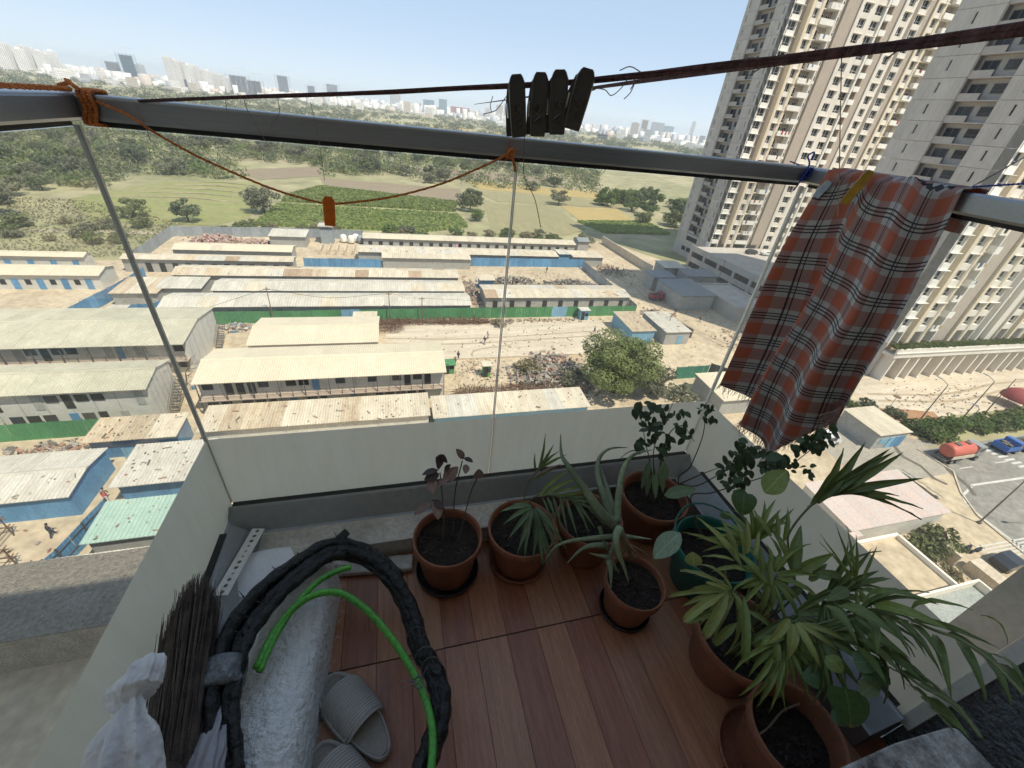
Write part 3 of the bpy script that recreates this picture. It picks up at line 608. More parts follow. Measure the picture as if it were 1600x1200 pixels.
# ------------------------------------------------------------------ fences: every sheet a panel
PAN = {}
def fence(label, pts, h, mat, pw=1.8, name='sheet_fence', alt=None, alt_at=(), top_jit=.08, posts=True):
    root = thing(name, label, 'fence', (pts[0][0], pts[0][1], GZ)); r = rootloc(root); rr = random.Random(len(label))
    for a, b in zip(pts, pts[1:]):
        a = V((*a, 0)); b = V((*b, 0)); L = (b - a).length; n = max(1, round(L / pw)); w_ = L / n; rz = math.atan2(b.y - a.y, b.x - a.x)
        key = (round(w_, 2), h, mat.name)
        for mt in [mat] + ([alt] if alt else []):
            kk = (round(w_, 2), h, mt.name)
            if kk not in PAN:
                mb = MB(); c = 8
                pts2 = [(w_ * (i / c) * .985, (.03 if i % 2 else 0)) for i in range(c + 1)]
                for x, y in pts2: mb.v += [(x, y, 0), (x, y, h)]
                for i in range(c): mb.f.append((2 * i, 2 * i + 2, 2 * i + 3, 2 * i + 1)); mb.m.append(0)
                PAN[kk] = mb.mesh('panel', mt)
        for i in range(n):
            p = a + (b - a) * (i / n); mt = alt if alt and i in alt_at else mat
            link('panel', PAN[(round(w_, 2), h, mt.name)], root, V((p.x, p.y, GZ + rr.uniform(-top_jit, top_jit) * .5)) - r, rz + rr.uniform(-.02, .02))
        if posts:
            mb = MB()
            for i in range(0, n + 1, 2):
                p = a + (b - a) * (i / n) + V((-math.sin(rz), math.cos(rz), 0)) * .1; mb.box(p.x - .05, p.x + .05, p.y - .05, p.y + .05, GZ, GZ + h + .1)
            for z in (.35, .8): q0 = a + V((-math.sin(rz), math.cos(rz), 0)) * .09; q1 = b + V((-math.sin(rz), math.cos(rz), 0)) * .09; mb.tube([(q0.x, q0.y, GZ + h * z), (q1.x, q1.y, GZ + h * z)], .04, 4)
            part(mb, 'post', m_steel, root)
    return root
fence('long green sheet fence across the middle of the camp', [(-33.5, 79.5), (10.9, 80.4), (56, 80.8)], 2.5, m_green, alt=m_lblue, alt_at=(13, 14))
fence('green sheet fence in front of the weathered cabin at the left', [(-62, 48.2), (-31.4, 48.3)], 2.5, m_green)
fence('bright blue sheet fence behind the sandy yard', [(21.6, 116.0), (57.2, 116.6)], 2.5, m_blue)
fence('short blue sheet fence left of the narrow grey shed', [(-22, 112.4), (-3.2, 112.6)], 2.5, m_blue)
fence('tall blue sheet fence slanting beside the left cabins', [(-54.8, 81), (-53, 93), (-52.2, 103)], 2.6, m_blue)
fence('grey sheet fence enclosing the pink rubble heap', [(-58.7, 114.5), (-59.5, 137.5), (-33, 140.2), (-9, 140.5)], 2.8, m_fgrey, 2.4)
fence('grey sheet fence along the right side of the sandy yard', [(56.3, 115.6), (56.3, 98), (56.2, 81.4)], 2.5, m_fgrey)
fence('shaded blue sheet fence running down beside the pale green roof', [(-28.6, 34.8), (-29.6, 29.2), (-31.8, 23.8)], 2.4, m_blue, 1.4)
fence('low blue sheet fence between the two near blue sheds', [(-31, 43.2), (-25.4, 43.0)], 1.8, m_lblue)
fence('blue sheet screens by the guard booths behind the weathered cabin', [(-49.6, 83.5), (-43.5, 84.2), (-42, 88)], 2.2, m_blue)
fence('green netting fence beside the big tree', [(49, 52.8), (56, 52.9)], 2.6, m_teal, 1.2)
fence('dark sagging net fence right of the big tree', [(56.2, 52.9), (58.5, 50.8), (61, 50.4)], 3.0, pm('dark_net', (.08, .09, .085), .9, .2, 2), 1.2)
for i, (lab, a, b, h) in enumerate((('long concrete boundary wall in the shade of the far tower', (77, 146), (78, 111), 2.6), ('dark sheet gate leaf by the white roofed workshop', (61.6, 75.6), (63.4, 68.4), 2.0), ('short dark gate leaf behind the workshops', (59.6, 80), (60.4, 77.4), 1.8))):
    b_ = MB(); a = V((*a, 0)); b = V((*b, 0)); d = (b - a).normalized(); nn = V((-d.y, d.x, 0))
    b_.obox((a + b) / 2 + V((0, 0, GZ + h / 2)), d, nn, V((0, 0, 1)), (b - a).length / 2, .12, h / 2); b_.obox((a + b) / 2 + V((0, 0, GZ + h + .03)), d, nn, V((0, 0, 1)), (b - a).length / 2, .17, .05)
    solo(b_, 'boundary_wall', m_conc if i == 0 else m_steel, lab, 'wall')
# gate walls near the garden by the road
b_ = MB(); b_.box(59.8, 60.1, 12.6, 15.2, GZ, GZ + 1.6); b_.box(60.6, 62.4, 9.2, 12.2, GZ, GZ + 1.4); b_.box(62.6, 64.2, 6, 9, GZ, GZ + 1.3)
solo(b_, 'gate_wall', m_conc, 'stepped low beige gate walls beside the parked dark car', 'wall')
b_ = MB()
for i in range(6): b_.obox((69.6 + .1 * (i % 2), 25.2 - .85 * i, GZ + .7), V((1, 0, -.5)).normalized(), V((0, 1, 0)), V((.5, 0, 1)).normalized(), .75, .41, .03)
solo(b_, 'dark_panel_row', m_rdark, 'row of dark tilted sheets behind the pink stained shed', 'panel')
# guard booths
def booth(label, x, y, wd, dp, h, mat, rm, split=False):
    t = thing('guard_booth', label, 'booth', (x, y, GZ)); b = MB(); b.box(x - wd / 2, x + wd / 2, y - dp / 2, y + dp / 2, GZ, GZ + h); part(b, 'wall', mat, t)
    b = MB(); b.box(x - wd / 2 - .25, x + wd / 2 + .25, y - dp / 2 - .3, y + dp / 2 + .2, GZ + h, GZ + h + .1); part(b, 'roof', rm, t)
    opening(t, 'door', m_dark, x - wd * .2, y - dp / 2, .05, .8, 1.9); opening(t, 'window', m_glass_d, x + wd * .25, y - dp / 2, 1.0, .7, .7)
booth('blue guard booth with a white roof beside the slanting blue fence', -47.8, 81.8, 2.6, 2.2, 2.4, m_blue, m_roofs[1])
booth('green guard booth with an open top behind the weathered cabin', -43.6, 80.8, 3.4, 2.4, 2.2, m_green, m_rust)
booth('bright green portable toilet in the sandy yard', 14.5, 57.4, 1.2, 1.2, 2.3, pm('toilet_green', (.10, .36, .08), .5, .1, 2), m_roofs[0])
booth('dark green site box at the corner of the cream cabin', 8.3, 59.2, 1.8, 1.6, 1.8, m_green, m_green)
booth('blue gate hut standing at the green fence', 41.6, 79.4, 2.0, 1.6, 2.4, m_lblue, m_roofs[1])
# water tank stand by the rear fence
t = thing('tank_stand', 'grey concrete tank stand with a white cap by the field edge', 'tank', (-19, 136, GZ))
b_ = MB(); b_.box(-20.6, -17.2, 134.5, 137.5, GZ, GZ + 4.2); part(b_, 'tower', m_fgrey, t)
b_ = MB(); b_.box(-21, -16.8, 134, 138, GZ + 5.0, GZ + 5.3); part(b_, 'roof', m_roofs[1], t)
b_ = MB()
for x in (-20.5, -17.3):
    for y in (134.6, 137.4): b_.box(x - .1, x + .1, y - .1, y + .1, GZ + 4.2, GZ + 5)
part(b_, 'post', m_steel, t)
for i, (x, y) in enumerate(((-14.5, 136.5), (-12.2, 135.6), (-11, 137.6), (-9.6, 136.2))):
    b_ = MB(); b_.lathe([(0, 0), (.9, 0), (.95, .3), (.95, 1.7), (.7, 2.0), (.25, 2.15), (0, 2.2)], 14, (x, y, GZ + .3))
    solo(b_, 'water_tank', m_wht if i != 3 else m_fgrey, ['white', 'squat white', 'rear white', 'grey'][i] + ' plastic water tank in the cluster right of the tank stand', 'tank', smooth=True)
for i in range(5):
    b_ = MB(); x = -20 + 2.2 * i; b_.box(x, x + .35, 124, 131.5, GZ, GZ + 1.1); b_.box(x - .15, x + .5, 123.8, 124, GZ, GZ + 1.3)
    solo(b_, 'wash_wall', m_conc, 'low concrete wash wall in the row before the tank stand', 'wall', 'wash walls before the tank stand')
# ------------------------------------------------------------------ rubble, stacks, frames
def rubble(name, label, boxes, mat, seed, n, sz, cat='rubble'):
    r_ = random.Random(seed); b = MB()
    for _ in range(n):
        x0, x1, y0, y1, hh = r_.choice(boxes); x = r_.gauss((x0 + x1) / 2, (x1 - x0) / 4); y = r_.gauss((y0 + y1) / 2, (y1 - y0) / 4)
        f = max(0, 1 - ((x - (x0 + x1) / 2) / ((x1 - x0) / 2)) ** 2) * max(0, 1 - ((y - (y0 + y1) / 2) / ((y1 - y0) / 2)) ** 2)
        a = Matrix.Rotation(r_.uniform(0, 6.3), 3, V((r_.gauss(0, 1), r_.gauss(0, 1), 1.5)).normalized())
        b.obox((x, y, GZ + hh * f * r_.random() + .1), a.col[0], a.col[1], a.col[2], sz * r_.uniform(.3, 1.6), sz * r_.uniform(.2, .8), sz * r_.uniform(.1, .5), r_.randrange(len(mat)))
    solo(b, name, mat, label, cat, kind='stuff')
m_rub = [pm('rubble_tan', (.46, .38, .29), .95, .25, 1), pm('rubble_grey', (.36, .33, .29), .95, .25, 1), pm('rubble_brick', (.42, .24, .17), .95, .25, 1), pm('rubble_dark', (.16, .14, .12), .95, .25, 1)]
m_pinkr = pm('pink_rubble', (.52, .34, .29), .95, .2, .8)
rubble('rubble_heap', 'pink brick rubble heap inside the rear grey fence', [(-54, -40, 126, 136, 2.6), (-42, -33, 128, 135, 1.4)], [m_pinkr, m_rub[0], m_pinkr], 3, 900, .45)
rubble('rubble_heap', 'dark scrap heap along the front of the sandy yard', [(24, 37, 99, 105, 1.6), (38, 55, 97, 103, 1.6)], [m_rub[1], m_rub[3], m_rub[0], m_rub[3]], 4, 900, .4)
rubble('rubble_heap', 'loose bricks and debris beside the scrap yard shed', [(16.5, 20.5, 86, 104, 1.0)], m_rub, 5, 260, .35)
rubble('rubble_heap', 'mixed debris and broken stone left of the big tree', [(18, 30, 50, 61, 1.5), (22, 32, 55, 64, 1.2), (26, 33, 50, 58, 1.4)], m_rub, 6, 1000, .4)
rubble('rubble_heap', 'broken brick strewn along the right verge of the yard', [(58, 66, 77, 84, .5), (70, 82, 58, 70, .5), (58, 72, 108, 120, .8)], m_rub[:3], 7, 700, .28)
rubble('rubble_heap', 'litter and planks below the nearer green fence', [(-44, -34, 44, 47.6, .6), (-41, -36, 43.5, 46, .5)], m_rub, 8, 200, .3)
rubble('rubble_heap', 'scattered stones along the green fence foot', [(-14, 46, 77.5, 79.6, .35)], m_rub, 9, 500, .2)
rubble('rubble_heap', 'rubbish beside the stair of the cream cabin', [(-31, -26, 76, 79.4, .7), (-29, -25.6, 58, 66, .8)], m_rub + [m_blue, m_roofs[1]], 10, 200, .3)
rubble('rubble_heap', 'dust and stones in the shaded corner below the green roof', [(-32, -22, 26.5, 29, .3), (-40, -30, 24, 33, .2)], m_rub, 11, 260, .16)
m_reb = m_rust
def rebar(label, x0, x1, y0, y1, seed, n):
    r_ = random.Random(seed); b = MB()
    for _ in range(n):
        x, y = r_.uniform(x0, x1), r_.uniform(y0, y1)
        if r_.random() < .45: b.tube([(x, y, GZ), (x + r_.uniform(-.4, .4), y + r_.uniform(-.3, .3), GZ + r_.uniform(.6, 1.9))], .035, 3, cap=False)
        else: d = r_.uniform(-.25, .25); l = r_.uniform(1, 4); b.tube([(x - l / 2, y - d * l, GZ + r_.uniform(.1, 1)), (x + l / 2, y + d * l, GZ + r_.uniform(.1, 1))], .035, 3, cap=False)
    solo(b, 'rebar_stack', m_reb, label, 'steel bars', kind='stuff')
rebar('bent rusty steel bars standing before the green fence', -11, 19, 77.2, 79.3, 1, 700)
rebar('tangle of steel bars and branches behind the spotted pale shed', 8.5, 25, 48.6, 53.2, 2, 700)
rebar('steel bars on the sand beside the concrete yard', -4, 1, 74, 77, 3, 100)
# timber frames in the bottom-left shade
for i, (x, y) in enumerate(((-38.5, 31.2), (-36.2, 27.6))):
    b_ = MB(); wv = 2.6
    for a in (0, wv):
        for c_ in (0, 2.4): b_.tube([(x + a, y + c_, GZ), (x + a, y + c_, GZ + 2.4)], .06, 4)
    for z in (1.2, 2.35):
        b_.tube([(x - .4, y, GZ + z), (x + wv + .4, y, GZ + z)], .05, 4); b_.tube([(x - .4, y + 2.4, GZ + z), (x + wv + .4, y + 2.4, GZ + z)], .05, 4)
        b_.tube([(x, y - .4, GZ + z), (x, y + 2.8, GZ + z)], .05, 4); b_.tube([(x + wv, y - .4, GZ + z), (x + wv, y + 2.8, GZ + z)], .05, 4)
    b_.tube([(x, y, GZ), (x + wv, y + 2.4, GZ + 2.3)], .05, 4); b_.tube([(x, y + 2.4, GZ + .1), (x + wv, y, GZ + 2.3)], .05, 4)
    solo(b_, 'timber_frame', m_rust, ['open brown timber frame on the lit path at the left edge', 'open brown timber frame in the shade near the blue fence'][i], 'frame')
booth('small white cabinet with a brown door in the bottom left shade', -33.4, 25.6, 1.7, 1.0, 1.6, m_wallw, m_wallw)
# ------------------------------------------------------------------ street lamps and poles
def lamp(label, x, y, h, ax, ay, grp='street lamps by the hedge'):
    t = thing('street_lamp', label, 'street lamp', (x, y, GZ), grp)
    b = MB(); b.tube([(x, y, GZ), (x, y, GZ + h)], [.11, .06], 6); b.box(x - .2, x + .2, y - .2, y + .2, GZ, GZ + .25); part(b, 'pole', m_steel, t)
    b = MB(); b.tube([(x, y, GZ + h - .05), (x + ax * .5, y + ay * .5, GZ + h + .2), (x + ax, y + ay, GZ + h + .3)], .045, 5); part(b, 'arm', m_steel, t)
    b = MB(); b.obox((x + ax * 1.15, y + ay * 1.15, GZ + h + .3), V((ax, ay, 0)).normalized(), V((-ay, ax, 0)).normalized(), V((0, 0, 1)), .4, .14, .06); part(b, 'lamp_head', m_fgrey, t)
lamp('street lamp at the left end of the hedge', 86.6, 35.1, 8, .3, 1.5); lamp('street lamp rising from the middle of the hedge', 97.8, 35, 8, .4, 1.5)
lamp('double length lamp leaning over the plaza side of the hedge', 102, 34.6, 8.5, 2.4, -1.0); lamp('street lamp behind the red tanker', 86.4, 29.9, 7, -.1, .6)
lamp('street lamp beside the red dome canopy', 113, 35, 8, .3, 1.5); lamp('street lamp on the bare kerb above the zebra crossing', 71.0, 16.6, 7.5, 1.6, .8, 'street lamps on the road edge')
lamp('street lamp at the far right road edge', 80, 12, 7.5, -2, .4, 'street lamps on the road edge')
for i, (x, y, h, lab) in enumerate(((-22.5, 79.0, 7.5, 'wooden cable pole at the left end of the green fence'), (-1.2, 79.2, 6.5, 'cable pole in the middle of the green fence'), (5.2, 79.2, 5.5, 'thin cable pole right of the middle of the green fence'), (92, 98, 9, 'tall grey pole against the podium wall'), (58.5, 71, 4.5, 'thin pole on the white roofed workshop'))):
    b_ = MB(); b_.tube([(x, y, GZ), (x + .1, y, GZ + h)], [.11, .07], 6); b_.box(x - .5, x + .6, y - .04, y + .04, GZ + h - .5, GZ + h - .4); solo(b_, 'cable_pole', m_rust if i < 3 else m_steel, lab, 'pole')
b_ = MB(); P = [(-22.4, 79, GZ + 7.2), (-12, 79, GZ + 5.4), (-1.1, 79.2, GZ + 6.2), (2, 79.2, GZ + 5.2), (5.3, 79.2, GZ + 5.2), (30, 80, GZ + 3.6)]
b_.tube(bez(P, 6), .03, 4); b_.tube([(-22.4, 79, GZ + 7.2), (-31, 76, GZ + 5)], .03, 4); solo(b_, 'cable', m_dark, 'thin sagging cable between the poles of the green fence', 'cable')
b_ = MB(); b_.tube([(84.4, 38.9, GZ), (84.4, 38.9, GZ + 3)], .04, 5); b_.lathe([(0, .06), (.62, .03), (.62, -.03), (0, -.06)], 14, (84.4, 38.9, GZ + 3.1)); solo(b_, 'round_sign', m_rust, 'round brown sign on a thin post by the plaza shrubs', 'sign')

# loose debris lying on the near roofs
def roof_debris(label, x0, x1, y0, y1, z0, z1, n, seed):
    r_ = random.Random(seed); b = MB()
    for _ in range(n):
        x, y = r_.uniform(x0, x1), r_.uniform(y0, y1); z = z0 + (z1 - z0) * (y - y0) / (y1 - y0); a = r_.uniform(0, 3.14); l = r_.choice([.05, .07, .1, .1, .14, .35]); b.obox((x, y, GZ + z + .1), (math.cos(a), math.sin(a), 0), (-math.sin(a), math.cos(a), 0), (0, 0, 1), l * r_.uniform(.5, 1.2), r_.uniform(.03, .09), .03, r_.randrange(4))
    solo(b, 'roof_debris', m_rub, label, 'debris', kind='stuff')
for i, a in enumerate((('stones and sticks on the long patched shed roof', -23, 27, 43.4, 48, 2.95, 3.25, 170), ('stones on the stained roof by the nearer green fence', -34, -25.5, 43.3, 47.2, 3.05, 3.25, 70), ('stones on the spotted white roof by the frosted left panel', -28, -21, 36, 41.5, 3.05, 3.3, 80), ('stones on the broad pale roof at the left edge', -45, -31.6, 35.2, 38, 3.05, 3.4, 60), ('stones on the pale green roof', -27.2, -20.4, 29.2, 33.2, 3.05, 3.3, 35), ('stones on the two workshop roofs', 47.2, 60.4, 66.8, 75.4, 3.1, 3.3, 110), ('scraps on the rust streaked shed roof', 20, 56, 85, 88.5, 3.1, 3.5, 60), ('scraps on the patchy long shed roof', -45, 15, 97.8, 100.5, 3.1, 3.6, 70), ('scraps on the speckled rear shed roof', -9, 48, 117.4, 120.3, 3.1, 3.5, 80), ('scraps on the white kiosk and store roofs', 50.5, 59.5, 42, 49, 3.1, 3.3, 40))): roof_debris(*a[:-1], int(a[-1] * .5), i + 40)
# ================================================================== VEHICLES
m_tyre = pm('tyre', (.03, .03, .03), .9, .2, 4)
m_chrome = pm('grey_metal', (.42, .42, .41), .45, .15, 3, metal=.5)
m_red = pm('tanker_red', (.56, .13, .085), .5, .15, 1.5, (.48, .11, .07))
m_vblue = pm('truck_blue', (.035, .13, .42), .4, .1, 2)
m_vwhite = pm('van_white', (.72, .72, .70), .4, .06, 2)
m_vblack = pm('car_dark', (.04, .045, .055), .25, .1, 2)
m_vred = pm('loader_red', (.36, .07, .09), .5, .2, 2)
m_vglass = pm('vehicle_glass', (.05, .06, .07), .08, .1, 2)
def wheels(root, xs, y0, y1, r=.5, wd=.28):
    for x in xs:
        for y in (y0, y1):
            b = MB(); b.tube([(x, y - wd / 2, GZ + r), (x, y + wd / 2, GZ + r)], r, 14); w_ = part(b, 'wheel', m_tyre, root)
            b = MB(); b.tube([(x, y - wd / 2 - .015, GZ + r), (x, y + wd / 2 + .015, GZ + r)], r * .5, 10); part(b, 'rim', m_chrome, w_)
def profile_x(b, prof, y0, y1, m=0):
    n = len(prof); b.add([(x, y0, GZ + z) for x, z in prof] + [(x, y1, GZ + z) for x, z in prof], [tuple(range(n)), tuple(range(2 * n - 1, n - 1, -1))] + [(i, n + i, n + (i + 1) % n, (i + 1) % n) for i in range(n)], m)
t = thing('tanker_truck', 'red cylindrical tanker truck with a grey cab parked along the road edge', 'truck', (84.5, 27, GZ))
wheels(t, (81.6, 82.9, 87.6), 25.85, 28.05)
b_ = MB(); b_.box(80.5, 88.6, 26.3, 27.6, GZ + .75, GZ + 1.05); b_.box(80.3, 80.5, 25.9, 28, GZ + .5, GZ + .8); part(b_, 'chassis', m_steel, t)
b_ = MB(); pts = []
prof = [(0, 0), (.85, .05), (1.12, .2), (1.2, .4), (1.2, 5.4), (1.12, 5.6), (.85, 5.75), (0, 5.8)]
b_.lathe([(r, z) for r, z in prof], 22); b_.v = [(80.6 + z, 26.95 + x, GZ + 2.2 + y * .95) for x, y, z in b_.v]; part(b_, 'tank', m_red, t, True)
b_ = MB(); b_.box(82.0, 82.8, 26.6, 27.3, GZ + 3.3, GZ + 3.5); b_.box(84.6, 85.2, 26.6, 27.3, GZ + 3.3, GZ + 3.5); part(b_, 'hatch', m_steel, t)
b_ = MB()
for z in (1.6,): b_.box(80.9, 86.2, 25.70, 25.78, GZ + 1.1, GZ + 1.75)
part(b_, 'side_panel', m_roofs[0], t)
b_ = MB(); profile_x(b_, [(86.9, .8), (88.9, .8), (88.95, 1.8), (88.55, 2.9), (86.9, 2.95)], 25.9, 28); part(b_, 'cab', m_chrome, t)
b_ = MB(); profile_x(b_, [(88.97, 1.85), (88.99, 1.85), (88.62, 2.75), (88.60, 2.75)], 26.05, 27.85); b_.box(87.3, 88.4, 25.87, 25.9, GZ + 1.9, GZ + 2.6); b_.box(87.3, 88.4, 28, 28.03, GZ + 1.9, GZ + 2.6); part(b_, 'window', m_vglass, t)
t.location.x -= 1.7; t.scale = (.9, .9, .9)
def lorry(label, x, y, L, mat, cabmat, wd=2.1):
    t = thing('pickup_truck', label, 'truck', (x, y, GZ)); wheels(t, (x + .8, x + L - .9), y - wd / 2 + .1, y + wd / 2 - .1, .42)
    b = MB(); b.box(x, x + L * .62, y - wd / 2, y + wd / 2, GZ + .7, GZ + .95); b.box(x, x + .12, y - wd / 2, y + wd / 2, GZ + .95, GZ + 1.6); b.box(x + .12, x + L * .62, y - wd / 2, y - wd / 2 + .1, GZ + .95, GZ + 1.6); b.box(x + .12, x + L * .62, y + wd / 2 - .1, y + wd / 2, GZ + .95, GZ + 1.6); part(b, 'cargo_bed', mat, t)
    b = MB(); profile_x(b, [(x + L * .63, .6), (x + L, .6), (x + L, 1.3), (x + L * .9, 2.1), (x + L * .63, 2.15)], y - wd / 2, y + wd / 2); part(b, 'cab', cabmat, t)
    b = MB(); profile_x(b, [(x + L + .01, 1.32), (x + L + .03, 1.32), (x + L * .9 + .04, 2.02), (x + L * .9 + .02, 2.02)], y - wd / 2 + .1, y + wd / 2 - .1); b.box(x + L * .68, x + L * .88, y - wd / 2 - .02, y - wd / 2, GZ + 1.35, GZ + 1.95); part(b, 'window', m_vglass, t)
    r_ = random.Random(int(x)); b = MB()
    for _ in range(14): q = r_.uniform(x + .4, x + L * .5); b.obox((q, y + r_.uniform(-.6, .6), GZ + 1.2 + r_.random() * .4), (1, 0, 0), (0, 1, 0), (0, 0, 1), .3, .25, .2)
    part(b, 'load', m_rub[3], t)
lorry('dark loaded pickup with a bright blue cover behind the tanker', 92.6, 27, 3.6, m_vblue, m_vblue)
lorry('white cab pickup in front of the blue one at the right edge', 97.2, 27, 4.6, m_fgrey, m_vwhite)
lorry('red loader parked in the shaded yard before the slate roofed canopy', 65.6, 90.5, 4, m_vred, m_vred)
def car(label, x, y, L, mat, van=False):
    t = thing('parked_car', label, 'van' if van else 'car', (x, y, GZ)); wd = 1.75; wheels(t, (x + .75, x + L - .8), y - wd / 2 + .08, y + wd / 2 - .08, .33, .2)
    P = [(x, .35), (x + L, .35), (x + L, .8), (x + L * .93, 1.05), (x + L * .74, 1.9 if van else 1.45), (x + .15, 1.95) if van else (x + L * .28, 1.46), (x + .02, .95)]
    b = MB(); profile_x(b, P, y - wd / 2, y + wd / 2); part(b, 'body', mat, t)
    b = MB(); top = 1.75 if van else 1.4; profile_x(b, [(x + L * .93 + .005, 1.08), (x + L * .93 + .03, 1.06), (x + L * .75 + .03, top), (x + L * .75 + .005, top)], y - .75, y + .75)
    b.box(x + L * .3, x + L * .7, y - wd / 2 - .015, y - wd / 2, GZ + 1.0, GZ + top - .1); b.box(x + L * .3, x + L * .7, y + wd / 2, y + wd / 2 + .015, GZ + 1.0, GZ + top - .1); part(b, 'window', m_vglass, t)
car('dark car parked beside the stepped gate walls', 64.9, 11.4, 3.6, m_vblack)
car('white van half hidden under the hanging cloth', 61.5, 33.2, 4.2, m_vwhite, True)
for i in range(4): car(['', 'second ', 'third ', 'last '][i] + 'small car on the podium deck behind the glass' if i else 'first small car on the podium deck behind the glass', 112 + 5 * i, 112 - i * 1.2, 3.8, [m_vblack, m_vwhite, m_chrome, m_vblack][i])
for o in [o for o in COL.objects if o.name.startswith('parked_car') and 'podium deck' in str(o.get('label'))]: o.location.z += 7.01
t = thing('dome_canopy', 'dark red dome canopy standing on the plaza at the right edge', 'canopy', (115, 37, GZ))
b_ = MB(); b_.lathe([(2.6, 1.6), (2.5, 2.1), (2.0, 2.9), (1.2, 3.4), (0, 3.6)], 18, (115, 37, GZ)); part(b_, 'cover', pm('canopy_red', (.30, .06, .06), .8, .15, 1), t, True)
b_ = MB()
for i in range(6): a = i * math.pi / 3; b_.tube([(115 + 2.5 * math.cos(a), 37 + 2.5 * math.sin(a), GZ), (115 + 2.5 * math.cos(a), 37 + 2.5 * math.sin(a), GZ + 1.7)], .05, 4)
part(b_, 'post', m_steel, t)
for i, (x, y) in enumerate(((63.9, 13.9), (64.8, 13.4))):
    t = thing('motorbike', ['dark motorbike leaning by the end of the gate wall', 'dark motorbike nearest the zebra crossing'][i], 'motorbike', (x, y, GZ))
    for dx in (-.6, .6):
        b_ = MB(); b_.tube([(x + dx, y - .06, GZ + .3), (x + dx, y + .06, GZ + .3)], .3, 12); part(b_, 'wheel', m_tyre, t)
    b_ = MB(); b_.tube([(x - .6, y, GZ + .35), (x - .1, y, GZ + .7), (x + .35, y, GZ + .8), (x + .6, y, GZ + .35)], [.08, .17, .15, .05], 6); b_.tube([(x + .3, y - .3, GZ + 1.05), (x + .35, y, GZ + .95), (x + .3, y + .3, GZ + 1.05)], .03, 4); part(b_, 'frame', m_vblack, t)
    b_ = MB(); b_.tube([(x - .55, y, GZ + .78), (x + .05, y, GZ + .8)], [.1, .13], 6); part(b_, 'saddle', m_dark, t)
# tyre ruts and litter on the open ground
m_rut = pm('rut', (.42, .335, .23), .95, .15, .5)
for P, w_ in (([(62, 118), (66, 100), (64, 86), (66, 72), (72, 60), (86, 52)], .5), ([(63.8, 118), (67.8, 100), (65.8, 86), (67.8, 72), (73.6, 61.5), (87, 53.6)], .5), ([(-2, 70), (12, 69), (30, 70), (46, 71.5), (62, 74)], .45), ([(-2, 72), (12, 71), (30, 72), (46, 73.5), (62, 76)], .45), ([(86, 44), (104, 42), (125, 44), (148, 43)], .6), ([(86, 41.8), (104, 39.8), (125, 41.8), (148, 40.8)], .6), ([(9, 57), (13, 61), (14, 66), (22, 68)], .4)):
    Q = bez([V((x, y, 0)) for x, y in P], 8); L_ = []; R_ = []
    for i, p in enumerate(Q):
        d = (Q[min(i + 1, len(Q) - 1)] - Q[max(i - 1, 0)]).normalized(); n = V((-d.y, d.x, 0)) * w_ / 2 * (.7 + .5 * abs(math.sin(i * 1.7))); L_.append(p + n); R_.append(p - n)
    mb = MB(); k = len(Q); mb.add([(q.x, q.y, GZ + .032) for q in L_] + [(q.x, q.y, GZ + .032) for q in R_], [(k + i, k + i + 1, i + 1, i) for i in range(k - 1)]); struct(mb, 'tyre_track', m_rut)
rubble('scattered_stone', 'small stones and litter scattered over the yard ground', [(-3, 60, 62, 79, .05), (8, 20, 53, 63, .05), (58, 95, 52, 110, .05), (24, 55, 95, 114, .05), (84, 120, 36, 46, .05)], m_rub, 31, 900, .14)
# ================================================================== PEOPLE far below
m_skin = pm('skin', (.19, .10, .065), .6, .1, 5); m_hair = pm('dark_hair', (.015, .012, .01), .7, .2, 8)
def body_mesh(pose):
    """one continuous skinned figure; pose: walk, stand, bend"""
    st = {'walk': .28, 'stand': .08, 'bend': .2}[pose]; lean = {'walk': .06, 'stand': 0, 'bend': .55}[pose]
    vs = [(0, 0, .92), (lean * .4, 0, 1.15), (lean * .8, 0, 1.38 - lean * .25), (lean, 0, 1.50 - lean * .45), (lean * 1.15 + .02, 0, 1.58 - lean * .5), (lean * 1.3 + .03, 0, 1.70 - lean * .55)]
    rad = [.15, .14, .17, .07, .055, .10]; ed = [(0, 1), (1, 2), (2, 3), (3, 4), (4, 5)]
    for s in (-1, 1):
        i = len(vs); f = st * s
        vs += [(.02 * s, s * .10, .88), (f * .55 + .05, s * .11, .50), (f, s * .11, .09), (f + .16, s * .12, .04)]; rad += [.11, .075, .05, .045]; ed += [(0, i), (i, i + 1), (i + 1, i + 2), (i + 2, i + 3)]
        i = len(vs); a = -f
        vs += [(lean * .85, s * .2, 1.40 - lean * .28), (lean + a * .35, s * .25, 1.14 - lean * .4), (lean + a * .8 + .1, s * .22, .92 - lean * .4), (lean + a * .9 + .14, s * .21, .82 - lean * .4)]; rad += [.075, .055, .04, .04]; ed += [(2, i), (i, i + 1), (i + 1, i + 2), (i + 2, i + 3)]
    me = bpy.data.meshes.new('body'); me.from_pydata(vs, ed, []); o = bpy.data.objects.new('body_tmp', me); COL.objects.link(o)
    sk = o.modifiers.new('s', 'SKIN'); su = o.modifiers.new('u', 'SUBSURF'); su.levels = 1; su.render_levels = 1
    for i, v in enumerate(o.data.skin_vertices[0].data): v.radius = (rad[i], rad[i])
    o.data.skin_vertices[0].data[0].use_root = True
    bpy.context.view_layer.update(); dg = bpy.context.evaluated_depsgraph_get(); m = bpy.data.meshes.new_from_object(o.evaluated_get(dg)); bpy.data.objects.remove(o)
    return m, V((lean * 1.3 + .03, 0, 1.70 - lean * .55))
POSE = {k: body_mesh(k) for k in ('walk', 'stand', 'bend')}
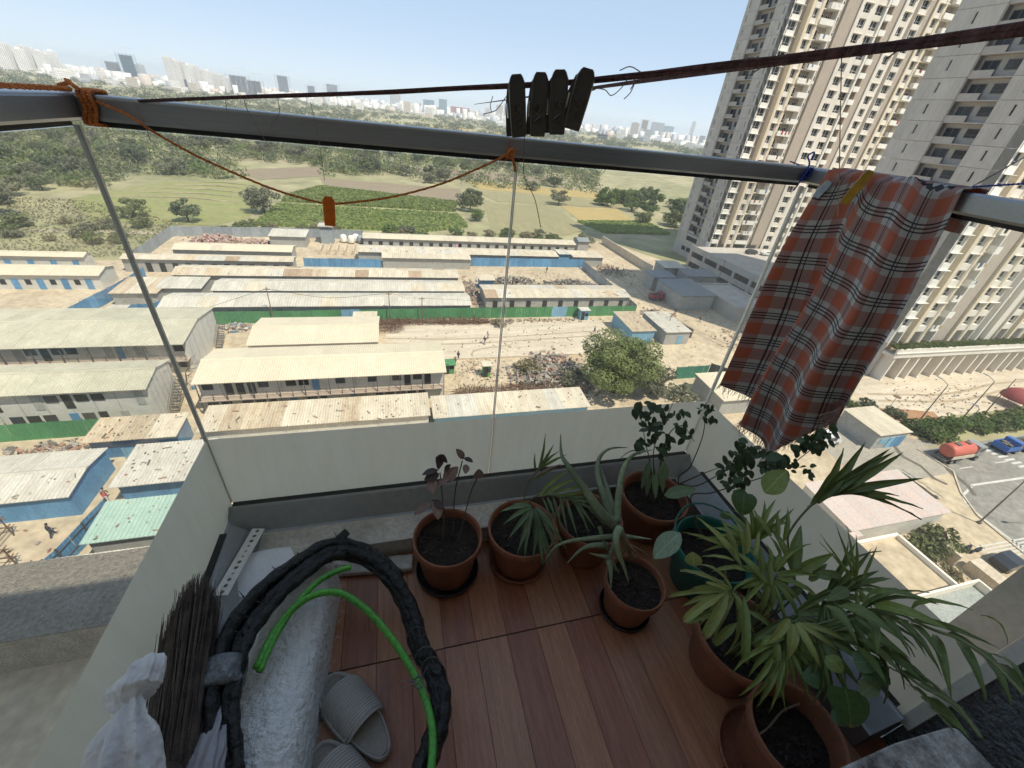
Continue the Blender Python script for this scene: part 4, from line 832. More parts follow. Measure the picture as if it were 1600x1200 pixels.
def person(label, x, y, pose, shirt, trousers, rz):
    me, hd = POSE[pose]; me = me.copy(); me.name = 'person'
    for c in (m_skin, shirt, trousers): me.materials.append(c)
    zs = hd.z
    for p in me.polygons:
        c = p.center; p.material_index = 2 if c.z < .93 and abs(c.y) < .19 and c.z > .1 else (1 if c.z < zs - .2 and abs(c.y) < .28 and c.z > .93 else 0); p.use_smooth = True
    o = tag(link('person', me, None, (x, y, GZ), rz), label, 'person')
    b = MB(); b.lathe([(0, .06), (.07, .05), (.108, .0), (.112, -.05), (.10, -.08)], 10, (x, y, GZ)); 
    hm = b.mesh('hair', m_hair, True, (x, y, GZ)); link('hair', hm, o, hd + V((-.01, 0, .07)))
cl = {k: pm('cloth_' + k, c, .9, .15, 3) for k, c in dict(red=(.48, .05, .06), white=(.62, .6, .56), dark=(.05, .05, .07), blue=(.08, .14, .3), brown=(.18, .12, .08), yellow=(.55, .4, .08), grey=(.25, .25, .25)).items()}
GP = ground
for lab, px, py, po, sh, tr, rz in (('person in a red top walking on the lit path left of the near blue shed', 66, 806, 'walk', 'red', 'white', 2.4), ('person in dark clothes walking behind the one in red', 32, 807, 'walk', 'dark', 'blue', .3),
    ('person in a pink red top sitting low by the spotted white roof', 169, 785, 'bend', 'red', 'white', 2), ('person in dark clothes stepping through the shaded timber frames', 84, 838, 'walk', 'dark', 'dark', 1),
    ('person in dark clothes leading a pair on the concrete yard', 757, 538, 'walk', 'dark', 'grey', 3.6), ('person in a pale shirt following on the concrete yard', 762, 530, 'walk', 'white', 'brown', 3.6),
    ('person standing at the corner of the cream cabin', 716, 562, 'stand', 'dark', 'grey', 1), ('person in brown beside the green site box', 711, 571, 'stand', 'brown', 'dark', 4), ('person in dark clothes alone on the pale yard near the big tree', 928, 522, 'walk', 'dark', 'dark', 2),
    ('person standing in the sandy yard by the bright blue fence', 854, 426, 'stand', 'dark', 'grey', 1), ('person in brown before the blue fronted workshop', 998, 541, 'stand', 'brown', 'grey', 1), ('person in yellow before the blue fronted workshop', 1018, 539, 'walk', 'yellow', 'blue', 2),
    ('person walking past the dark gate leaf', 1054, 492, 'walk', 'dark', 'grey', 1), ('person in a white cap and shirt on the shaded yard', 986, 447, 'walk', 'white', 'grey', 2), ('person at the edge of the tower shadow', 1093, 503, 'walk', 'brown', 'dark', 1),
    ('person in white working on the sand left of the toilet', 764, 588, 'bend', 'white', 'dark', 3), ('person seated at the white roofed workshop door', 1047, 533, 'bend', 'red', 'white', 2)):
    p = GP(px, py); person(lab, p.x, p.y, po, cl[sh], cl[tr], rz)
# ================================================================== TREES AND SHRUBS
m_bark = pm('bark', (.12, .09, .065), .95, .25, 3)
def leafmat(n, c, c2, tr=.3): return pm(n, c, .75, .25, .35, c2, rnd=.22, trans=tr, spec=.25)
m_fol = [leafmat('foliage_olive', (.20, .22, .095), (.15, .17, .07)), leafmat('foliage_grey', (.23, .23, .15), (.175, .18, .11)), leafmat('foliage_green', (.14, .195, .055), (.10, .145, .045)), leafmat('foliage_dark', (.15, .175, .095), (.11, .135, .07)), leafmat('foliage_dry', (.30, .26, .15), (.23, .20, .12)), leafmat('foliage_yellow_green', (.205, .235, .085), (.135, .165, .055))]
def crown_np(seed, r, zc, h, nclump, nleaf, ls, flat=1.0):
    q = np.random.default_rng(seed); C = q.normal(size=(nclump, 3)); C /= np.linalg.norm(C, axis=1)[:, None]
    C *= (q.uniform(.35, .86, nclump) ** .7)[:, None]; cr = q.uniform(.24, .46, nclump)
    idx = q.integers(0, nclump, nleaf); D = q.normal(size=(nleaf, 3)); D /= np.linalg.norm(D, axis=1)[:, None]
    P = C[idx] + D * (cr[idx] * q.uniform(.45, 1.05, nleaf) ** .5)[:, None]
    P = P * np.array([r, r, h / 2]) ; P[:, 2] += zc
    n = D + q.normal(size=(nleaf, 3)) * .7 + np.array([0, 0, .5]); n /= np.linalg.norm(n, axis=1)[:, None]
    u = np.cross(n, q.normal(size=(nleaf, 3))); u /= np.linalg.norm(u, axis=1)[:, None]; v = np.cross(n, u)
    s = ls * q.uniform(.5, 1.3, nleaf)[:, None]
    k = np.stack([P - u * s, P - v * s * .5, P + u * s, P + v * s * .5], 1)
    return k.reshape(-1, 3), np.arange(nleaf * 4).reshape(-1, 4)
def trunk_mb(seed, h, r, spread, nb=5):
    q = random.Random(seed); b = MB(); top = V((q.uniform(-.3, .3), q.uniform(-.3, .3), h))
    b.tube([(0, 0, -.2), top * .5 + V((q.uniform(-.2, .2), 0, 0)), top], [r, r * .75, r * .5], 6)
    for i in range(nb):
        a = 6.28 * i / nb + q.random(); s = top * q.uniform(.55, 1); e = V((math.cos(a) * spread, math.sin(a) * spread, h + spread * q.uniform(.3, 1)))
        b.tube([s, s.lerp(e, .5) + V((0, 0, .2)), e], [r * .45, r * .3, r * .12], 4)
    return b
TV = {}
def tree(label, x, y, kind, sc=1, mat=0, group=None, name='tree', lean=0, z=0):
    """kind: (radius, height, leaves, leafsize, trunk)"""
    if (kind, mat) not in TV:
        r, h, n, ls, th, sd = kind
        v, f = crown_np(sd, r, th + h / 2 - .1 * h, h, 16 + sd % 9, n, ls)
        TV[(kind, mat)] = (npmesh('crown', v, f, m_fol[mat]), trunk_mb(sd, th + h * .25, max(.06, r * .06), r * .45).mesh('trunk', m_bark, True) if th > .01 else None)
    cm, tm = TV[(kind, mat)]
    t = thing(name, label, 'tree' if name == 'tree' else 'shrub', (x, y, GZ + z), group, random.random() * 6.28); t.scale = (sc, sc, sc * random.uniform(.88, 1.12))
    link('crown', cm, t)
    if tm: link('trunk', tm, t)
    return t
BIG = (7.0, 10.4, 19000, .27, 2.4, 8); BIG2 = (3.2, 5.0, 5000, .25, 1.0, 4)
MED = [(4.2, 5.2, 1500, .40, 1.3, s) for s in (11, 12, 13)]; BUSH = [(2.6, 2.9, 700, .34, .3, s) for s in (21, 22, 23)]; SM = [(1.1, 1.7, 420, .17, .0, s) for s in (31, 32)]
tree('big full leafed tree standing just above the front panel between yard and blue panels', 35.2, 50.0, BIG, .92, 5)
tree('smaller paler tree leaning against the right side of the big tree', 41.6, 48.6, BIG2, 1.15, 1)
tree('dusty bush behind the steel bars left of the big tree', 22.4, 57.5, BUSH[0], .9, 4, name='shrub'); tree('grey bush on the debris left of the big tree', 28.5, 53, BUSH[1], .9, 1, name='shrub')
tree('low grey bush at the lower right foot of the big tree', 46.5, 46.8, BUSH[2], 1.0, 1, name='shrub'); tree('dry bush in the middle of the concrete yard', 21, 76.5, BUSH[0], .6, 4, name='shrub')
for lab, x, y, k, s, m in (('round dark tree at the near edge of the left green plot, right of two', -61.5, 155, MED[0], 1.05, 3), ('rounded tree with a forked stem at the near edge of the left plot', -77, 158, MED[1], 1.0, 0), ('wide pale tree between the left plot and the bright crop', -44, 172, MED[2], 1.35, 1),
    ('tall tree standing between bright crop and ploughed plot', 34, 193, MED[0], 1.35, 0), ('dark tree behind the tall field tree', 36, 207, MED[1], 1.35, 3), ('bright green tree in front of the tall field tree', 33, 175, MED[2], .8, 2), ('lone round tree at the back of the stubble plot', 86, 221, MED[0], 1.35, 1),
    ('grey green tree at the right end of the rear long shed', 68, 141, MED[1], .75, 1)): tree(lab, x, y, k, s, m)
# grove beside the farther tower
for i in range(26):
    a = i / 26; x = 112 + 55 * random.random(); y = 178 + 105 * random.random()
    if x - 112 < (y - 250) * .1: x += 12
    tree('bright tree of the dense grove left of the far tower', x, y, MED[i % 3], random.uniform(1.0, 1.5), [2, 0, 2, 3][i % 4], 'grove trees left of the far tower')
# hedge row, field-edge bushes and the camp edge
for i in range(34):
    x = 83 + 33 * (i / 33) + random.uniform(-.8, .8); tree('leafy shrub of the green hedge along the plaza edge', x, 32.2 + random.uniform(-1.6, 1.8) + (x - 83) * -.01, BUSH[i % 3], random.uniform(.5, .75), [2, 2, 0][i % 3], 'hedge shrubs along the plaza', 'shrub')
for lab, x, y, s, m in (('round shrub nearest the cloth beside the round sign', 81, 40.6, .55, 3), ('round shrub left of the red earth patch', 83.6, 37.2, .65, 3), ('yellowish shrub at the hem of the hanging cloth', 77.5, 41, .5, 2), ('dense green shrub of the walled garden, left of two', 57.3, 14.4, .85, 0), ('dense green shrub of the walled garden, right of two', 61.0, 15.0, .8, 0), ('dry cut shrub heap in the walled garden', 57, 11.8, .6, 4), ('low green plant in the bottom left corner far below', -19.5, 12.5, .5, 2), ('bush at the corner of the white kiosk', 82.6, 33.6, .6, 3)): tree(lab, x, y, BUSH[0], s, m, name='shrub')
sheet('red_earth_patch', [(80, 37.5), (86, 35.6), (93, 35.5), (94, 37.4), (88, 39), (82, 40)], .026, pm('red_earth', (.40, .22, .12), .95, .2, .6))
for i in range(40):
    x = -52 + 112 * random.random(); tree('bush in the ragged row between camp and fields', x, 143 + random.uniform(0, 7.5) + (3 if x > 30 else 0), BUSH[i % 3], random.uniform(.5, 1.1), [0, 1, 4, 2][i % 4], 'bushes between camp and fields', 'shrub')
for i in range(34):
    x = random.uniform(-135, -62); y = random.uniform(121, 152)
    if x > -66 and y < 140: x -= 10
    tree('bush on the dry ground beyond the blue door cabins', x, y, BUSH[i % 3], random.uniform(.5, 1.25), [1, 4, 0, 1][i % 4], 'bushes on the dry ground at the left', 'shrub')
# scrubland behind the fields
nt_ = 0
def scrub_ok(x, y):
    if y < 235 and x > -106 + 0 and x < 130: return False
    if y < 262 and -36 < x < 140: return False
    if -80 < x < -36 and 240 < y < 300: return False
    if 10 < x < 130 and y < 340: return random.random() < .25
    return True
while nt_ < 250:
    y = 150 + 500 * random.random() ** 1.5; x = random.uniform(-.86, .42) * y
    if not scrub_ok(x, y): continue
    nt_ += 1; tree('grey green tree of the scrubland beyond the fields', x, y, MED[nt_ % 3], random.uniform(.8, 1.5), [1, 1, 0, 3, 1][nt_ % 5], 'scrubland trees beyond the fields')
def scrub_stuff(name, label, n, ymin, ymax, xl, xr, ls, cov, seed, mats):
    q = np.random.default_rng(seed); VV = []; QQ = []; MM = []; o = 0
    base = [crown_np(200 + i, 1, .42, .85, 12, 46, .16) for i in range(6)]
    for _ in range(n):
        y = ymin + (ymax - ymin) * q.random() ** 1.35; x = q.uniform(xl, xr) * y
        if y < 350 and not scrub_ok(x, y): continue
        # clearings
        cl_ = math.sin(x * .011 + 1.3) + math.sin(y * .013 + x * .004) + math.sin(x * .031 - y * .017)
        if cl_ > cov: continue
        s = q.uniform(2.6, 6.0) * (1 + (y > 900) * .6); v, f = base[q.integers(6)]; a = q.random() * 6.28
        c, s_ = math.cos(a), math.sin(a); R_ = np.array([[c, s_, 0], [-s_, c, 0], [0, 0, 1]])
        VV.append((v @ R_) * s + np.array([x, y, GZ])); QQ.append(f + o); MM.append(np.full(len(f), q.integers(len(mats)))); o += len(v)
    me = npmesh(name, np.concatenate(VV), np.concatenate(QQ), mats, np.concatenate(MM)); tag(link(name, me), label, 'scrub', kind='stuff')
scrub_stuff('scrub', 'grey green thorn scrub spreading beyond the fields', 7500, 200, 900, -.95, .48, .5, 1.45, 5, [m_fol[0], m_fol[0], m_fol[1], m_fol[2], m_fol[3]])
scrub_stuff('far_scrub', 'far belt of trees before the city', 6500, 850, 2600, -.85, .75, .5, 1.2, 6, [m_fol[1], m_fol[3], m_fol[0]])
def tufts(name, label, poly, n, hh, mats, seed, rows=None):
    q = np.random.default_rng(seed); xs = [p[0] for p in poly]; ys = [p[1] for p in poly]; P = []
    def inside(x, y):
        r_ = False; j = len(poly) - 1
        for i in range(len(poly)):
            if (poly[i][1] > y) != (poly[j][1] > y) and x < (poly[j][0] - poly[i][0]) * (y - poly[i][1]) / (poly[j][1] - poly[i][1]) + poly[i][0]: r_ = not r_
            j = i
        return r_
    while len(P) < n:
        x, y = q.uniform(min(xs), max(xs)), q.uniform(min(ys), max(ys))
        if rows: y = round(y / rows) * rows + q.normal() * .15
        if inside(x, y): P.append((x, y, GZ))
    P = np.array(P); a = q.uniform(0, 6.28, n); u = np.stack([np.cos(a), np.sin(a), 0 * a], 1) * (.35 if rows else .16); h = np.stack([q.normal(0, .25, n), q.normal(0, .25, n), hh * q.uniform(.6, 1.2, n)], 1)
    v = np.stack([P - u, P + u, P + u * 1.3 + h, P - u * 1.3 + h], 1).reshape(-1, 3)
    tag(link(name, npmesh(name, v, np.arange(4 * n).reshape(-1, 4), mats, q.integers(0, len(mats), n))), label, 'crop', kind='stuff')
m_crop = [leafmat('maize_leaf', (.32, .385, .13), (.25, .315, .10)), leafmat('maize_leaf_pale', (.34, .38, .14), (.27, .31, .11))]
tufts('standing_crop', 'bright green crop standing in rows behind the orange clip', FIELDS[1][2], 9000, 1.1, m_crop, 1, 1.3)
tufts('standing_crop', 'green crop strip nearest the rear fence', FIELDS[2][2], 9000, 1.0, m_crop, 2, 1.3)
tufts('standing_crop', 'green crop strip in front of the straw plot', FIELDS[7][2], 3500, 1.0, [m_crop[1], m_crop[0]], 3, 1.3)
tufts('dry_grass', 'dry grass tufts on the waste ground at the left', [(-140, 118), (-62, 118), (-62, 152), (-100, 178), (-140, 178)], 5200, .32, [m_fol[4], m_fol[4], m_fol[1]], 4)
tufts('planter_hedge', 'long green planting on the beam of the nearer tower', [(93.4, 48.0), (141, 48.0), (141, 49.4), (93.4, 49.4)], 5200, .5, [m_fol[2], m_fol[0]], 5)
bpy.data.objects['planter_hedge'].location.z = 7.1
# bare tree against the weathered cabin
def branch(b, p, d, l, r, depth, q):
    e = p + d * l; mid = p.lerp(e, .5) + V((q.gauss(0, .05), q.gauss(0, .05), q.gauss(0, .05))) * l
    b.tube([p, mid, e], [r, r * .8, r * .6], 4, cap=False)
    if depth:
        for _ in range(3 if depth > 1 else 4):
            nd = (d + V((q.gauss(0, .55), q.gauss(0, .55), q.gauss(.12, .35)))).normalized(); branch(b, p.lerp(e, q.uniform(.55, 1)), nd, l * q.uniform(.6, .85), r * .55, depth - 1, q)
q_ = random.Random(5); b_ = MB()
for s in ((-.25, .1, 1), (.3, -.2, 1), (-.5, -.3, .8)): branch(b_, V((-30.2, 58.8, GZ)), V(s).normalized(), 2.6, .13, 4, q_)
solo(b_, 'bare_tree', pm('bare_bark', (.24, .20, .17), .9, .2, 2), 'leafless grey tree at the gable corner of the weathered cabin', 'tree')
# ================================================================== CITY on the horizon
m_cw = pm('city_white', (.78, .76, .72), .85, .1, .02, (.62, .60, .56), rnd=.12); m_cg = pm('city_grey', (.46, .47, .49), .8, .15, .02, rnd=.2); m_cb = pm('city_buff', (.56, .48, .40), .85, .12, .02, rnd=.15)
m_cr = pm('city_red', (.42, .14, .12), .85, .12, .02); m_ct = pm('city_teal_glass', (.14, .24, .30), .3, .1, .02); m_cwin = pm('city_window', (.40, .40, .41), .5, .2, .05)
def bands(b, wx, wy, h, fl, m=1, vertical=True):
    if vertical:
        n = max(3, int(wx / 4))
        for i in range(n):
            x = -wx / 2 + wx * (i + .5) / n; b.box(x - wx / n * .16, x + wx / n * .16, -wy / 2 - .25, -wy / 2 - .02, h * .04, h * .97, m)
        return
    n = int(h / fl)
    for k in range(n): z = fl * (k + .4); [b.box(-wx / 2 + wx * (i + .2) / 5, -wx / 2 + wx * (i + .75) / 5, -wy / 2 - .14, -wy / 2 - .01, z, z + fl * .35, m) for i in range(5)]
CT = {}
def city(label, px, dist, wx, wy, h, mat, name='apartment_tower', cat='tower', group=None, style=0, rz=None):
    h = round(h * (.60 if px < 500 else .72 if px < 800 else .85), 1) if cat == 'tower' else h
    key = (wx, wy, h, mat.name, style)
    if key not in CT:
        b = MB(); b.box(-wx / 2, wx / 2, -wy / 2, wy / 2, -1, h)
        if style == 0: b.box(-wx * .2, wx * .2, -wy * .3, wy * .3, h, h + 4)
        w2 = MB(); bands(w2, wx, wy, h, 3.2 if style == 0 else 4, 0, style == 0)
        if style == 2: # frame under construction
            b = MB()
            for k in range(int(h / 4) + 1): b.box(-wx / 2, wx / 2, -wy / 2, wy / 2, 4 * k - .3, 4 * k)
            for i in range(6):
                x = -wx / 2 + wx * i / 5; b.box(x - .6, x + .6, -wy / 2, wy / 2, -1, h + 2)
            b.box(-wx * .35, wx * .35, -wy * .3, wy * .3, 0, h * .96)
            w2 = MB(); w2.tube([(wx * .1, 0, h), (wx * .1, 0, h + 22)], .5, 4); w2.tube([(wx * .1 - 12, 0, h + 20), (wx * .1 + 24, 0, h + 20)], .5, 4)
        CT[key] = (b.mesh('tower_wall', mat), w2.mesh('crane' if style == 2 else 'window_band', m_cg if style == 2 else m_cwin))
    x, y = skyline(px, dist); t = thing(name, label, cat, (x, y, GZ), group, (math.atan2(y, x) - math.pi / 2) if rz is None else rz)
    link('tower_wall', CT[key][0], t); link('crane' if style == 2 else 'window_band', CT[key][1], t)['kind'] = 'stuff'
ORD = ['first', 'second', 'third', 'fourth', 'fifth', 'sixth', 'seventh', 'eighth', 'ninth', 'tenth']
for i in range(9): city(ORD[i] + ' white slab from the left in the row at the far left of the skyline', 6 + i * 10.2, 2300 + (i % 3) * 25, 30, 18, 118 - (i % 4) * 5 - i * 1.5, m_cw, group='white slabs at the far left of the skyline')
for i in range(10): city(ORD[i] + ' tall white slab from the left in the row beside the dark frame buildings', 270 + i * 9.6, 2050 + (i % 3) * 20, 26, 17, 140 - i * 6.5 - (i % 2) * 4, m_cw, group='white slabs left of centre on the skyline')
for lab, px, d, wx, h, m, st in (('grey tower under construction, left of the pair on the left skyline', 180, 2500, 60, 95, m_cg, 2), ('taller blue grey tower under construction with a crane on the left skyline', 205, 2450, 55, 140, m_ct, 2), ('slim grey tower right of the construction pair', 222, 2500, 34, 95, m_cg, 0),
    ('long dark concrete frame right of the white slabs', 374, 2000, 70, 95, m_cg, 2), ('second long dark concrete frame beside the first', 398, 2050, 60, 80, m_cg, 2), ('lone dark block standing above the middle skyline', 444, 3000, 70, 150, m_cg, 2), ('small frame block left of the clothesline knot', 487, 3000, 50, 100, m_cg, 2), ('wide grey block with a ragged top above the line', 520, 3000, 80, 110, m_cg, 2),
    ('grey office block in the middle of the skyline', 618, 3000, 60, 95, m_cg, 0), ('teal glass block in the middle of the skyline', 670, 2900, 62, 80, m_ct, 1), ('taller dark teal glass tower beside the teal block', 692, 2900, 46, 95, m_ct, 1), ('broad red building on the middle skyline', 719, 2700, 100, 55, m_cr, 1), ('slim white tower right of the red building', 762, 2700, 26, 70, m_cw, 0),
    ('cream tower left of the black pegs', 780, 2600, 34, 95, m_cb, 0), ('second cream tower left of the black pegs', 792, 2650, 34, 110, m_cb, 0), ('dark billboard house right of the pegs', 945, 1500, 30, 14, m_vblack, 1), ('buff tower group head right of the pegs', 992, 2600, 40, 70, m_cb, 0), ('pinkish tower with a crane near the right skyline', 1006, 3000, 50, 100, m_cb, 2), ('grey block behind the buff towers', 1026, 3600, 90, 100, m_cg, 1), ('tall thin tower at the right end of the skyline', 1080, 4200, 30, 150, m_cw, 0), ('teal cluster at the right end of the skyline', 1040, 4200, 120, 90, m_ct, 1)):
    city(lab, px, d, wx, 24, h, m, style=st)
cm_ = [m_cw, m_cw, m_cb, m_cw, m_cg]
hk = [(14, 12, 9), (20, 14, 14), (26, 16, 18), (18, 14, 24), (34, 18, 13), (22, 16, 32), (24, 16, 42)]
for i in range(250):
    px = random.uniform(60, 1110); dd = random.uniform(1550, 3900)
    lo = 1 if px < 560 else 0
    k = random.choice(hk[:6] if px < 620 else hk)
    k = (k[0], k[1], round(k[2] * (.7 if px < 620 else .9), 1))
    city('pale low block in the spread of the distant city', px, dd, *k, cm_[i % 5], 'city_block', 'building', 'low blocks of the distant city', 1)
VV = []; QQ = []; MM = []; o = 0
bx = np.array([(x, y, z) for z in (0, 1) for (x, y) in ((-.5, -.5), (.5, -.5), (.5, .5), (-.5, .5))], float); bq = np.array([(4, 5, 6, 7), (0, 1, 5, 4), (1, 2, 6, 5), (2, 3, 7, 6), (3, 0, 4, 7)])
for i in range(1900):
    px = rng.uniform(40, 1130); dd = rng.uniform(1900, 5600); x, y = skyline(px, dd); s = np.array([rng.uniform(9, 30), rng.uniform(9, 20), rng.choice([6, 9, 12, 15, 20, 28]) * (1 + .35 * (px > 620) * rng.random())])
    VV.append(bx * s + np.array([x, y, GZ])); QQ.append(bq + o); MM.append(np.full(5, rng.integers(0, 5))); o += 8
tag(link('far_houses', npmesh('far_houses', np.concatenate(VV), np.concatenate(QQ), cm_, np.concatenate(MM))), 'white mass of small houses filling the foot of the skyline', 'houses', kind='stuff')
# ================================================================== THE BALCONY
FZ = -.14
m_pl = [pm('plank_' + n, c, .28, .2, 3.5, c2, .15, 30, rnd=.10, streak=(22, 1.3, 1)) for n, c, c2 in (('brown', (.42, .19, .098), (.30, .125, .062)), ('red', (.385, .15, .078), (.275, .10, .052)), ('pale', (.46, .225, .12), (.355, .165, .086)), ('dark', (.34, .135, .07), (.235, .088, .046)))]
b_ = MB(); b_.box(-.1, 2.0, -2.9, .05, -.165, FZ - .004); flo = struct(b_, 'floor', pm('dark_grout', (.055, .035, .03), .9, .2, 8))
pat = [0, 2, 1, 0, 3, 0, 2, 3, 0, 1, 2, 0, 3, 1, 0, 2, 3, 0, 1, 0]
pw = .1055
bm_ = MB(); e = .0008
def plank_mesh(m):
    b = MB(); b.box(e, pw - e, e, .465 - e * 2, 0, .004); return b.mesh('plank', m)
PMs = [plank_mesh(m) for m in m_pl]
for r_i, y0 in enumerate((-.602 + .467, -.602, -1.069, -1.536, -2.003, -2.47)):
    y1 = y0 - .4
    for i in range(19): link('plank', PMs[pat[(i + 7 * r_i) % 20]], flo, (-.005 + i * pw, y0 - .467 + .002, FZ - .004))
# aluminium channel, marble ledge
m_alu = pm('anodised_aluminium', (.27, .29, .31), .4, .08, 4, metal=.55); m_alud = pm('dark_seal', (.02, .022, .025), .6, .2, 5)
m_marb = pm('dirty_marble', (.56, .54, .49), .6, .18, 7, (.36, .335, .29))
def channel(label, a, b, inward):
    a = V(a); b = V(b); d = (b - a).normalized(); n = V(inward)
    prof = [(-.02, -.14), (.115, -.14), (.115, -.048), (.105, -.046), (.042, .016), (.036, .02), (.030, .02), (.026, -.02), (-.02, -.02)]
    t = thing('bottom_channel', label, 'channel', a, 'aluminium channels under the glass'); mb = MB(); k = len(prof)
    mb.add([a + n * p + V((0, 0, z)) for p, z in prof] + [b + n * p + V((0, 0, z)) for p, z in prof], [tuple(range(k - 1, -1, -1)), tuple(range(k, 2 * k))] + [(i, (i + 1) % k, k + (i + 1) % k, k + i) for i in range(k)]); part(mb, 'profile', m_alu, t)
    mb = MB(); mb.obox((a + b) / 2 + n * .0155 + V((0, 0, .002)), d, n, V((0, 0, 1)), (b - a).length / 2 - .03, .0105, .014); part(mb, 'rubber_seal', m_alud, t)
channel('long grey aluminium channel under the front glass', (-.02, 0, 0), (2.02, 0, 0), (0, -1, 0))
channel('grey aluminium channel under the left glass beside the broom', (0, -.118, 0), (0, -1.115, 0), (1, 0, 0))
channel('grey aluminium channel under the right glass behind the palms', (2.0, -.118, 0), (2.0, -1.115, 0), (-1, 0, 0))
b_ = MB(); b_.box(.12, 1.05, -.228, -.117, FZ, -.055); b_.box(.118, 1.052, -.232, -.117, -.0545, -.046); tag(struct(b_, 'ledge', m_marb), kind='structure')
# glass panels
def glass_mat():
    m = bpy.data.materials.new('clear_glass'); m.use_nodes = True; t = m.node_tree; N = t.nodes; L = t.links; N.remove(N['Principled BSDF'])
    tr = N.new('ShaderNodeBsdfTransparent'); tr.inputs[0].default_value = (.975, .985, .975, 1); gl = N.new('ShaderNodeBsdfGlossy'); gl.inputs['Roughness'].default_value = .02
    lw = N.new('ShaderNodeLayerWeight'); lw.inputs[0].default_value = .5; pw5 = N.new('ShaderNodeMath'); pw5.operation = 'POWER'; pw5.inputs[1].default_value = 5; L.new(lw.outputs['Facing'], pw5.inputs[0]); fr = N.new('ShaderNodeMath'); fr.operation = 'MULTIPLY_ADD'; fr.inputs[1].default_value = .9; fr.inputs[2].default_value = .03; L.new(pw5.outputs[0], fr.inputs[0]); mx = N.new('ShaderNodeMixShader'); L.new(fr.outputs[0], mx.inputs[0]); L.new(tr.outputs[0], mx.inputs[1]); L.new(gl.outputs[0], mx.inputs[2])
    # light film of dust, mottled
    df = N.new('ShaderNodeBsdfDiffuse'); df.inputs[0].default_value = (.75, .75, .72, 1); tl = N.new('ShaderNodeBsdfTranslucent'); tl.inputs[0].default_value = (.8, .8, .76, 1); ad = N.new('ShaderNodeMixShader'); L.new(df.outputs[0], ad.inputs[1]); L.new(tl.outputs[0], ad.inputs[2])
    tc = N.new('ShaderNodeTexCoord'); no = N.new('ShaderNodeTexNoise'); no.inputs['Scale'].default_value = 3; no.inputs['Detail'].default_value = 7; L.new(tc.outputs['Object'], no.inputs[0])
    mr = N.new('ShaderNodeMapRange'); mr.inputs[1].default_value = .35; mr.inputs[2].default_value = .75; mr.inputs[3].default_value = .02; mr.inputs[4].default_value = .075; L.new(no.outputs[0], mr.inputs[0])
    m2 = N.new('ShaderNodeMixShader'); L.new(mr.outputs[0], m2.inputs[0]); L.new(mx.outputs[0], m2.inputs[1]); L.new(ad.outputs[0], m2.inputs[2]); L.new(m2.outputs[0], N['Material Output'].inputs[0]); return m
m_clear = glass_mat()
def frost_mat():
    m = bpy.data.materials.new('frosted_film'); m.use_nodes = True; t = m.node_tree; N = t.nodes; L = t.links; b = N['Principled BSDF']
    b.inputs['Base Color'].default_value = (.68, .675, .61, 1); b.inputs['Roughness'].default_value = .5
    tl = N.new('ShaderNodeBsdfTranslucent'); tl.inputs[0].default_value = (.72, .70, .62, 1); mx = N.new('ShaderNodeMixShader'); mx.inputs[0].default_value = .55
    tc = N.new('ShaderNodeTexCoord'); mp = N.new('ShaderNodeMapping'); mp.inputs['Scale'].default_value = (7, 7, 1.6); no = N.new('ShaderNodeTexNoise'); no.inputs['Scale'].default_value = 3; no.inputs['Detail'].default_value = 9; no.inputs['Roughness'].default_value = .7
    L.new(tc.outputs['Object'], mp.inputs[0]); L.new(mp.outputs[0], no.inputs[0]); cr = N.new('ShaderNodeValToRGB'); cr.color_ramp.elements[0].position = .3; cr.color_ramp.elements[1].position = .6
    cr.color_ramp.elements[0].color = (.645, .635, .565, 1); cr.color_ramp.elements[1].color = (.69, .685, .62, 1); L.new(no.outputs[0], cr.inputs[0]); L.new(cr.outputs[0], b.inputs['Base Color']); L.new(cr.outputs[0], tl.inputs[0])
    L.new(b.outputs[0], mx.inputs[1]); L.new(tl.outputs[0], mx.inputs[2]); L.new(mx.outputs[0], N['Material Output'].inputs[0]); return m
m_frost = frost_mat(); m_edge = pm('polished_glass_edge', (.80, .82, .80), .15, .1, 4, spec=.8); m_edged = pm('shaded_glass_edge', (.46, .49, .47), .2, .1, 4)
def panel(label, a, b, inward, edges=(1, 1)):
    a = V(a); b = V(b); d = (b - a).normalized(); n = V(inward); L = (b - a).length; t = thing('glass_panel', label, 'glass panel', a, 'balustrade glass panels')
    mb = MB(); mb.obox((a + b) / 2 - n * .003 + V((0, 0, .61)), d, n, V((0, 0, 1)), L / 2 - .004, .004, .612); part(mb, 'pane', m_clear, t)
    mb = MB(); q = n * .003; mb.add([a + q + V((0, 0, -.012)), b + q + V((0, 0, -.012)), b + q + V((0, 0, .3245)), a + q + V((0, 0, .3245))], [(0, 1, 2, 3)]); part(mb, 'frosted_film', m_frost, t)
    for e_, p, s in ((edges[0], a, -1), (edges[1], b, 1)):
        if e_: mb = MB(); mb.obox(p + V((0, 0, .62)) + d * s * .0015, d, n, V((0, 0, 1)), .0012, .0045, .605); part(mb, 'polished_edge', m_edge if e_ == 1 else m_edged, t)
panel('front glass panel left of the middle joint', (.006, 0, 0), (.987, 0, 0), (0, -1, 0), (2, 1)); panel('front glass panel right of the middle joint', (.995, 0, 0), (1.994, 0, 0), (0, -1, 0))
panel('left side glass panel beside the broom', (0, -.006, 0), (0, -1.112, 0), (1, 0, 0), (2, 1)); panel('right side glass panel behind the hanging cloth', (2.0, -.006, 0), (2.0, -1.104, 0), (-1, 0, 0))
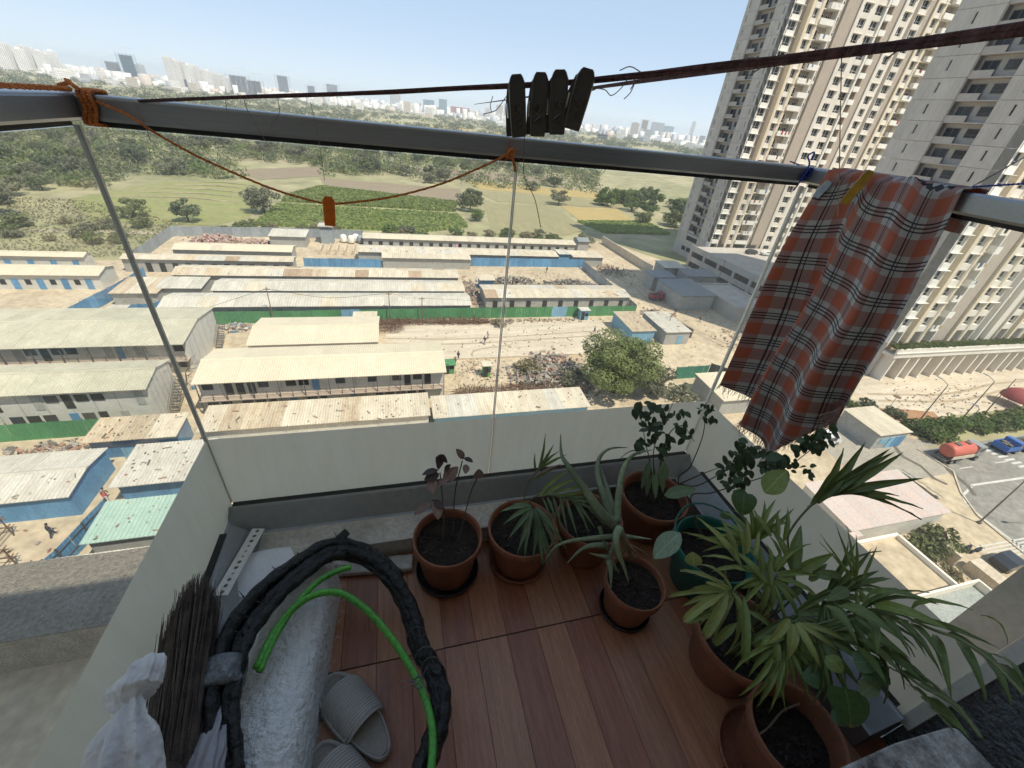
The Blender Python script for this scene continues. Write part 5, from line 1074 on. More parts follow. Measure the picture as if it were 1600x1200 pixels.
# handrails: rounded aluminium section with dark gasket below
m_rail = pm('rail_aluminium', (.31, .325, .34), .34, .06, 5, metal=.7, streak=(.3, 6, 6))
def rail(label, a, b, inward, mitre0, mitre1):
    a = V(a); b = V(b); d = (b - a).normalized(); n = V(inward); t = thing('handrail', label, 'handrail', a, 'aluminium handrails')
    hw, z0, z1, r = .031, 1.236, 1.284, .006
    P = [(-hw, z0 + r), (-hw + r, z0), (hw - r, z0), (hw, z0 + r), (hw, z1 - r), (hw - r * .3, z1 - r * .3), (hw - r, z1), (-hw + r, z1), (-hw, z1 - r)]; k = len(P); mb = MB()
    ring = lambda c, m: [c + n * p + d * (p * m) + V((0, 0, z)) for p, z in P]
    mb.add(ring(a, mitre0) + ring(b, mitre1), [tuple(range(k - 1, -1, -1)), tuple(range(k, 2 * k))] + [(i, (i + 1) % k, k + (i + 1) % k, k + i) for i in range(k)]); part(mb, 'profile', m_rail, t)
    mb = MB(); mb.obox((a + b) / 2 + V((0, 0, 1.2305)), d, n, V((0, 0, 1)), (b - a).length / 2 - .03, .009, .0055); part(mb, 'gasket', m_alud, t)
rail('dark faced aluminium handrail along the front with the black pegs above it', (0, 0, 0), (2.0, 0, 0), (0, -1, 0), 1, -1)
rail('aluminium handrail at the left corner under the orange rope', (0, -.0012, 0), (0, -1.118, 0), (1, 0, 0), 1, 0)
rail('aluminium handrail at the right carrying the plaid cloth', (2.0, -.0012, 0), (2.0, -1.118, 0), (-1, 0, 0), 1, 0)
# ------------------------------------------------------------------ ropes and cords
m_or = pm('orange_rope', (.70, .24, .06), .9, .2, 40, (.52, .16, .04), .5, 120); m_mar = pm('maroon_cord', (.085, .030, .026), .9, .3, 20, (.05, .018, .018), .4, 90); m_bl = pm('blue_string', (.03, .06, .33), .8, .2, 20); m_twine = pm('pale_twine', (.30, .22, .15), .9, .2, 20)
def strand(mb, pts, r, n=3, turns=40, sub=10, rs=None):
    """rope laid from n twisted strands"""
    P = bez(pts, sub) if len(pts) > 2 else [V(pts[0]).lerp(V(pts[1]), i / 60) for i in range(61)]
    for s in range(n):
        Q = []; prev = None
        for i, p in enumerate(P):
            t = (P[min(i + 1, len(P) - 1)] - P[max(0, i - 1)]).normalized(); u = t.orthogonal().normalized() if prev is None else (prev - t * prev.dot(t)).normalized(); prev = u; w_ = t.cross(u)
            a = 6.283 * (s / n + turns * i / len(P)); q = r if not rs else r * rs(i / len(P)); Q.append(p + (u * math.cos(a) + w_ * math.sin(a)) * q * .55)
        mb.tube(Q, [r * .62 * (rs(i / len(P)) if rs else 1) for i in range(len(P))], 5)
    return mb
def LD(px): return 1 / (.658 + (px - 150) / 1490 * 2.12)
LINE = [(146, 160), (240, 157), (400, 151), (560, 146), (700, 139), (860, 131), (960, 122), (1100, 106), (1260, 88), (1430, 68), (1600, 46), (1720, 28)]
LP = [at(x, y, LD(x)) for x, y in LINE]
e0 = LP[-1]; ed = (LP[-1] - LP[-3]).normalized(); kk = (1.998 - e0.x) / ed.x; LP += [e0 + ed * kk * .5, e0 + ed * kk]
b_ = MB()
LQ = bez(LP, 10)
for k in range(6):
    a_ = [k * 1.047 + 9.0 * i / len(LQ) + .5 * math.sin(i * .13 + k) for i in range(len(LQ))]
    b_.tube([p + V((0, math.cos(a) * .0017, math.sin(a) * .0019)) for p, a in zip(LQ, a_)], .00125, 6)
cl_ = solo(b_, 'clothesline', m_mar, 'dark maroon clothesline of several cords crossing above the rail', 'clothesline')
b_ = MB(); R0 = V((.0, -.0, 1.26))
strand(b_, [V((.036, -1.112, 1.292)), V((.036, -.55, 1.293)), V((.034, -.25, 1.292)), V((.033, -.10, 1.291)), V((.034, -.04, 1.290))], .0045, 3, 70, 14)
for k in range(3):
    x0 = .04 + .009 * k; strand(b_, [V((x0, .035, 1.288)), V((x0, -.002, 1.290)), V((x0 + .003, -.037, 1.286)), V((x0 + .006, -.038, 1.26)), V((x0 - .004, -.036, 1.233)), V((x0, 0, 1.228)), V((x0 - .01, .036, 1.232)), V((x0, .037, 1.27)), V((x0, .034, 1.288))], .0042, 3, 14, 5)
strand(b_, [V((.05, -.04, 1.29)), V((.02, -.01, 1.303)), V((.005, .02, 1.30)), V((-.02, .03, 1.292))], .0045, 3, 6, 6)
part_or = solo(b_, 'orange_rope', m_or, 'thick orange rope lashed round the left corner of the rail', 'rope')
KN = on_axis(797, 240, 1, -.036)
C1 = [on_axis(x, y, 1, -.045) for x, y in ((150, 158), (200, 180), (240, 206), (300, 240), (360, 268), (420, 293), (470, 309), (513, 318), (560, 315), (620, 306), (690, 287), (745, 264), (780, 248))] + [KN]
b_ = MB(); strand(b_, C1, .0026, 3, 110, 10); solo(b_, 'sagging_rope', m_or, 'thin orange cord sagging below the rail and carrying the orange clip', 'cord')
b_ = MB(); q = random.Random(3)
for k in range(5): a = 6.28 * k / 5; strand(b_, [KN + V((.006 * math.cos(a), -.004 + .004 * math.sin(a), .012 * math.sin(a))), KN + V((.009 * math.cos(a + 1), -.007, .012 * math.cos(a))), KN + V((.006 * math.cos(a + 2), -.003, -.01 * math.sin(a)))], .0035, 3, 4, 5)
strand(b_, [KN + V((.002, -.004, 0)), KN + V((.008, -.006, -.014)), KN + V((.014, -.004, -.026)), KN + V((.018, -.002, -.042))], .004, 3, 5, 5); strand(b_, [KN, KN + V((-.002, .01, .012)), KN + V((.0, .03, .048)), KN + V((.002, .045, .05))], .003, 3, 4, 5)
for k in range(34): d = V((q.gauss(0, 1), q.gauss(-.3, .5), q.gauss(.2, 1))).normalized(); b_.tube([KN, KN + d * .012, KN + d * q.uniform(.02, .045) + V((0, 0, -.004))], .0004, 3, cap=False)
solo(b_, 'rope_knot', m_or, 'frayed orange knot tied over the middle joint of the front rail', 'knot')
b_ = MB(); BK = on_axis(1258, 272, 1, -.034)
for k in range(4): a = 1.57 * k; strand(b_, [BK + V((.012 * math.cos(a), 0, .02 * math.sin(a))), BK + V((.014 * math.cos(a + .8), -.01, .02 * math.cos(a))), BK + V((.01 * math.cos(a + 1.6), .0, -.02 * math.sin(a)))], .0026, 3, 4, 5)
strand(b_, [BK, BK + V((.01, .01, .03)), BK + V((.012, .03, .05)), BK + V((.02, .02, .062)), BK + V((.01, .01, .04))], .0026, 3, 5, 5); strand(b_, [BK, BK + V((-.02, .02, .022)), BK + V((-.05, .03, .03))], .0022, 3, 5, 5); strand(b_, [BK, BK + V((.02, -.004, -.012)), BK + V((.05, -.02, -.01))], .002, 3, 5, 5); strand(b_, [BK, BK + V((-.012, -.002, -.03)), BK + V((-.018, .0, -.05))], .0028, 3, 5, 5)
solo(b_, 'blue_knot', m_bl, 'dark blue string knotted round the right corner of the rail', 'knot')
TE = V((1.963, -.49, 1.296))
b_ = MB(); BW = on_axis(1600, 287, 0, 1.985); bd = (BW - TE) / (TE.y - BW.y); strand(b_, [TE, BW, TE + bd * .34, TE + bd * .632], .0024, 3, 90, 20); solo(b_, 'blue_string', m_bl, 'taut dark blue string from the cloth corner out of the right edge', 'string')
b_ = MB(); GW = on_axis(1600, 246, 0, 1.985); gd = (GW - TE) / (TE.y - GW.y); strand(b_, [TE + V((0, 0, .002)), GW, TE + gd * .34, TE + gd * .632], .0019, 2, 90, 20); solo(b_, 'grey_string', pm('grey_string', (.25, .24, .25), .8, .1, 9), 'taut grey string rising from the cloth corner to the right edge', 'string')
b_ = MB()
def px3(L, d): return bez([at(x, y, d) for x, y in L], 6)
for L, d in (([(485, 160), (492, 190), (500, 230), (507, 282)], 1.2), ([(820, 196), (818, 250), (820, 280), (835, 310), (845, 356)], .66), ([(210, 160), (222, 185), (230, 205), (236, 222)], 1.3), ([(380, 152), (388, 175), (405, 205), (424, 234)], 1.1), ([(434, 152), (436, 178), (424, 195), (430, 215)], 1.1), ([(352, 152), (354, 170), (358, 178)], 1.15), ([(1315, 90), (1313, 180), (1311, 290), (1309, 340)], .8)):
    b_.tube(px3(L, d), .0007, 3, cap=False)
for L in ([(925, 137), (945, 140), (955, 149), (970, 138), (985, 118), (1000, 112)], [(755, 178), (775, 172), (790, 152), (797, 148)], [(985, 140), (992, 128), (990, 122)], [(975, 155), (985, 145), (992, 130)], [(968, 110), (985, 104), (1002, 113)], [(1170, 118), (1200, 100), (1230, 90)], [(1385, 92), (1420, 68), (1460, 60)], [(880, 152), (905, 146), (930, 140)], [(770, 150), (766, 165), (768, 175)]):
    b_.tube(px3(L, LD(L[0][0]) * .995), .0006, 3, cap=False)
solo(b_, 'loose_thread', m_twine, 'loose brown threads trailing from the clothesline', 'thread', kind='stuff')
# ------------------------------------------------------------------ pegs
m_peg = pm('black_plastic', (.05, .045, .04), .30, .2, 30, spec=.8); m_spring = pm('spring_steel', (.62, .62, .62), .3, .1, 9, metal=.9); m_opeg = pm('orange_plastic', (.78, .24, .02), .35, .15, 9, trans=.4); m_mpeg = pm('mustard_plastic', (.36, .21, .02), .4, .15, 9)
def peg(label, top, bot, wpx, d, mat, skew=.0, cat='peg', group=None, name='clothes_peg', rel=True, gap=.012):
    A = at(*top, d); B = at(*bot, d); L = (B - A).length; ay = (B - A).normalized(); az = (CAM - (A + B) / 2); az = (az - ay * az.dot(ay)).normalized(); ax = ay.cross(az); w = wpx * d / F / 2
    t = thing(name, label, cat, A, group)
    for s, nm in ((1, 'leg'), (-1, 'leg')):
        mb = MB(); prof = [(-.04, .55), (.0, .75), (.10, 1), (.5, 1.0), (.95, .92), (1.0, .88)]; rot = skew if s < 0 else 0
        def P(u, x, z):
            c = A + ay * (u * L) + ax * (x * w + rot * L * (u - .1) + (w * .42 * min(1, u * 4) if s < 0 and rel else 0)) + az * z; return c
        g = lambda u: gap * .35 + gap * (.25 + abs(u - .35) * 1.1)
        ring = []
        for u, ww in prof: ring.append([P(u, -ww, s * g(u) - .0 * s), P(u, ww, s * g(u)), P(u, ww * .9, s * (g(u) + .0045)), P(u, -ww * .9, s * (g(u) + .0045))])
        o = len(mb.v)
        for r_ in ring: mb.v += [tuple(v) for v in r_]
        for i in range(len(ring) - 1):
            for j in range(4): mb.f.append((o + i * 4 + j, o + i * 4 + (j + 1) % 4, o + (i + 1) * 4 + (j + 1) % 4, o + (i + 1) * 4 + j)); mb.m.append(0)
        mb.f += [(o, o + 1, o + 2, o + 3), tuple(o + (len(ring) - 1) * 4 + j for j in (3, 2, 1, 0))]; mb.m += [0, 0]
        if s > 0 and rel: # moulded rim, rosette and scrolls
            z = g(.5) + .0045
            for q in (-1, 1): mb.tube([P(.12, q * .82, s * (g(.12) + .005)), P(.55, q * .84, z + .001), P(.96, q * .78, s * (g(.96) + .005))], w * .11, 5)
            for k in range(8): a = k * .785; mb.tube([P(.53, 0, z + .0005) + (ax * math.cos(a) + ay * math.sin(a)) * w * .18, P(.53, 0, z + .0012) + (ax * math.cos(a + .3) + ay * math.sin(a + .3)) * w * .46], w * .13, 5)
            for uu, sg in ((.32, 1), (.75, -1)): mb.tube(bez([P(uu - .09, sg * .3, g(uu) + .005), P(uu, -sg * .35, g(uu) + .0055), P(uu + .06, sg * .1, g(uu) + .0055), P(uu + .02, sg * .3, g(uu) + .005)], 4), w * .12, 5)
        part(mb, nm, mat, t)
    mb = MB(); c = A + ay * L * .42
    for k in range(5): mb.tube([c + ax * (w * (-.9 + .45 * k)) + (ay * math.cos(a) + az * math.sin(a)) * .0045 for a in [6.28 * i / 10 for i in range(11)]], .0009, 4)
    mb.tube([c + ax * w * 1.25 + ay * .012 - az * .006, c + ax * w * 1.3, c + ax * w * 1.25 + ay * .014 + az * .006], .0012, 4); part(mb, 'spring', m_spring, t)
G_ = 'black pegs on the clothesline'
peg('leftmost black clothes peg on the maroon line', (807, 121), (811, 213), 21, .60, m_peg, .06, group=G_); peg('black clothes peg second from the left on the maroon line', (845, 118), (840, 212), 21, .59, m_peg, .04, group=G_)
peg('black clothes peg second from the right on the maroon line', (875, 114), (870, 209), 22, .58, m_peg, .04, group=G_); peg('tilted rightmost black clothes peg on the maroon line', (918, 112), (893, 201), 23, .565, m_peg, .12, group=G_)
peg('orange clothes clip hanging on the sagging orange cord', (513, 309), (516, 353), 15, 1.215, m_opeg, 0, rel=False, gap=.006)
peg('mustard yellow peg gripping the plaid cloth on the rail', (1360, 269), (1318, 318), 10, 1.58, m_mpeg, .0, rel=False, gap=.012)
peg('small pale blue peg at the left corner of the plaid cloth', (1296, 284), (1274, 308), 8, 1.66, pm('pale_blue_plastic', (.40, .50, .56), .4, .1, 9), 0, rel=False, gap=.008)
# ------------------------------------------------------------------ plaid cloth over the right rail
def plaid():
    m = bpy.data.materials.new('plaid_cotton'); m.use_nodes = True; t = m.node_tree; N = t.nodes; L = t.links; b = N['Principled BSDF']; b.inputs['Roughness'].default_value = .95; b.inputs['Specular IOR Level'].default_value = .1
    uv = N.new('ShaderNodeUVMap'); sp = N.new('ShaderNodeSeparateXYZ'); L.new(uv.outputs[0], sp.inputs[0])
    def M(op, a, b_=None, c=None):
        n = N.new('ShaderNodeMath'); n.operation = op
        for i, q in enumerate((a, b_, c)):
            if q is None: continue
            if isinstance(q, (int, float)): n.inputs[i].default_value = q
            else: L.new(q, n.inputs[i])
        return n.outputs[0]
    def band(s, per, a0, a1): f = M('FRACT', M('DIVIDE', s, per)); return M('MULTIPLY', M('GREATER_THAN', f, a0), M('LESS_THAN', f, a1))
    u, v = sp.outputs[0], sp.outputs[1]; per = .100
    ru = band(u, per, .0, .42); rv = band(v, per, .0, .44); red = M('MULTIPLY', M('ADD', ru, rv), .5)
    wv = N.new('ShaderNodeTexNoise'); wv.inputs['Scale'].default_value = 60; wv.inputs['Detail'].default_value = 6; mp = N.new('ShaderNodeMapping'); mp.inputs['Scale'].default_value = (1, 7, 1); L.new(uv.outputs[0], mp.inputs[0]); L.new(mp.outputs[0], wv.inputs['Vector'])
    red = M('MULTIPLY', red, M('ADD', M('MULTIPLY', wv.outputs[0], .7), .65))
    lu = M('MAXIMUM', band(u, per, .66, .70), band(u, per, .76, .785)); lv = M('MAXIMUM', M('MAXIMUM', band(v, per, .60, .64), band(v, per, .70, .74)), band(v, per, .80, .84))
    mx = N.new('ShaderNodeMix'); mx.data_type = 'RGBA'; mx.inputs[6].default_value = (.58, .58, .57, 1); mx.inputs[7].default_value = (.54, .18, .115, 1); L.new(red, mx.inputs[0])
    mid = M('MAXIMUM', M('MULTIPLY', ru, M('SUBTRACT', 1.0, rv)), M('MULTIPLY', rv, M('SUBTRACT', 1.0, ru)))
    m1 = N.new('ShaderNodeMix'); m1.data_type = 'RGBA'; m1.inputs[7].default_value = (.42, .27, .25, 1); L.new(M('MULTIPLY', mid, .75), m1.inputs[0]); L.new(mx.outputs[2], m1.inputs[6])
    m2 = N.new('ShaderNodeMix'); m2.data_type = 'RGBA'; m2.inputs[7].default_value = (.03, .028, .04, 1); L.new(M('MULTIPLY', M('MAXIMUM', lu, lv), .88), m2.inputs[0]); L.new(m1.outputs[2], m2.inputs[6])
    hs = N.new('ShaderNodeHueSaturation'); L.new(M('ADD', M('MULTIPLY', wv.outputs[0], .5), .75), hs.inputs['Value']); L.new(m2.outputs[2], hs.inputs['Color']); L.new(hs.outputs[0], b.inputs['Base Color'])
    wb = N.new('ShaderNodeTexWave'); wb.inputs['Scale'].default_value = 260; L.new(uv.outputs[0], wb.inputs[0]); bp = N.new('ShaderNodeBump'); bp.inputs['Strength'].default_value = .35; bp.inputs['Distance'].default_value = .002; L.new(wb.outputs[1], bp.inputs['Height']); L.new(bp.outputs[0], b.inputs['Normal'])
    tl = N.new('ShaderNodeBsdfTranslucent'); L.new(hs.outputs[0], tl.inputs[0]); ms = N.new('ShaderNodeMixShader'); ms.inputs[0].default_value = .3; L.new(b.outputs[0], ms.inputs[1]); L.new(tl.outputs[0], ms.inputs[2]); L.new(ms.outputs[0], N['Material Output'].inputs[0]); return m
NU, NV = 110, 150
def Llen(u): return .765 + .135 * min(1, u / .66) ** 1.1 if u < .66 else .90 - .27 * ((u - .66) / .34) ** .8
def cloth_pt(u, v, off=0):
    """u across the cloth along the rail, v down its length in metres (negative: over the rail)"""
    Ls = v; q = max(0, min(1, v / .35)); Y = -.138 - .345 * u
    fold = math.sin(u * 17 + .8 + 1.1 * v) * .7 + math.sin(u * 9.3 + 2 + 1.2 * v) * .55
    amp = .012 + .044 * min(1, max(0, v) / .5)
    if v < 0:
        a = min(-v, .19); arc = .07
        if a < arc: return V((1.962 + a, Y + fold * .004, 1.290 + .004 * math.sin(a / arc * 3.14)))
        return V((2.037 + .004 + fold * .004, Y, 1.29 - (a - arc)))
    Y += fold * .0 + (.012 * math.sin(u * 14 + 1)) * q - .05 * q * (u - .1) - .055 * max(0, v - .2) * u
    X = 1.958 - .012 - amp * (.7 + fold) - .012 * math.sin(v * 9 + u * 4) * q
    Y -= .035 * min(1, max(0, v) / .75) * (1 - u)
    z = 1.288 - v * .995 - .012 * (1 - q) * math.sin(u * 16)
    return V((X, Y, z))
b_ = MB(); UV = []
for i in range(NU + 1):
    u = i / NU; L_ = Llen(u)
    for j in range(NV + 1): v = -.17 + (L_ + .17) * j / NV; b_.v.append(tuple(cloth_pt(u, v))); UV.append((u * .56, v + .02 * math.sin(u * 6)))
for i in range(NU):
    for j in range(NV): a = i * (NV + 1) + j; b_.f.append((a, a + NV + 1, a + NV + 2, a + 1)); b_.m.append(0)
clo = thing('plaid_cloth', 'red and grey plaid cotton cloth with fringed hem hung over the right rail', 'cloth', (1.95, -.3, .4))
me = b_.mesh('cloth', plaid(), True, (1.95, -.3, .4)); ul = me.uv_layers.new(name='UVMap')
for l in me.loops: ul.data[l.index].uv = UV[l.vertex_index]
co = link('cloth', me, clo); so_ = co.modifiers.new('thick', 'SOLIDIFY'); so_.thickness = .0015
b_ = MB(); q = random.Random(4)
for i in range(150):
    u = i / 149; p = cloth_pt(u, Llen(u)); l = q.uniform(.02, .05); d = V((q.gauss(0, .25), q.gauss(.15, .3), -1)).normalized()
    b_.tube([p, p + d * l * .5 + V((0, q.gauss(0, .004), 0)), p + d * l], [.0012, .0011, .0005], 3, cap=False)
for k in range(70):
    p = cloth_pt(.88 + .12 * q.random(), .60 + .06 * q.random()) + V((-.01, 0, 0)); d = V((q.gauss(-.2, .3), q.gauss(.3, .4), -1)).normalized(); b_.tube([p, p + d * .03, p + d * .07 + V((0, q.gauss(0, .01), 0))], [.0014, .0012, .0005], 3, cap=False)
f_ = part(b_, 'fringe', pm('fringe_thread', (.34, .20, .18), .95, .4, 30), clo); f_['kind'] = 'stuff'
# ================================================================== POTTED PLANTS
m_terra = pm('terracotta_plastic', (.29, .115, .065), .55, .15, 9, (.21, .08, .042), spec=.4); m_potsoil = pm('potting_soil', (.045, .032, .024), .95, .4, 30, (.022, .016, .012), 1, 80); m_gpot = pm('green_bucket', (.02, .15, .115), .45, .15, 5); m_blackp = pm('black_saucer', (.025, .022, .022), .5, .2, 6)
lf = lambda n, c, c2, tr=.28, r=.4: leaf_pm(n, c, c2, tr, r)
m_palm = lf('palm_leaf', (.24, .30, .08), (.17, .22, .06)); m_palmy = lf('palm_leaf_yellow', (.32, .345, .10), (.25, .275, .08)); m_palmd = lf('palm_leaf_deep', (.15, .20, .06), (.11, .15, .05)); m_blue = lf('palm_leaf_bluish', (.17, .24, .12), (.125, .185, .095))
m_rose = lf('rose_leaf', (.055, .09, .036), (.036, .062, .026), .2); m_aloe = lf('aloe_leaf', (.24, .28, .16), (.18, .225, .125), .1, .5); m_crot = lf('maroon_leaf', (.085, .045, .045), (.055, .032, .034), .15); m_crotp = lf('pale_pink_leaf', (.30, .20, .17), (.22, .14, .12), .2); m_pale = lf('pale_leaf', (.30, .38, .26), (.20, .28, .16)); m_ger = lf('round_leaf', (.085, .15, .04), (.055, .105, .03)); m_stem = pm('green_stem', (.13, .15, .06), .6, .2, 9); m_wood = pm('woody_stem', (.07, .05, .035), .9, .25, 15)
BL = {}
def blade(kind, mat):
    """leaf blade along +Y, one unit long and one wide, with a fold and an arch"""
    if (kind, mat.name) in BL: return BL[(kind, mat.name)]
    arch, fold, shape = {'strap': (.10, .16, 0), 'droop': (.22, .16, 0), 'flat': (.03, .1, 0), 'oval': (.06, .12, 1), 'heart': (.08, .08, 2), 'cut': (.12, .14, 3)}[kind]
    b = MB(); n = 9
    for i in range(n + 1):
        t = i / n
        w = {0: (.9 * math.sin(math.pi * min(1, t * .97 + .03) ** .62) ** .9), 1: math.sin(math.pi * (t * .98 + .01) ** .85) ** .8, 2: math.sin(math.pi * min(1, t * .96 + .04) ** .6) ** .6, 3: min(1, t * 3.2 + .1) * (1 if t < .86 else 1 - (t - .86) * 3)}[shape] * .5
        z = arch * 4 * t * (1 - t)
        for x in (-1, -.5, 0, .5, 1): b.v.append((x * w, t, z + fold * w * abs(x) * .5 + (.012 * math.sin(i * 2.1 + x * 3))))
    for i in range(n):
        for j in range(4): a = i * 5 + j; b.f.append((a, a + 1, a + 6, a + 5)); b.m.append(0)
    BL[(kind, mat.name)] = b.mesh('leaf', mat, True); return BL[(kind, mat.name)]
LR = random.Random(21)
def leaf(parent, p, e, w, mat, kind='strap', name='leaf', nrm=None):
    p = V(p); e = V(e); y = e - p; L = y.length; y.normalize(); n = nrm or ((CAM - (p + e) / 2).normalized() * .55 + V((LR.gauss(0, .25), LR.gauss(0, .25), .75)))
    x = y.cross(n).normalized(); z = x.cross(y)
    o = link(name, blade(kind, mat), parent); M_ = Matrix(((x.x, y.x, z.x), (x.y, y.y, z.y), (x.z, y.z, z.z))).to_4x4() @ Matrix.Diagonal((w, L, L, 1)); M_.translation = p - rootloc(parent)
    # part origins sit on the thing's origin, so local = world - root
    o.matrix_basis = M_; return o
def pot(label, cat, x, y, r, h, mat, name='potted_plant', saucer=None, rim=.018, soil=.035, group='plants in pots on the balcony', dz=0):
    t = thing(name, label, cat, (x, y, FZ + dz), group); k = r
    b = MB(); b.lathe([(0, .004), (k * .68, .004), (k * .70, .0), (k * .735, .01), (k * .93, h - .042), (k * .935, h - .04), (k, h - .036), (k * 1.01, h - .02), (k * 1.0, h - .004), (k * .985, h), (k * .95, h - .002), (k * .92, h - .012), (k * .88, h - .06), (k * .84, h * .45), (0, h * .44)], 44, (x, y, FZ + dz)); part(b, 'pot', mat, t, True)
    b = MB(); q = random.Random(int(x * 1000)); rr = k * .90; n = 26
    b.v.append((x, y, FZ + dz + h - soil + .006))
    for i in range(1, 7):
        for j in range(n): a = 6.28 * j / n; b.v.append((x + rr * i / 6 * math.cos(a), y + rr * i / 6 * math.sin(a), FZ + dz + h - soil + q.uniform(-.006, .006)))
    for j in range(n): b.f.append((0, 1 + j, 1 + (j + 1) % n)); b.m.append(0)
    for i in range(5):
        for j in range(n): a = 1 + i * n; b.f.append((a + j, a + n + j, a + n + (j + 1) % n, a + (j + 1) % n)); b.m.append(0)
    part(b, 'soil', m_potsoil, t, True)
    b = MB()
    for _ in range(34): a = q.uniform(0, 6.28); s = rr * .9 * math.sqrt(q.random()); b.obox((x + s * math.cos(a), y + s * math.sin(a), FZ + dz + h - soil + .005), V((math.cos(a), math.sin(a), q.uniform(-.5, .5))).normalized(), V((-math.sin(a), math.cos(a), 0)), V((0, 0, 1)), q.uniform(.002, .009), q.uniform(.001, .0035), .0015)
    o = part(b, 'mulch', pm('mulch', (.085, .052, .034), .95, .5, 30), t); o['kind'] = 'stuff'
    return t
def saucer(label, x, y, r, mat=None):
    b = MB(); b.lathe([(0, .0), (r * .9, 0), (r, .012), (r * 1.02, .026), (r * .98, .027), (r * .95, .014), (r * .86, .006), (0, .006)], 40, (x, y, FZ + .0005)); solo(b, 'plant_saucer', mat or m_blackp, label, 'saucer', 'saucers under the pots', True)
saucer('dark saucer under the maroon leaved plant pot', .775, -.33, .115); saucer('terracotta saucer under the small palm pot beside the maroon plant', 1.05, -.335, .112, m_terra); saucer('dark saucer under the aloe pot', 1.385, -.60, .09); saucer('brown saucer sticking out left of the empty pot', 1.585, -1.08, .125, m_terra)
# ---- maroon leaved plant
c6 = lambda x, y: (600 + x / 3.2, 620 + y / 3.2)
t = pot('terracotta pot with a sparse maroon and pink leaved plant, leftmost of the pots', 'plant', .775, -.33, .122, .205, m_terra, dz=.006)
b0 = V((.775, -.33, .04)); b_ = MB()
S1 = [b0 + V((-.01, .01, 0)), at(*c6(290, 480), 1.60), at(*c6(280, 380), 1.56)]; S2 = [b0 + V((.02, .01, 0)), at(*c6(355, 480), 1.60), at(*c6(392, 320), 1.53)]; S3 = [b0 + V((.04, 0, 0)), at(*c6(430, 490), 1.62), at(*c6(470, 400), 1.58)]; S4 = [b0 + V((-.02, 0, 0)), at(*c6(300, 560), 1.6), at(*c6(240, 515), 1.56)]
for s in (S1, S2, S3, S4): b_.tube(bez(s, 5), .0025, 5)
part(b_, 'stem', m_wood, t, True)
for (x0, y0, x1, y1, w, m, kd) in ((285, 350, 258, 300, 66, m_crot, 'heart'), (290, 320, 300, 288, 60, m_crot, 'heart'), (270, 365, 190, 392, 40, m_crot, 'oval'), (275, 385, 200, 415, 46, m_crot, 'oval'), (235, 398, 245, 490, 50, m_crotp, 'oval'), (300, 425, 372, 350, 62, m_crotp, 'oval'), (262, 440, 330, 410, 34, m_crotp, 'oval'), (400, 310, 360, 260, 36, m_crotp, 'oval'), (402, 305, 446, 328, 26, m_crot, 'oval'), (412, 338, 405, 386, 36, m_crotp, 'oval'), (470, 408, 474, 360, 56, m_crotp, 'heart'), (262, 515, 270, 615, 54, m_crotp, 'oval'), (235, 530, 150, 592, 42, m_crotp, 'oval'), (250, 515, 298, 565, 34, m_crot, 'oval'), (300, 375, 335, 340, 40, m_crot, 'oval'), (200, 640, 220, 690, 36, m_crotp, 'oval'), (390, 620, 350, 650, 34, m_crotp, 'oval')):
    d = 1.56 if y0 < 600 else 1.66; leaf(t, at(*c6(x0, y0), d), at(*c6(x1, y1), d - .02), w / 3.2 * d / F, m, kd)
# ---- small palm
t = pot('terracotta pot with a small fan leaved palm, second pot from the left', 'plant', 1.05, -.335, .128, .20, m_terra, dz=.006)
def frond(t, stem, lv, mat, d0, kind='strap', W=14, sc=3.2, cf=c6, dt=.0):
    """one frond: stem through the given points, leaflets from (x0,y0) to (x1,y1) on it"""
    b = MB(); b.tube(bez(stem, 6), [.003] * (6 * (len(stem) - 1) + 1), 5); f = part(b, 'frond', m_stem, t, True)
    for q in lv:
        x0, y0, x1, y1 = q[:4]; w = q[4] if len(q) > 4 else W; m = q[5] if len(q) > 5 else mat; dd = q[6] if len(q) > 6 else 0
        leaf(f, at(*cf(x0, y0), d0), at(*cf(x1, y1), d0 + dt + dd), w / sc * d0 / F * .66, m, kind, 'leaflet')
r0 = V((1.05, -.335, .03))
frond(t, [r0, at(*c6(700, 560), 1.55), at(*c6(735, 545), 1.50)], [(730, 545, 575, 578, 44), (735, 550, 595, 640, 40), (738, 556, 615, 718, 40), (742, 562, 662, 795, 40), (746, 566, 735, 845, 38), (750, 566, 795, 862, 38), (752, 560, 832, 852, 38), (756, 556, 872, 812, 38), (758, 550, 920, 780, 36), (735, 545, 640, 535, 34), (744, 564, 700, 830, 34), (752, 560, 850, 840, 32)], m_blue, 1.49)
frond(t, [r0, at(*c6(740, 510), 1.56), at(*c6(880, 500), 1.50), at(*c6(1060, 570), 1.47)], [(790, 505, 848, 690, 22), (815, 502, 862, 640, 24), (845, 500, 892, 692, 26), (880, 500, 922, 695, 26), (910, 505, 970, 705, 26), (935, 510, 1028, 695, 26), (955, 515, 1062, 668, 26), (985, 525, 1105, 655, 24), (1010, 540, 1120, 632, 22), (775, 500, 955, 352, 34, m_palm), (795, 498, 985, 402, 32, m_palm), (830, 496, 1040, 452, 28, m_palm), (860, 500, 1075, 470, 26, m_palm), (890, 500, 1090, 510, 24), (900, 505, 1105, 560, 24)], m_blue, 1.50)
frond(t, [r0, at(*c6(705, 480), 1.62), at(*c6(740, 400), 1.62), at(*c6(790, 350), 1.62)], [(762, 372, 756, 278, 22), (772, 362, 806, 180, 24), (782, 352, 850, 234, 24), (790, 350, 878, 270, 26), (796, 352, 918, 288, 24), (760, 400, 895, 335, 24, m_crotp), (740, 420, 870, 350, 20)], m_palmd, 1.62)
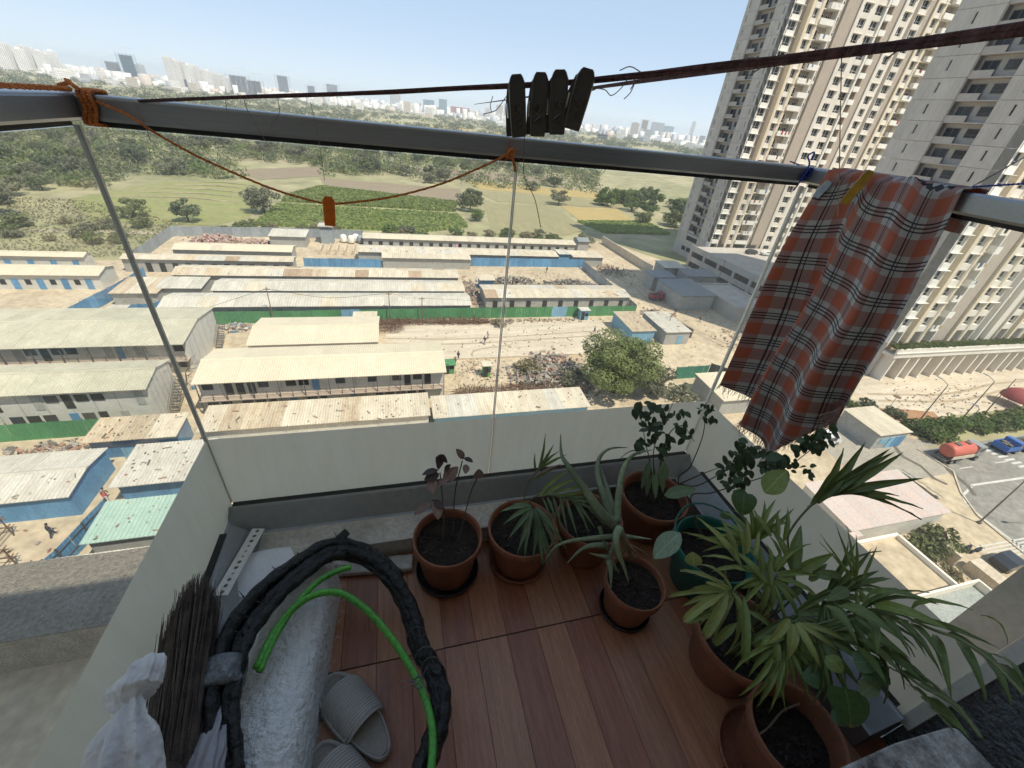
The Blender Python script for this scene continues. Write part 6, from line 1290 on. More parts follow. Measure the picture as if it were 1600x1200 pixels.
# ---- aloe
c4 = lambda x, y: (840 + x / 4, 660 + y / 4)
t = pot('small terracotta pot with a tilted aloe and bare roots', 'plant', 1.385, -.60, .103, .175, m_terra, dz=.006, soil=.03)
def thick(t, pts, w0, mat, name='leaf'):
    P = bez(pts, 7); b = MB(); n = len(P); prev = None; o = 0
    for i, p in enumerate(P):
        s = i / (n - 1); wd = w0 * (1 - s) ** .75 * (.9 + .1 * math.cos(s * 3)) + .0008; tt = (P[min(i + 1, n - 1)] - P[max(i - 1, 0)]).normalized(); nn = (CAM - p); nn = (nn - tt * nn.dot(tt)).normalized(); x = tt.cross(nn)
        for a, c in ((-1, .05), (-.55, -.30), (.0, -.42), (.55, -.30), (1, .05), (.0, .12)): b.v.append(tuple(p + x * (a * wd) - nn * (c * wd)))
    for i in range(n - 1):
        for j in range(6): b.f.append((i * 6 + j, i * 6 + (j + 1) % 6, (i + 1) * 6 + (j + 1) % 6, (i + 1) * 6 + j)); b.m.append(0)
    b.f += [tuple(range(5, -1, -1)), tuple((n - 1) * 6 + j for j in range(6))]; b.m += [0, 0]
    return part(b, name, mat, t, True)
for pts, w in (([(485, 640, 1.50), (400, 570, 1.47), (300, 425, 1.46), (200, 285, 1.46), (150, 200, 1.48), (143, 70, 1.52)], 46), ([(460, 610, 1.52), (415, 470, 1.53), (375, 330, 1.56), (385, 225, 1.6), (450, 165, 1.63), (565, 156, 1.66)], 34), ([(495, 630, 1.51), (505, 470, 1.52), (530, 310, 1.55), (585, 215, 1.57), (650, 185, 1.57), (720, 172, 1.57)], 30), ([(470, 580, 1.54), (440, 430, 1.58), (395, 280, 1.62)], 34), ([(475, 712, 1.50), (330, 725, 1.46), (190, 745, 1.45), (100, 790, 1.46), (32, 885, 1.49)], 20), ([(440, 770, 1.53), (330, 772, 1.52), (255, 810, 1.52), (180, 885, 1.54)], 24), ([(515, 655, 1.48), (490, 720, 1.45), (510, 830, 1.46), (545, 920, 1.49), (570, 1005, 1.52)], 32), ([(435, 830, 1.52), (470, 890, 1.53), (512, 940, 1.55)], 34), ([(445, 860, 1.52), (458, 950, 1.52), (456, 1050, 1.53)], 24), ([(385, 650, 1.5), (415, 740, 1.51), (445, 820, 1.53)], 16), ([(555, 712, 1.50), (640, 722, 1.50), (712, 730, 1.50)], 14), ([(430, 838, 1.52), (380, 832, 1.52), (320, 815, 1.53)], 16), ([(480, 760, 1.52), (455, 830, 1.53), (452, 880, 1.54)], 20)):
    thick(t, [at(*c4(x, y), d) for x, y, d in pts], w / 4 * 1.5 / F / 2 * 1.5, m_aloe)
b_ = MB(); b_.tube(bez([at(*c4(490, 640), 1.51), at(*c4(520, 700), 1.53), at(*c4(560, 770), 1.58), at(*c4(590, 850), 1.62)], 5), [.016, .016, .015, .015, .014, .014, .013, .013, .012, .012, .011, .010, .009, .009, .008, .008], 8)
for e_ in ((690, 830), (640, 850), (530, 830), (600, 800)): b_.tube(bez([at(*c4(550, 750), 1.57), at(*c4((550 + e_[0]) / 2 + 10, (750 + e_[1]) / 2), 1.57), at(*c4(*e_), 1.6)], 4), .003, 5)
part(b_, 'stem', pm('aloe_stem', (.22, .17, .10), .8, .25, 12), t, True)
# ---- pot behind the aloe, rose pot, bucket
pot('terracotta pot squeezed between the aloe leaves and the front ledge', 'plant', 1.325, -.335, .128, .20, m_terra, name='plant_pot', soil=.05)
t = pot('terracotta pot in the far corner with a spindly rose bush', 'plant', 1.645, -.275, .138, .205, m_terra, soil=.05)
z1 = lambda x, y: (1000 + x / 5.333, 620 + y / 5.333)
def sprig(t, stems, clusters, mat, seed, r0=.003):
    b = MB()
    for s in stems: P = bez(s, 6); n = len(P); b.tube(P, [r0 * (1 - .65 * i / n) for i in range(n)], 5)
    part(b, 'stem', m_wood, t, True); q = random.Random(seed)
    for (cx, cy, rx, ry, n, sz, d) in clusters:
        for _ in range(int(n * 1.45)):
            a = q.uniform(0, 6.28); s = math.sqrt(q.random()); x = cx + rx * s * math.cos(a); y = cy + ry * s * math.sin(a); an = q.uniform(0, 6.28) if q.random() < .5 else q.gauss(1.4, .6); l = sz * q.uniform(.6, 1.15); dd = d + q.uniform(-.05, .05)
            leaf(t, at(x, y, dd), at(x + l * math.cos(an), y + l * math.sin(an), dd + q.uniform(-.02, .02)), l * d / F * .55, mat, 'oval')
rb = V((1.66, -.27, .02))
sprig(t, [[rb, at(1022, 745, 1.80), at(1022, 700, 1.77), at(1040, 655, 1.75), at(1056, 620, 1.74)], [rb, at(1015, 720, 1.8), at(1008, 690, 1.78), at(1000, 640, 1.77)], [rb, at(1040, 690, 1.77), at(1065, 665, 1.76), at(1085, 690, 1.76)], [at(1010, 705, 1.78), at(985, 705, 1.77), at(965, 720, 1.76)]],
      [(1005, 640, 20, 14, 13, 15, 1.76), (1015, 660, 22, 16, 14, 15, 1.75), (1055, 650, 22, 12, 12, 14, 1.75), (1072, 672, 14, 14, 10, 15, 1.75), (1030, 685, 22, 14, 10, 15, 1.77), (1002, 690, 12, 14, 6, 18, 1.77), (1035, 710, 10, 16, 6, 16, 1.78)], m_rose, 3)
for x0, y0, x1, y1 in ((1012, 735, 1010, 775), (1022, 730, 1024, 780), (1030, 725, 1036, 770), (1016, 720, 1002, 765), (1035, 720, 1042, 750)): leaf(t, at(x0, y0, 1.80), at(x1, y1, 1.80), .026, m_blue, 'oval')
rb2 = at(1060, 757, 1.95)
t = pot('green plastic bucket holding a leggy bush and a few pale leaves', 'plant', 1.735, -.55, .145, .215, m_gpot, soil=.06)
b_ = MB(); hp = [V((1.735 - .145 * math.cos(a), -.55 + .02, .075)) + V((0, .14 * math.sin(a), .05 * math.sin(a))) for a in [3.1416 * i / 12 for i in range(13)]]; b_.tube(hp, .004, 6); part(b_, 'handle', m_gpot, t, True)
bb = V((1.735, -.53, .03))
sprig(t, [[bb, rb2, at(*z1(420, 580), 1.86), at(*z1(515, 350), 1.78), at(*z1(545, 180), 1.74), at(*z1(560, 110), 1.72)], [rb2, at(*z1(500, 650), 1.84), at(*z1(660, 590), 1.76)], [rb2 + V((.01, 0, 0)), at(*z1(480, 740), 1.84), at(*z1(730, 600), 1.72), at(*z1(900, 480), 1.66)], [bb, at(*z1(420, 850), 1.80), at(*z1(600, 800), 1.74), at(*z1(900, 710), 1.66), at(*z1(1080, 650), 1.60), at(*z1(1250, 570), 1.55), at(*z1(1440, 430), 1.50)]],
      [(1102, 636, 14, 8, 15, 8, 1.73), (1108, 655, 12, 8, 10, 9, 1.74), (1150, 715, 22, 14, 12, 16, 1.70), (1160, 700, 14, 16, 8, 16, 1.70), (1180, 725, 24, 16, 13, 17, 1.66), (1140, 735, 14, 10, 8, 14, 1.72), (1150, 755, 22, 12, 9, 17, 1.70), (1190, 715, 12, 20, 8, 13, 1.64), (1225, 707, 16, 8, 4, 24, 1.60), (1250, 697, 16, 10, 8, 17, 1.56), (1275, 690, 16, 14, 14, 15, 1.53), (1290, 680, 14, 12, 14, 14, 1.5), (1240, 728, 14, 8, 5, 14, 1.57), (1262, 735, 8, 10, 5, 14, 1.55), (1130, 748, 8, 10, 4, 12, 1.75), (1215, 740, 18, 16, 7, 16, 1.62)], m_rose, 9)
for x0, y0, x1, y1, w, m, kd, d in ((1063, 833, 1021, 873, 30, m_pale, 'oval', 1.42), (1038, 774, 1088, 764, 18, m_blue, 'oval', 1.72), (1163, 770, 1160, 806, 30, m_ger, 'heart', 1.5), (1150, 765, 1172, 795, 20, m_ger, 'heart', 1.52), (1195, 770, 1230, 735, 30, m_palm, 'oval', 1.56), (1085, 885, 1082, 862, 22, m_palmy, 'oval', 1.6), (1128, 800, 1140, 812, 16, m_ger, 'oval', 1.7)): leaf(t, at(x0, y0, d), at(x1, y1, d - .01), w * d / F, m, kd)
# ---- big palm in front of the right panel
t = pot('large terracotta pot crowded with long bladed palm fronds at the right', 'plant', 1.625, -.835, .138, .205, m_terra)
zb = lambda x, y: (1040 + x / 4, 760 + y / 4); z3 = lambda x, y: (1280 + x / 3.333, 800 + y / 3.333); r0 = V((1.63, -.84, .04))
A = 1.42
frond(t, [r0, at(*zb(520, 760), 1.52), at(*zb(400, 652), A)], [(390, 640, 90, 530, 34), (372, 658, 18, 686, 32), (368, 668, 112, 845, 62), (390, 668, 238, 945, 72), (416, 658, 490, 840, 44), (360, 780, 130, 850, 50, m_palm, .03), (450, 850, 300, 985, 60, m_palm, .04), (490, 690, 495, 1105, 60, m_palm), (390, 645, 250, 600, 26)], m_palmy, A, 'cut', 40, 4, zb, -.02)
frond(t, [r0, at(*zb(700, 760), 1.50), at(*zb(640, 610), 1.46), at(*zb(470, 490), 1.44), at(*zb(400, 390), 1.44)], [(470, 490, 190, 190, 62), (450, 440, 340, 195, 50), (490, 430, 432, 205, 52), (510, 420, 505, 190, 46), (560, 430, 585, 270, 40), (400, 395, 95, 285, 36), (430, 465, 225, 440, 34), (440, 505, 282, 535, 40), (640, 610, 395, 380, 66, m_palm), (480, 495, 625, 640, 30), (600, 560, 560, 300, 44, m_palm), (660, 620, 650, 400, 40, m_palm)], m_palmy, 1.45, 'strap', 40, 4, zb, .02)
frond(t, [r0, at(*zb(760, 900), 1.46), at(*zb(800, 845), 1.38)], [(775, 830, 632, 985, 64), (800, 860, 762, 1085, 82), (818, 856, 992, 1185, 52), (832, 850, 1100, 1040, 44), (700, 960, 692, 1215, 56, m_palm, .05), (740, 945, 555, 1010, 60, m_palm, .05), (520, 780, 650, 910, 50, m_palm, .06), (850, 855, 1150, 1000, 40), (860, 860, 1200, 1010, 40), (830, 870, 960, 1010, 44)], m_palmy, 1.38, 'droop', 50, 4, zb, .0)
frond(t, [r0, at(*zb(790, 700), 1.50), at(*zb(800, 530), 1.48)], [(800, 540, 848, 238, 100, m_palmd), (818, 536, 1055, 415, 84, m_palm), (785, 500, 640, 240, 66), (740, 340, 762, 130, 44, m_palm), (700, 330, 700, 150, 40, m_palm), (660, 310, 545, 150, 40), (720, 450, 640, 300, 40), (690, 640, 760, 560, 70, m_palmd), (850, 640, 700, 720, 80, m_palmd), (900, 590, 1010, 480, 60, m_palmd), (560, 660, 660, 760, 44), (700, 620, 830, 540, 54, m_palm), (950, 560, 1130, 590, 66, m_palmd), (900, 660, 950, 790, 70, m_palmd), (640, 720, 560, 770, 40), (660, 740, 610, 810, 30)], m_palm, 1.47, 'strap', 50, 4, zb, .02)
frond(t, [r0, at(*zb(1000, 760), 1.46), at(*zb(1180, 600), 1.38)], [(1170, 590, 960, 290, 18), (1160, 580, 962, 348, 18), (1180, 580, 1060, 230, 22), (1185, 570, 1132, 245, 22), (1192, 570, 1190, 300, 24), (1240, 560, 1325, 365, 20), (1235, 575, 1292, 445, 18), (1225, 605, 1412, 577, 56, m_palmd), (1230, 640, 1385, 682, 56, m_palmd), (1150, 560, 1110, 500, 40, m_palm), (1190, 650, 1195, 900, 30), (1200, 640, 1260, 760, 26), (1210, 640, 1310, 800, 22), (1140, 640, 1000, 720, 90, m_palmd), (1100, 560, 930, 530, 60, m_palmd)], m_palm, 1.38, 'flat', 20, 4, zb, -.02)
frond(t, [r0, at(*z3(150, 520), 1.42), at(*z3(300, 480), 1.34), at(*z3(560, 600), 1.26), at(*z3(720, 660), 1.22), at(*z3(900, 780), 1.16), at(*z3(1075, 960), 1.12)], [(240, 450, 622, 482, 46), (470, 530, 802, 510, 44, m_palm), (290, 488, 735, 640, 62, m_palm), (480, 570, 940, 712, 40), (112, 488, 452, 692, 66), (35, 486, 205, 705, 56), (380, 560, 640, 855, 44), (470, 580, 660, 815, 36), (600, 640, 690, 985, 46), (720, 668, 880, 1008, 44), (810, 700, 1012, 1038, 44), (900, 780, 1085, 1000, 50), (880, 740, 1080, 930, 40), (650, 640, 900, 770, 34), (330, 540, 480, 760, 40), (260, 540, 300, 760, 56), (420, 560, 560, 760, 36), (840, 540, 984, 690, 14, m_palm)], m_palmd, 1.30, 'droop', 44, 3.333, z3, -.05)
frond(t, [r0, at(*z3(150, 640), 1.44), at(*z3(330, 750), 1.36), at(*z3(520, 900), 1.28), at(*z3(700, 1000), 1.24), at(*z3(850, 1180), 1.2)], [(330, 740, 622, 930, 36), (420, 830, 640, 950, 30), (520, 890, 860, 1185, 66), (540, 960, 790, 1190, 66), (250, 640, 480, 770, 56), (210, 660, 430, 850, 60), (350, 810, 500, 930, 40), (460, 900, 600, 1030, 40), (500, 860, 640, 930, 30), (190, 700, 350, 900, 60), (300, 700, 560, 900, 50), (560, 1010, 700, 1150, 44)], m_palmd, 1.34, 'strap', 44, 3.333, z3, -.06)
frond(t, [r0, at(*zb(740, 470), 1.52), at(*zb(770, 300), 1.46), at(1262, 795, 1.42), at(1300, 765, 1.42)], [], m_palmd, 1.42)
zl = lambda x, y: (x, y)
q = random.Random(77)
for (bx_, by_, dB, mt, nn, a0, a1, l0, l1) in ((1150, 925, 1.46, m_palmy, 8, 60, 230, 50, 95), (1205, 900, 1.46, m_palm, 10, 0, 360, 45, 90), (1240, 960, 1.42, m_palmd, 11, -40, 160, 60, 120), (1290, 930, 1.42, m_palmd, 10, -70, 120, 60, 120), (1180, 850, 1.50, m_palm, 8, 180, 330, 55, 95), (1275, 990, 1.38, m_palmd, 9, -20, 110, 70, 130), (1330, 960, 1.36, m_palmd, 8, -20, 90, 80, 150), (1225, 1000, 1.40, m_palm, 8, 20, 160, 60, 110)):
    lv = []
    nn = int(nn * 1.9)
    for k in range(nn):
        a = math.radians(a0 + (a1 - a0) * (k + q.uniform(-.3, .3)) / nn); l = q.uniform(l0, l1); lv.append((bx_ + 8 * math.cos(a), by_ + 8 * math.sin(a), bx_ + l * math.cos(a), by_ + l * math.sin(a) + 10, q.uniform(8, 13)))
    frond(t, [V((1.63, -.84, .04)), at((bx_ + 1190) / 2, (by_ + 960) / 2 + 20, dB + .05), at(bx_, by_, dB)], lv, mt, dB, 'droop', 14, 1, zl, .03)
frond(t, [at(1262, 793, 1.42), at(1285, 777, 1.42), at(1300, 768, 1.42)], [(1268, 788, 1318, 700, 18), (1276, 786, 1352, 690, 18), (1284, 780, 1392, 700, 18), (1292, 774, 1400, 705, 16), (1298, 772, 1412, 706, 18), (1302, 770, 1445, 747, 17), (1300, 770, 1442, 795, 13), (1290, 775, 1405, 775, 16), (1300, 768, 1440, 812, 10)], m_palmd, 1.42, 'strap', 16, 1, zl, .02)
for x0, y0, x1, y1, w, m, kd, d in ((1320, 1075, 1330, 1138, 70, m_ger, 'heart', 1.34), (1305, 1100, 1345, 1130, 60, m_ger, 'heart', 1.36), (1290, 1025, 1318, 1052, 40, m_palm, 'oval', 1.34), (1350, 1040, 1392, 1070, 44, m_ger, 'heart', 1.33), (1335, 1035, 1380, 1035, 40, m_ger, 'heart', 1.33), (1260, 1045, 1295, 1080, 44, m_ger, 'heart', 1.38), (1345, 1085, 1375, 1065, 30, m_palmd, 'oval', 1.35)): leaf(t, at(x0, y0, d), at(x1, y1, d), w * d / F * .55, m, kd)
b_ = MB(); q = random.Random(2)
for i in range(12): a = q.uniform(0, 6.28); s = V((1.625 + .06 * math.cos(a), -.835 + .06 * math.sin(a), .03)); b_.tube(bez([s, s + V((.03 * math.cos(a), .03 * math.sin(a), .10)), s + V((.07 * math.cos(a), .07 * math.sin(a), .20))], 4), [.006, .006, .006, .005, .005, .005, .004, .004, .004], 5)
part(b_, 'stem', m_stem, t, True)
pot('terracotta pot with bare dark soil and dry twigs, nearest the camera', 'plant pot', 1.60, -1.075, .118, .20, m_terra, name='plant_pot', soil=.07, dz=.007)
b_ = MB(); b_.tube(bez([V((1.52, -1.05, -.005)), V((1.57, -1.04, .0)), V((1.63, -1.02, .012)), V((1.68, -1.02, .03))], 4), .003, 5); solo(b_, 'dry_twig', pm('dry_twig', (.30, .22, .15), .9, .2, 9), 'pale dry twig lying on the bare soil of the nearest pot', 'twig')
# ================================================================== CLUTTER ON THE FLOOR
# marble topped block in the bottom right corner
b_ = MB(); mz = .20; Q = [at(1310, 1203, 1.40), at(1400, 1160, 1.42), at(1480, 1136, 1.44), at(1494, 1136, 1.44), at(1560, 1203, 1.38), at(1640, 1290, 1.30), at(1300, 1300, 1.28)]
Q = [V((q.x, q.y, mz)) for q in [on_axis(*p, 2, mz) for p in ((1312, 1200), (1400, 1160), (1478, 1137), (1492, 1136), (1500, 1141), (1560, 1205), (1640, 1300), (1260, 1300), (1290, 1225))]]
b_.prism([(q.x, q.y) for q in reversed(Q)], FZ, mz)
o = solo(b_, 'marble_block', pm('mottled_marble', (.74, .73, .71), .45, .25, 16, (.12, .10, .09)), 'mottled white marble topped block cut off by the bottom right corner', 'marble block'); bv = o.modifiers.new('b', 'BEVEL'); bv.width = .008; bv.segments = 3
# white wrapped block and sheets at the left
m_wrap = pm('woven_wrap', (.86, .86, .85), .45, .08, 30, (.74, .75, .75), .55, 60); m_foam = pm('foam_sheet', (.82, .84, .87), .7, .05, 10, (.76, .79, .83), .3, 20)
b_ = MB(); q = random.Random(6)
x0, x1, y0, y1 = .215, .395, -1.35, -.325
def wrapsec(y, k):
    w = .004 * math.sin(y * 23 + k); z = .035 + .008 * math.sin(y * 14); sl = (y + .325) * .06
    P = [(x0 + sl, FZ), (x0 - .006 + sl, -.06), (x0 + .004 + sl, z - .02), (x0 + .02 + sl, z), (x0 + .09 + sl, z + .012 + w), (x1 - .03 + sl, z + .004), (x1 - .006 + sl, z - .014), (x1 + w + sl, -.04), (x1 + .004 + sl, FZ)]
    return [(px_ + q.uniform(-.001, .001), y, z_ + q.uniform(-.001, .001) if z_ > FZ else z_) for px_, z_ in P]
ys = [y1 - (y1 - y0) * i / 40 for i in range(41)]
for y in ys: b_.v += wrapsec(y, 1)
for i in range(40):
    for j in range(8): a = i * 9 + j; b_.f.append((a, a + 1, a + 10, a + 9)); b_.m.append(0)
b_.f += [tuple(range(8, -1, -1)), tuple(40 * 9 + j for j in range(9))]; b_.m += [0, 0]
wb_ = thing('wrapped_block', 'long white block in frayed woven plastic wrap lying under the black cable', 'package', (.3, -.8, FZ)); part(b_, 'wrap', m_wrap, wb_, True)
b_ = MB()
for i in range(320):
    y = q.uniform(-1.1, -.33); j = q.choice([4, 4, 5, 5, 6, 6, 7, 8]); s = wrapsec(y, 1)[j]; p = V(s); d = V((q.gauss(.5, .4), q.gauss(0, .5), q.gauss(.3, .4))).normalized() * q.uniform(.006, .03); b_.tube([p, p + d * .5 + V((0, 0, .003)), p + d], .0005, 3, cap=False)
for i in range(260):
    p = V((x1 - .05 + q.uniform(-.05, .05), -.33 + q.uniform(-.02, .01), q.uniform(-.06, .05))); d = V((q.gauss(.4, .5), q.gauss(.6, .5), q.gauss(-.2, .5))).normalized() * q.uniform(.01, .045); b_.tube([p, p + d * .5, p + d], .0006, 3, cap=False)
f_ = part(b_, 'frayed_fibre', m_wrap, wb_); f_['kind'] = 'stuff'
b_ = MB(); b_.grid(lambda u, v: (.075 + .21 * u + .012 * math.sin(v * 7), -.215 - .62 * v + .03 * u, -.062 + .010 * math.sin(u * 5 + v * 9) + .008 * math.sin(v * 17) - .02 * v), 18, 40)
o = solo(b_, 'foam_sheet', m_foam, 'bluish white foam sheet under the perforated strip at the left', 'foam sheet', smooth=True); so_ = o.modifiers.new('t', 'SOLIDIFY'); so_.thickness = .02
b_ = MB(); b_.obox((.27, -.205, -.105), V((1, -.18, -.06)).normalized(), V((.18, 1, 0)).normalized(), V((.06, 0, 1)).normalized(), .16, .032, .012); o = solo(b_, 'dirty_board', m_marb, 'short white board with rusty dirt leaning on the ledge beside the strip', 'board')
b_ = MB(); b_.obox((.27, -.243, -.128), V((1, -.14, 0)).normalized(), V((.14, 1, 0)).normalized(), V((0, 0, 1)), .15, .012, .012); solo(b_, 'rusty_bar', pm('rust_flakes', (.16, .075, .045), .95, .5, 30, (.04, .03, .025)), 'rust covered dark bar in front of the white board', 'bar')
b_ = MB(); b_.obox((.52, -.272, -.122), V((1, -.10, 0)).normalized(), V((.10, 1, 0)).normalized(), V((0, 0, 1)), .13, .03, .012); o = solo(b_, 'broken_tile', m_marb, 'broken pale tile piece lying under the top of the cable coil', 'tile'); bv = o.modifiers.new('b', 'BEVEL'); bv.width = .004
# perforated strip
A_ = on_axis(404, 826, 2, -.01); B_ = on_axis(344, 930, 2, .02); ay = (B_ - A_).normalized(); n_ = (V((0, 0, 1)) - ay * ay.z).normalized(); ax = ay.cross(n_); L_ = (B_ - A_).length; hw = .021; b_ = MB(); N_ = 12
for i in range(N_):
    c = A_ + ay * (L_ * (i + .5) / N_); hy = L_ / N_ / 2; r_ = .0075 if i < 3 else (.0045 if i in (3, 4) else .0068)
    if i in (5, 8): r_ = .004
    sq = [(-1, -1), (0, -1), (1, -1), (1, 0), (1, 1), (0, 1), (-1, 1), (-1, 0)]; o = len(b_.v)
    for z in (0, -.003):
        b_.v += [tuple(c + ax * (x * hw) + ay * (y * hy) + n_ * z) for x, y in sq] + [tuple(c + ax * (r_ * math.cos(a)) + ay * (r_ * math.sin(a)) + n_ * z) for a in [math.atan2(y, x) for x, y in sq]]
    for k in range(8):
        k2 = (k + 1) % 8; b_.f += [(o + k, o + k2, o + 8 + k2, o + 8 + k), (o + 16 + k2, o + 16 + k, o + 24 + k, o + 24 + k2), (o + 8 + k, o + 8 + k2, o + 24 + k2, o + 24 + k)]; b_.m += [0, 0, 0]
solo(b_, 'perforated_strip', pm('white_steel', (.70, .70, .67), .5, .06, 6), 'white perforated metal strip leaning in the left corner of the balcony', 'metal strip')
# broom of dark grass, bristles up
br = thing('broom', 'dark grass broom standing bristles up against the left frosted glass', 'broom', (.07, -.8, FZ)); b_ = MB(); q = random.Random(8)
tip = [(318, 886), (290, 905), (262, 940), (330, 910), (345, 960), (252, 985)]
for i in range(950):
    u = q.random(); v = q.random(); bx_, by_ = 215 + 85 * u + q.gauss(0, 4), 1225
    tx = 252 + 92 * u + q.gauss(0, 5); ty = 985 - 95 * math.sin(min(1, u * 1.25) * 1.7) + 45 * max(0, u - .72) * 3 + abs(q.gauss(0, 26)) + q.uniform(0, 60) * (q.random() < .4); dt_ = 1.47 + .04 * v - .02 * u
    p = at(bx_, by_, 1.34 + .07 * v); e = at(tx, ty, dt_); m_ = p.lerp(e, .5) + V((q.gauss(0, .003), q.gauss(0, .003), 0)); b_.tube([p, m_, e], [.0013, .0013, .0006], 3, cap=False)
f_ = part(b_, 'bristles', pm('broom_grass', (.135, .10, .08), .85, .45, 30, (.055, .042, .035)), br); f_['kind'] = 'stuff'
b_ = MB(); b_.tube([at(255, 1215, 1.36), at(235, 1290, 1.30), at(215, 1380, 1.24)], [.035, .022, .014], 10); part(b_, 'handle', m_or if False else m_wood, br, True)
# crumpled white paper bag
def crumple(label, axis, radii, seed, mat, name, cat, n=90):
    """thin crumpled bag: soft drapery folds that run along it, broken by sharp creases"""
    q = np.random.default_rng(seed); P = bez(axis, 10); k = len(P); R_ = np.interp(np.linspace(0, 1, k), np.linspace(0, 1, len(radii)), radii); b = MB(); prev = None
    fr = q.integers(2, 9, 6); ph = q.uniform(0, 6.28, 6); tw = q.uniform(-3, 3, 6); pl = q.normal(size=(14, 3)); of = q.uniform(-1, 1, 14)
    for i, p in enumerate(P):
        t_ = (P[min(i + 1, k - 1)] - P[max(i - 1, 0)]).normalized(); u = t_.orthogonal().normalized() if prev is None else (prev - t_ * prev.dot(t_)).normalized(); prev = u; w_ = t_.cross(u); y = i / k
        for j in range(n):
            a = 6.283 * j / n; f = sum((1 - 2 * abs(math.sin((fr[m] * a + ph[m] + tw[m] * y * 2 + .8 * math.sin(7 * y + ph[m])) / 2))) / (1.5 + m * .5) for m in range(6))
            d = np.array([math.cos(a) * .8, math.sin(a) * .8, y * 3.2]); c = np.abs(((pl @ d) * 1.3 + of) % 1 - .5).min() 
            s = 1 + .13 * f + .5 * (min(c, .12) - .06)
            b.v.append(tuple(p + (u * math.cos(a) * 1.2 + w_ * math.sin(a) * .62) * (R_[i] * s)))
    for i in range(k - 1):
        for j in range(n): b.f.append((i * n + j, i * n + (j + 1) % n, (i + 1) * n + (j + 1) % n, (i + 1) * n + j)); b.m.append(0)
    b.f += [tuple(range(n - 1, -1, -1)), tuple((k - 1) * n + j for j in range(n))]; b.m += [0, 0]
    return solo(b, name, mat, label, cat, smooth=True)
crumple('crumpled white paper bag twisted at the neck in front of the broom', [at(222, 1033, 1.16), at(218, 1060, 1.14), at(206, 1090, 1.13), at(203, 1112, 1.12), at(198, 1140, 1.12), at(195, 1190, 1.13), at(190, 1290, 1.15)], [.012, .05, .055, .022, .034, .06, .075, .085], 4, pm('white_paper', (.84, .82, .81), .7, .05, 8, (.74, .73, .74), .7, 16, trans=.3), 'paper_bag', 'paper bag')
crumple('grey crumpled plastic sheet between the broom and the black cable', [at(338, 1100, 1.42), at(325, 1140, 1.40), at(312, 1200, 1.37), at(300, 1280, 1.33)], [.02, .045, .06, .06], 9, pm('grey_plastic_film', (.32, .31, .34), .45, .1, 8), 'plastic_sheet', 'plastic sheet')
# black cable coil with tape, and the green hose
m_cab = pm('black_sleeve', (.010, .010, .010), .38, .4, 12, (.020, .019, .018), .5, 40, spec=.35)
cc = thing('cable_coil', 'thick black sleeved cable bundle bent into an arch over the white block', 'cable', (.4, -.6, FZ))
LOOP = [(338, 1290, 1.30), (345, 1200, 1.36), (340, 1130, 1.39), (348, 1060, 1.42), (372, 990, 1.46), (420, 930, 1.50), (470, 890, 1.53), (520, 862, 1.56), (570, 872, 1.56), (612, 905, 1.53), (640, 955, 1.50), (655, 1010, 1.46), (675, 1045, 1.43), (688, 1090, 1.40), (682, 1140, 1.38), (662, 1200, 1.35), (640, 1290, 1.30)]
C0 = bez([at(*p) for p in LOOP], 8)
def strand_along(off0, tw, r, ph, i0=0, i1=None):
    Q = []; i1 = i1 or len(C0); prev = None
    for i in range(i0, i1):
        p = C0[i]; t_ = (C0[min(i + 1, len(C0) - 1)] - C0[max(0, i - 1)]).normalized(); u = (CAM - p); u = (u - t_ * u.dot(t_)).normalized(); w_ = t_.cross(u); a = ph + tw * i / len(C0) * 6.28
        s = min(1, max(.35, (1 - abs(i / len(C0) - .28) * 1.5))); Q.append(p + (w_ * math.cos(a) + u * math.sin(a) * .8) * off0 * s)
    return Q
q = random.Random(12)
for off, tw, r, ph, a0, a1 in ((.028, .6, .0195, 0, 0, None), (.028, .6, .0185, 3.14, 0, None), (.036, .5, .017, 1.6, 0, 74), (.022, .7, .012, 4.5, 20, 105), (.046, .3, .016, .4, 0, 60), (.042, .4, .014, 3.6, 0, 52)):
    Q = strand_along(off, tw, r, ph, a0, a1); b_ = MB(); b_.tube(Q, [r * (1 + .10 * math.sin(i * 1.3 + ph) + q.uniform(-.05, .05)) for i in range(len(Q))], 10); part(b_, 'cable', m_cab, cc, True)
b_ = MB(); e_ = C0[56]; b_.tube([e_, e_ + V((.02, .03, .02)), e_ + V((.045, .045, .035))], [.016, .016, .013], 8)
for k in range(7): i = q.randrange(18, 60); p = C0[i] + V((q.uniform(-.03, .03), q.uniform(-.02, .02), .02)); b_.tube([p, p + V((q.gauss(-.01, .01), q.gauss(.015, .01), .012)), p + V((q.gauss(-.02, .012), q.gauss(.03, .012), .022))], [.005, .003, .0008], 4)
part(b_, 'torn_sleeve', m_cab, cc, True)['kind'] = 'stuff'
b_ = MB(); s = C0[22:28]; b_.tube(s, [.049, .051, .050, .051, .050, .048], 16); o = part(b_, 'tape_wrap', pm('silver_tape', (.17, .18, .20), .25, .25, 15, (.10, .11, .12), .6, 30), cc, True)
b_ = MB(); q2 = random.Random(1)
for i0 in (30, 33, 36, 46, 50, 86, 92, 96):
    p = C0[i0]; b_.tube([p + V((.03 * math.cos(a), .03 * math.sin(a) * .6, .03 * math.sin(a))) for a in [6.28 * k / 14 for k in range(15)]], .0012, 4)
part(b_, 'binding_wire', m_steel, cc)
hs_ = thing('garden_hose', 'bright green hose looping from the black cable down over the floor', 'hose', (.5, -.7, FZ)); m_hose = pm('green_hose', (.085, .36, .035), .38, .3, 14, (.055, .25, .025), spec=.5)
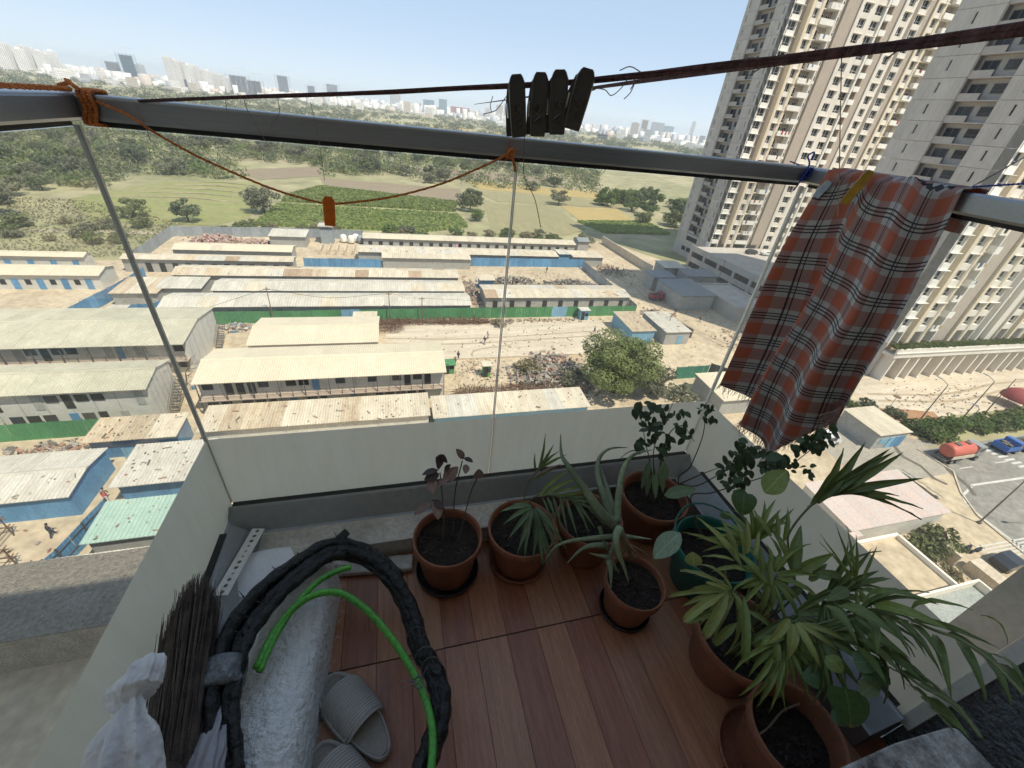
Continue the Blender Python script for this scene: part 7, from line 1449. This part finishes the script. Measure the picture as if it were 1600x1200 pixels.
b_ = MB(); b_.tube(bez([at(x, y, d) for x, y, d in ((405, 1050, 1.42), (425, 1005, 1.44), (455, 955, 1.46), (490, 915, 1.48), (520, 895, 1.49), (548, 886, 1.50))], 8), .0085, 10); part(b_, 'upper_end', m_hose, hs_, True)
b_ = MB(); b_.tube(bez([at(x, y, d) for x, y, d in ((400, 1045, 1.42), (430, 985, 1.45), (465, 945, 1.46), (500, 927, 1.46), (535, 928, 1.45), (575, 955, 1.43), (610, 995, 1.41), (640, 1040, 1.39), (662, 1085, 1.37), (674, 1130, 1.35), (676, 1170, 1.33), (670, 1230, 1.30), (655, 1300, 1.26))], 8), .0098, 12); part(b_, 'loop', m_hose, hs_, True)
b_ = MB(); q = random.Random(3); kp = at(655, 1066, 1.35)
for k in range(9): a = q.uniform(0, 6.28); b_.tube(bez([kp + V((.014 * math.cos(a + j), .014 * math.sin(a + j), .006 * math.sin(j * 2))) for j in range(4)], 4), .0012, 4)
for d in ((-.05, -.01, .01), (-.045, .012, .0), (.03, .03, .02), (.015, -.03, .01)): b_.tube([kp, kp + V(d) * .6 + V((0, 0, .008)), kp + V(d)], .0012, 4, cap=False)
solo(b_, 'wire_tie', m_steel, 'thin dark wire tie holding the green hose to the cable', 'wire')
# grey ribbed slide sandals
m_slip = pm('grey_foam_rubber', (.40, .385, .365), .8, .06, 8); m_slipi = pm('worn_insole', (.28, .255, .225), .85, .12, 14)
def slide(label, heel, toe, side):
    """heel, toe: floor points; thick sole, ribbed toe rim and ribbed instep band"""
    H = V((heel[0], heel[1], FZ)); T = V((toe[0], toe[1], FZ)); ay = (T - H).normalized(); ax = ay.cross(V((0, 0, 1))); L = (T - H).length; t = thing('slide_sandal', label, 'sandal', (H + T) / 2, 'pair of grey slide sandals')
    def outl(s): return {0: .0}.get(s, 0)
    N = 40; prof = []
    for i in range(N):
        a = 6.2832 * i / N; yy = .5 - .5 * math.cos(a); w = (.042 + .010 * math.sin(yy * 3.0 - .4)) * (abs(math.sin(a)) ** .62); prof.append((math.copysign(w, math.sin(a)) + .004 * math.sin(yy * 3), yy * L))
    P = lambda x, y, z: H + ax * x + ay * y + V((0, 0, z))
    b = MB(); rings = []
    for sc, z in ((.93, .0), (1.0, .006), (1.02, .018), (1.0, .032), (.95, .036), (.90, .030), (.84, .026)):
        rings.append(len(b.v)); b.v += [tuple(P(x * sc, L / 2 + (y - L / 2) * (1 - (1 - sc) * .35), z + .008 * (y / L > .0) * (1 - y / L))) for x, y in prof]
    for r0_, r1_ in zip(rings, rings[1:]):
        for i in range(N): b.f.append((r0_ + i, r0_ + (i + 1) % N, r1_ + (i + 1) % N, r1_ + i)); b.m.append(0)
    b.f.append(tuple(rings[0] + i for i in range(N - 1, -1, -1))); b.m.append(0); part(b, 'sole', m_slip, t, True)
    b = MB(); b.v = [tuple(P(x * .845, L / 2 + (y - L / 2) * .945, .0275 + .008 * (1 - y / L))) for x, y in prof]; b.f = [tuple(range(N))]; b.m = [0]; part(b, 'insole', m_slipi, t)
    # instep band: arch with ribs running across the foot
    b = MB(); nu, nv = 204, 18
    def arch(u, v, off):
        yy = L * (.34 + .44 * u) ; a = math.pi * v; rib = .0045 * abs(math.sin(u * 17 * math.pi)) ** .7 * (0.04 < u < .96)
        w = .059 + .002 * math.sin(u * 3) + off + rib; h = .074 - .016 * u + off + rib
        yy += .016 * math.sin(a) * (u - .3) * 1.0
        return P(math.cos(a) * w + .003, yy, .012 + h * math.sin(a) ** .85)
    g0 = len(b.v); b.grid(lambda u, v: arch(u, v, .0), nu, nv); g1 = len(b.v); b.grid(lambda u, v: arch(u, v, -.0075), nu, nv)
    for i in (0, nu):
        for j in range(nv): a = g0 + i * (nv + 1) + j; c = g1 + i * (nv + 1) + j; b.f.append((a, a + 1, c + 1, c)); b.m.append(0)
    part(b, 'instep_band', m_slip, t, True)
    # ribbed wall round the toe
    b = MB(); n = 60
    for i in range(n + 1):
        s = .40 + .6 * (1 - abs(i / n * 2 - 1)) ** .8 if False else 0
        a = math.pi * (.24 + (1.52) * i / n) ; a = math.pi + (i / n - .5) * math.pi * 1.16
        yy = .5 - .5 * math.cos(a); w = (.046 + .010 * math.sin(yy * 3.0 - .4)) * abs(math.sin(a)) ** .62 * (1 if math.sin(a) > 0 else -1); rib = .0018 if i % 2 else 0; k_ = 1.06 + rib * 14
        h = .030 + .022 * abs(i / n * 2 - 1) ** 1.5
        for sc, z in ((k_, .010), (k_, h), (k_ - .13, h), (k_ - .13, .012)): b.v.append(tuple(P(w * sc, L / 2 + (yy * L - L / 2) * (1 + (sc - 1) * .3), z)))
    for i in range(n):
        for j in range(3): a = i * 4 + j; b.f.append((a, a + 4, a + 5, a + 1)); b.m.append(0)
    part(b, 'toe_rim', m_slip, t, True)
slide('grey ribbed slide sandal lying farther from the camera beside the white block', (.555, -.845), (.385, -.628), 1)
slide('grey ribbed slide sandal cut off by the bottom edge', (.545, -1.005), (.375, -.79), -1)
# ================================================================== HAZE
hz = MB(); hz.box(-9100, 9100, -9100, 9100, GZ - 1.06, GZ + 125)
hm = bpy.data.materials.new('haze'); hm.use_nodes = True; t_ = hm.node_tree; t_.nodes.remove(t_.nodes['Principled BSDF']); pv = t_.nodes.new('ShaderNodeVolumePrincipled'); pv.inputs['Color'].default_value = (.80, .88, 1.0, 1); pv.inputs['Density'].default_value = .00018; pv.inputs['Anisotropy'].default_value = .2
t_.links.new(pv.outputs[0], t_.nodes['Material Output'].inputs['Volume'])
tag(link('haze', hz.mesh('haze', hm)), 'thin pale summer haze over the whole valley', 'haze', kind='stuff')
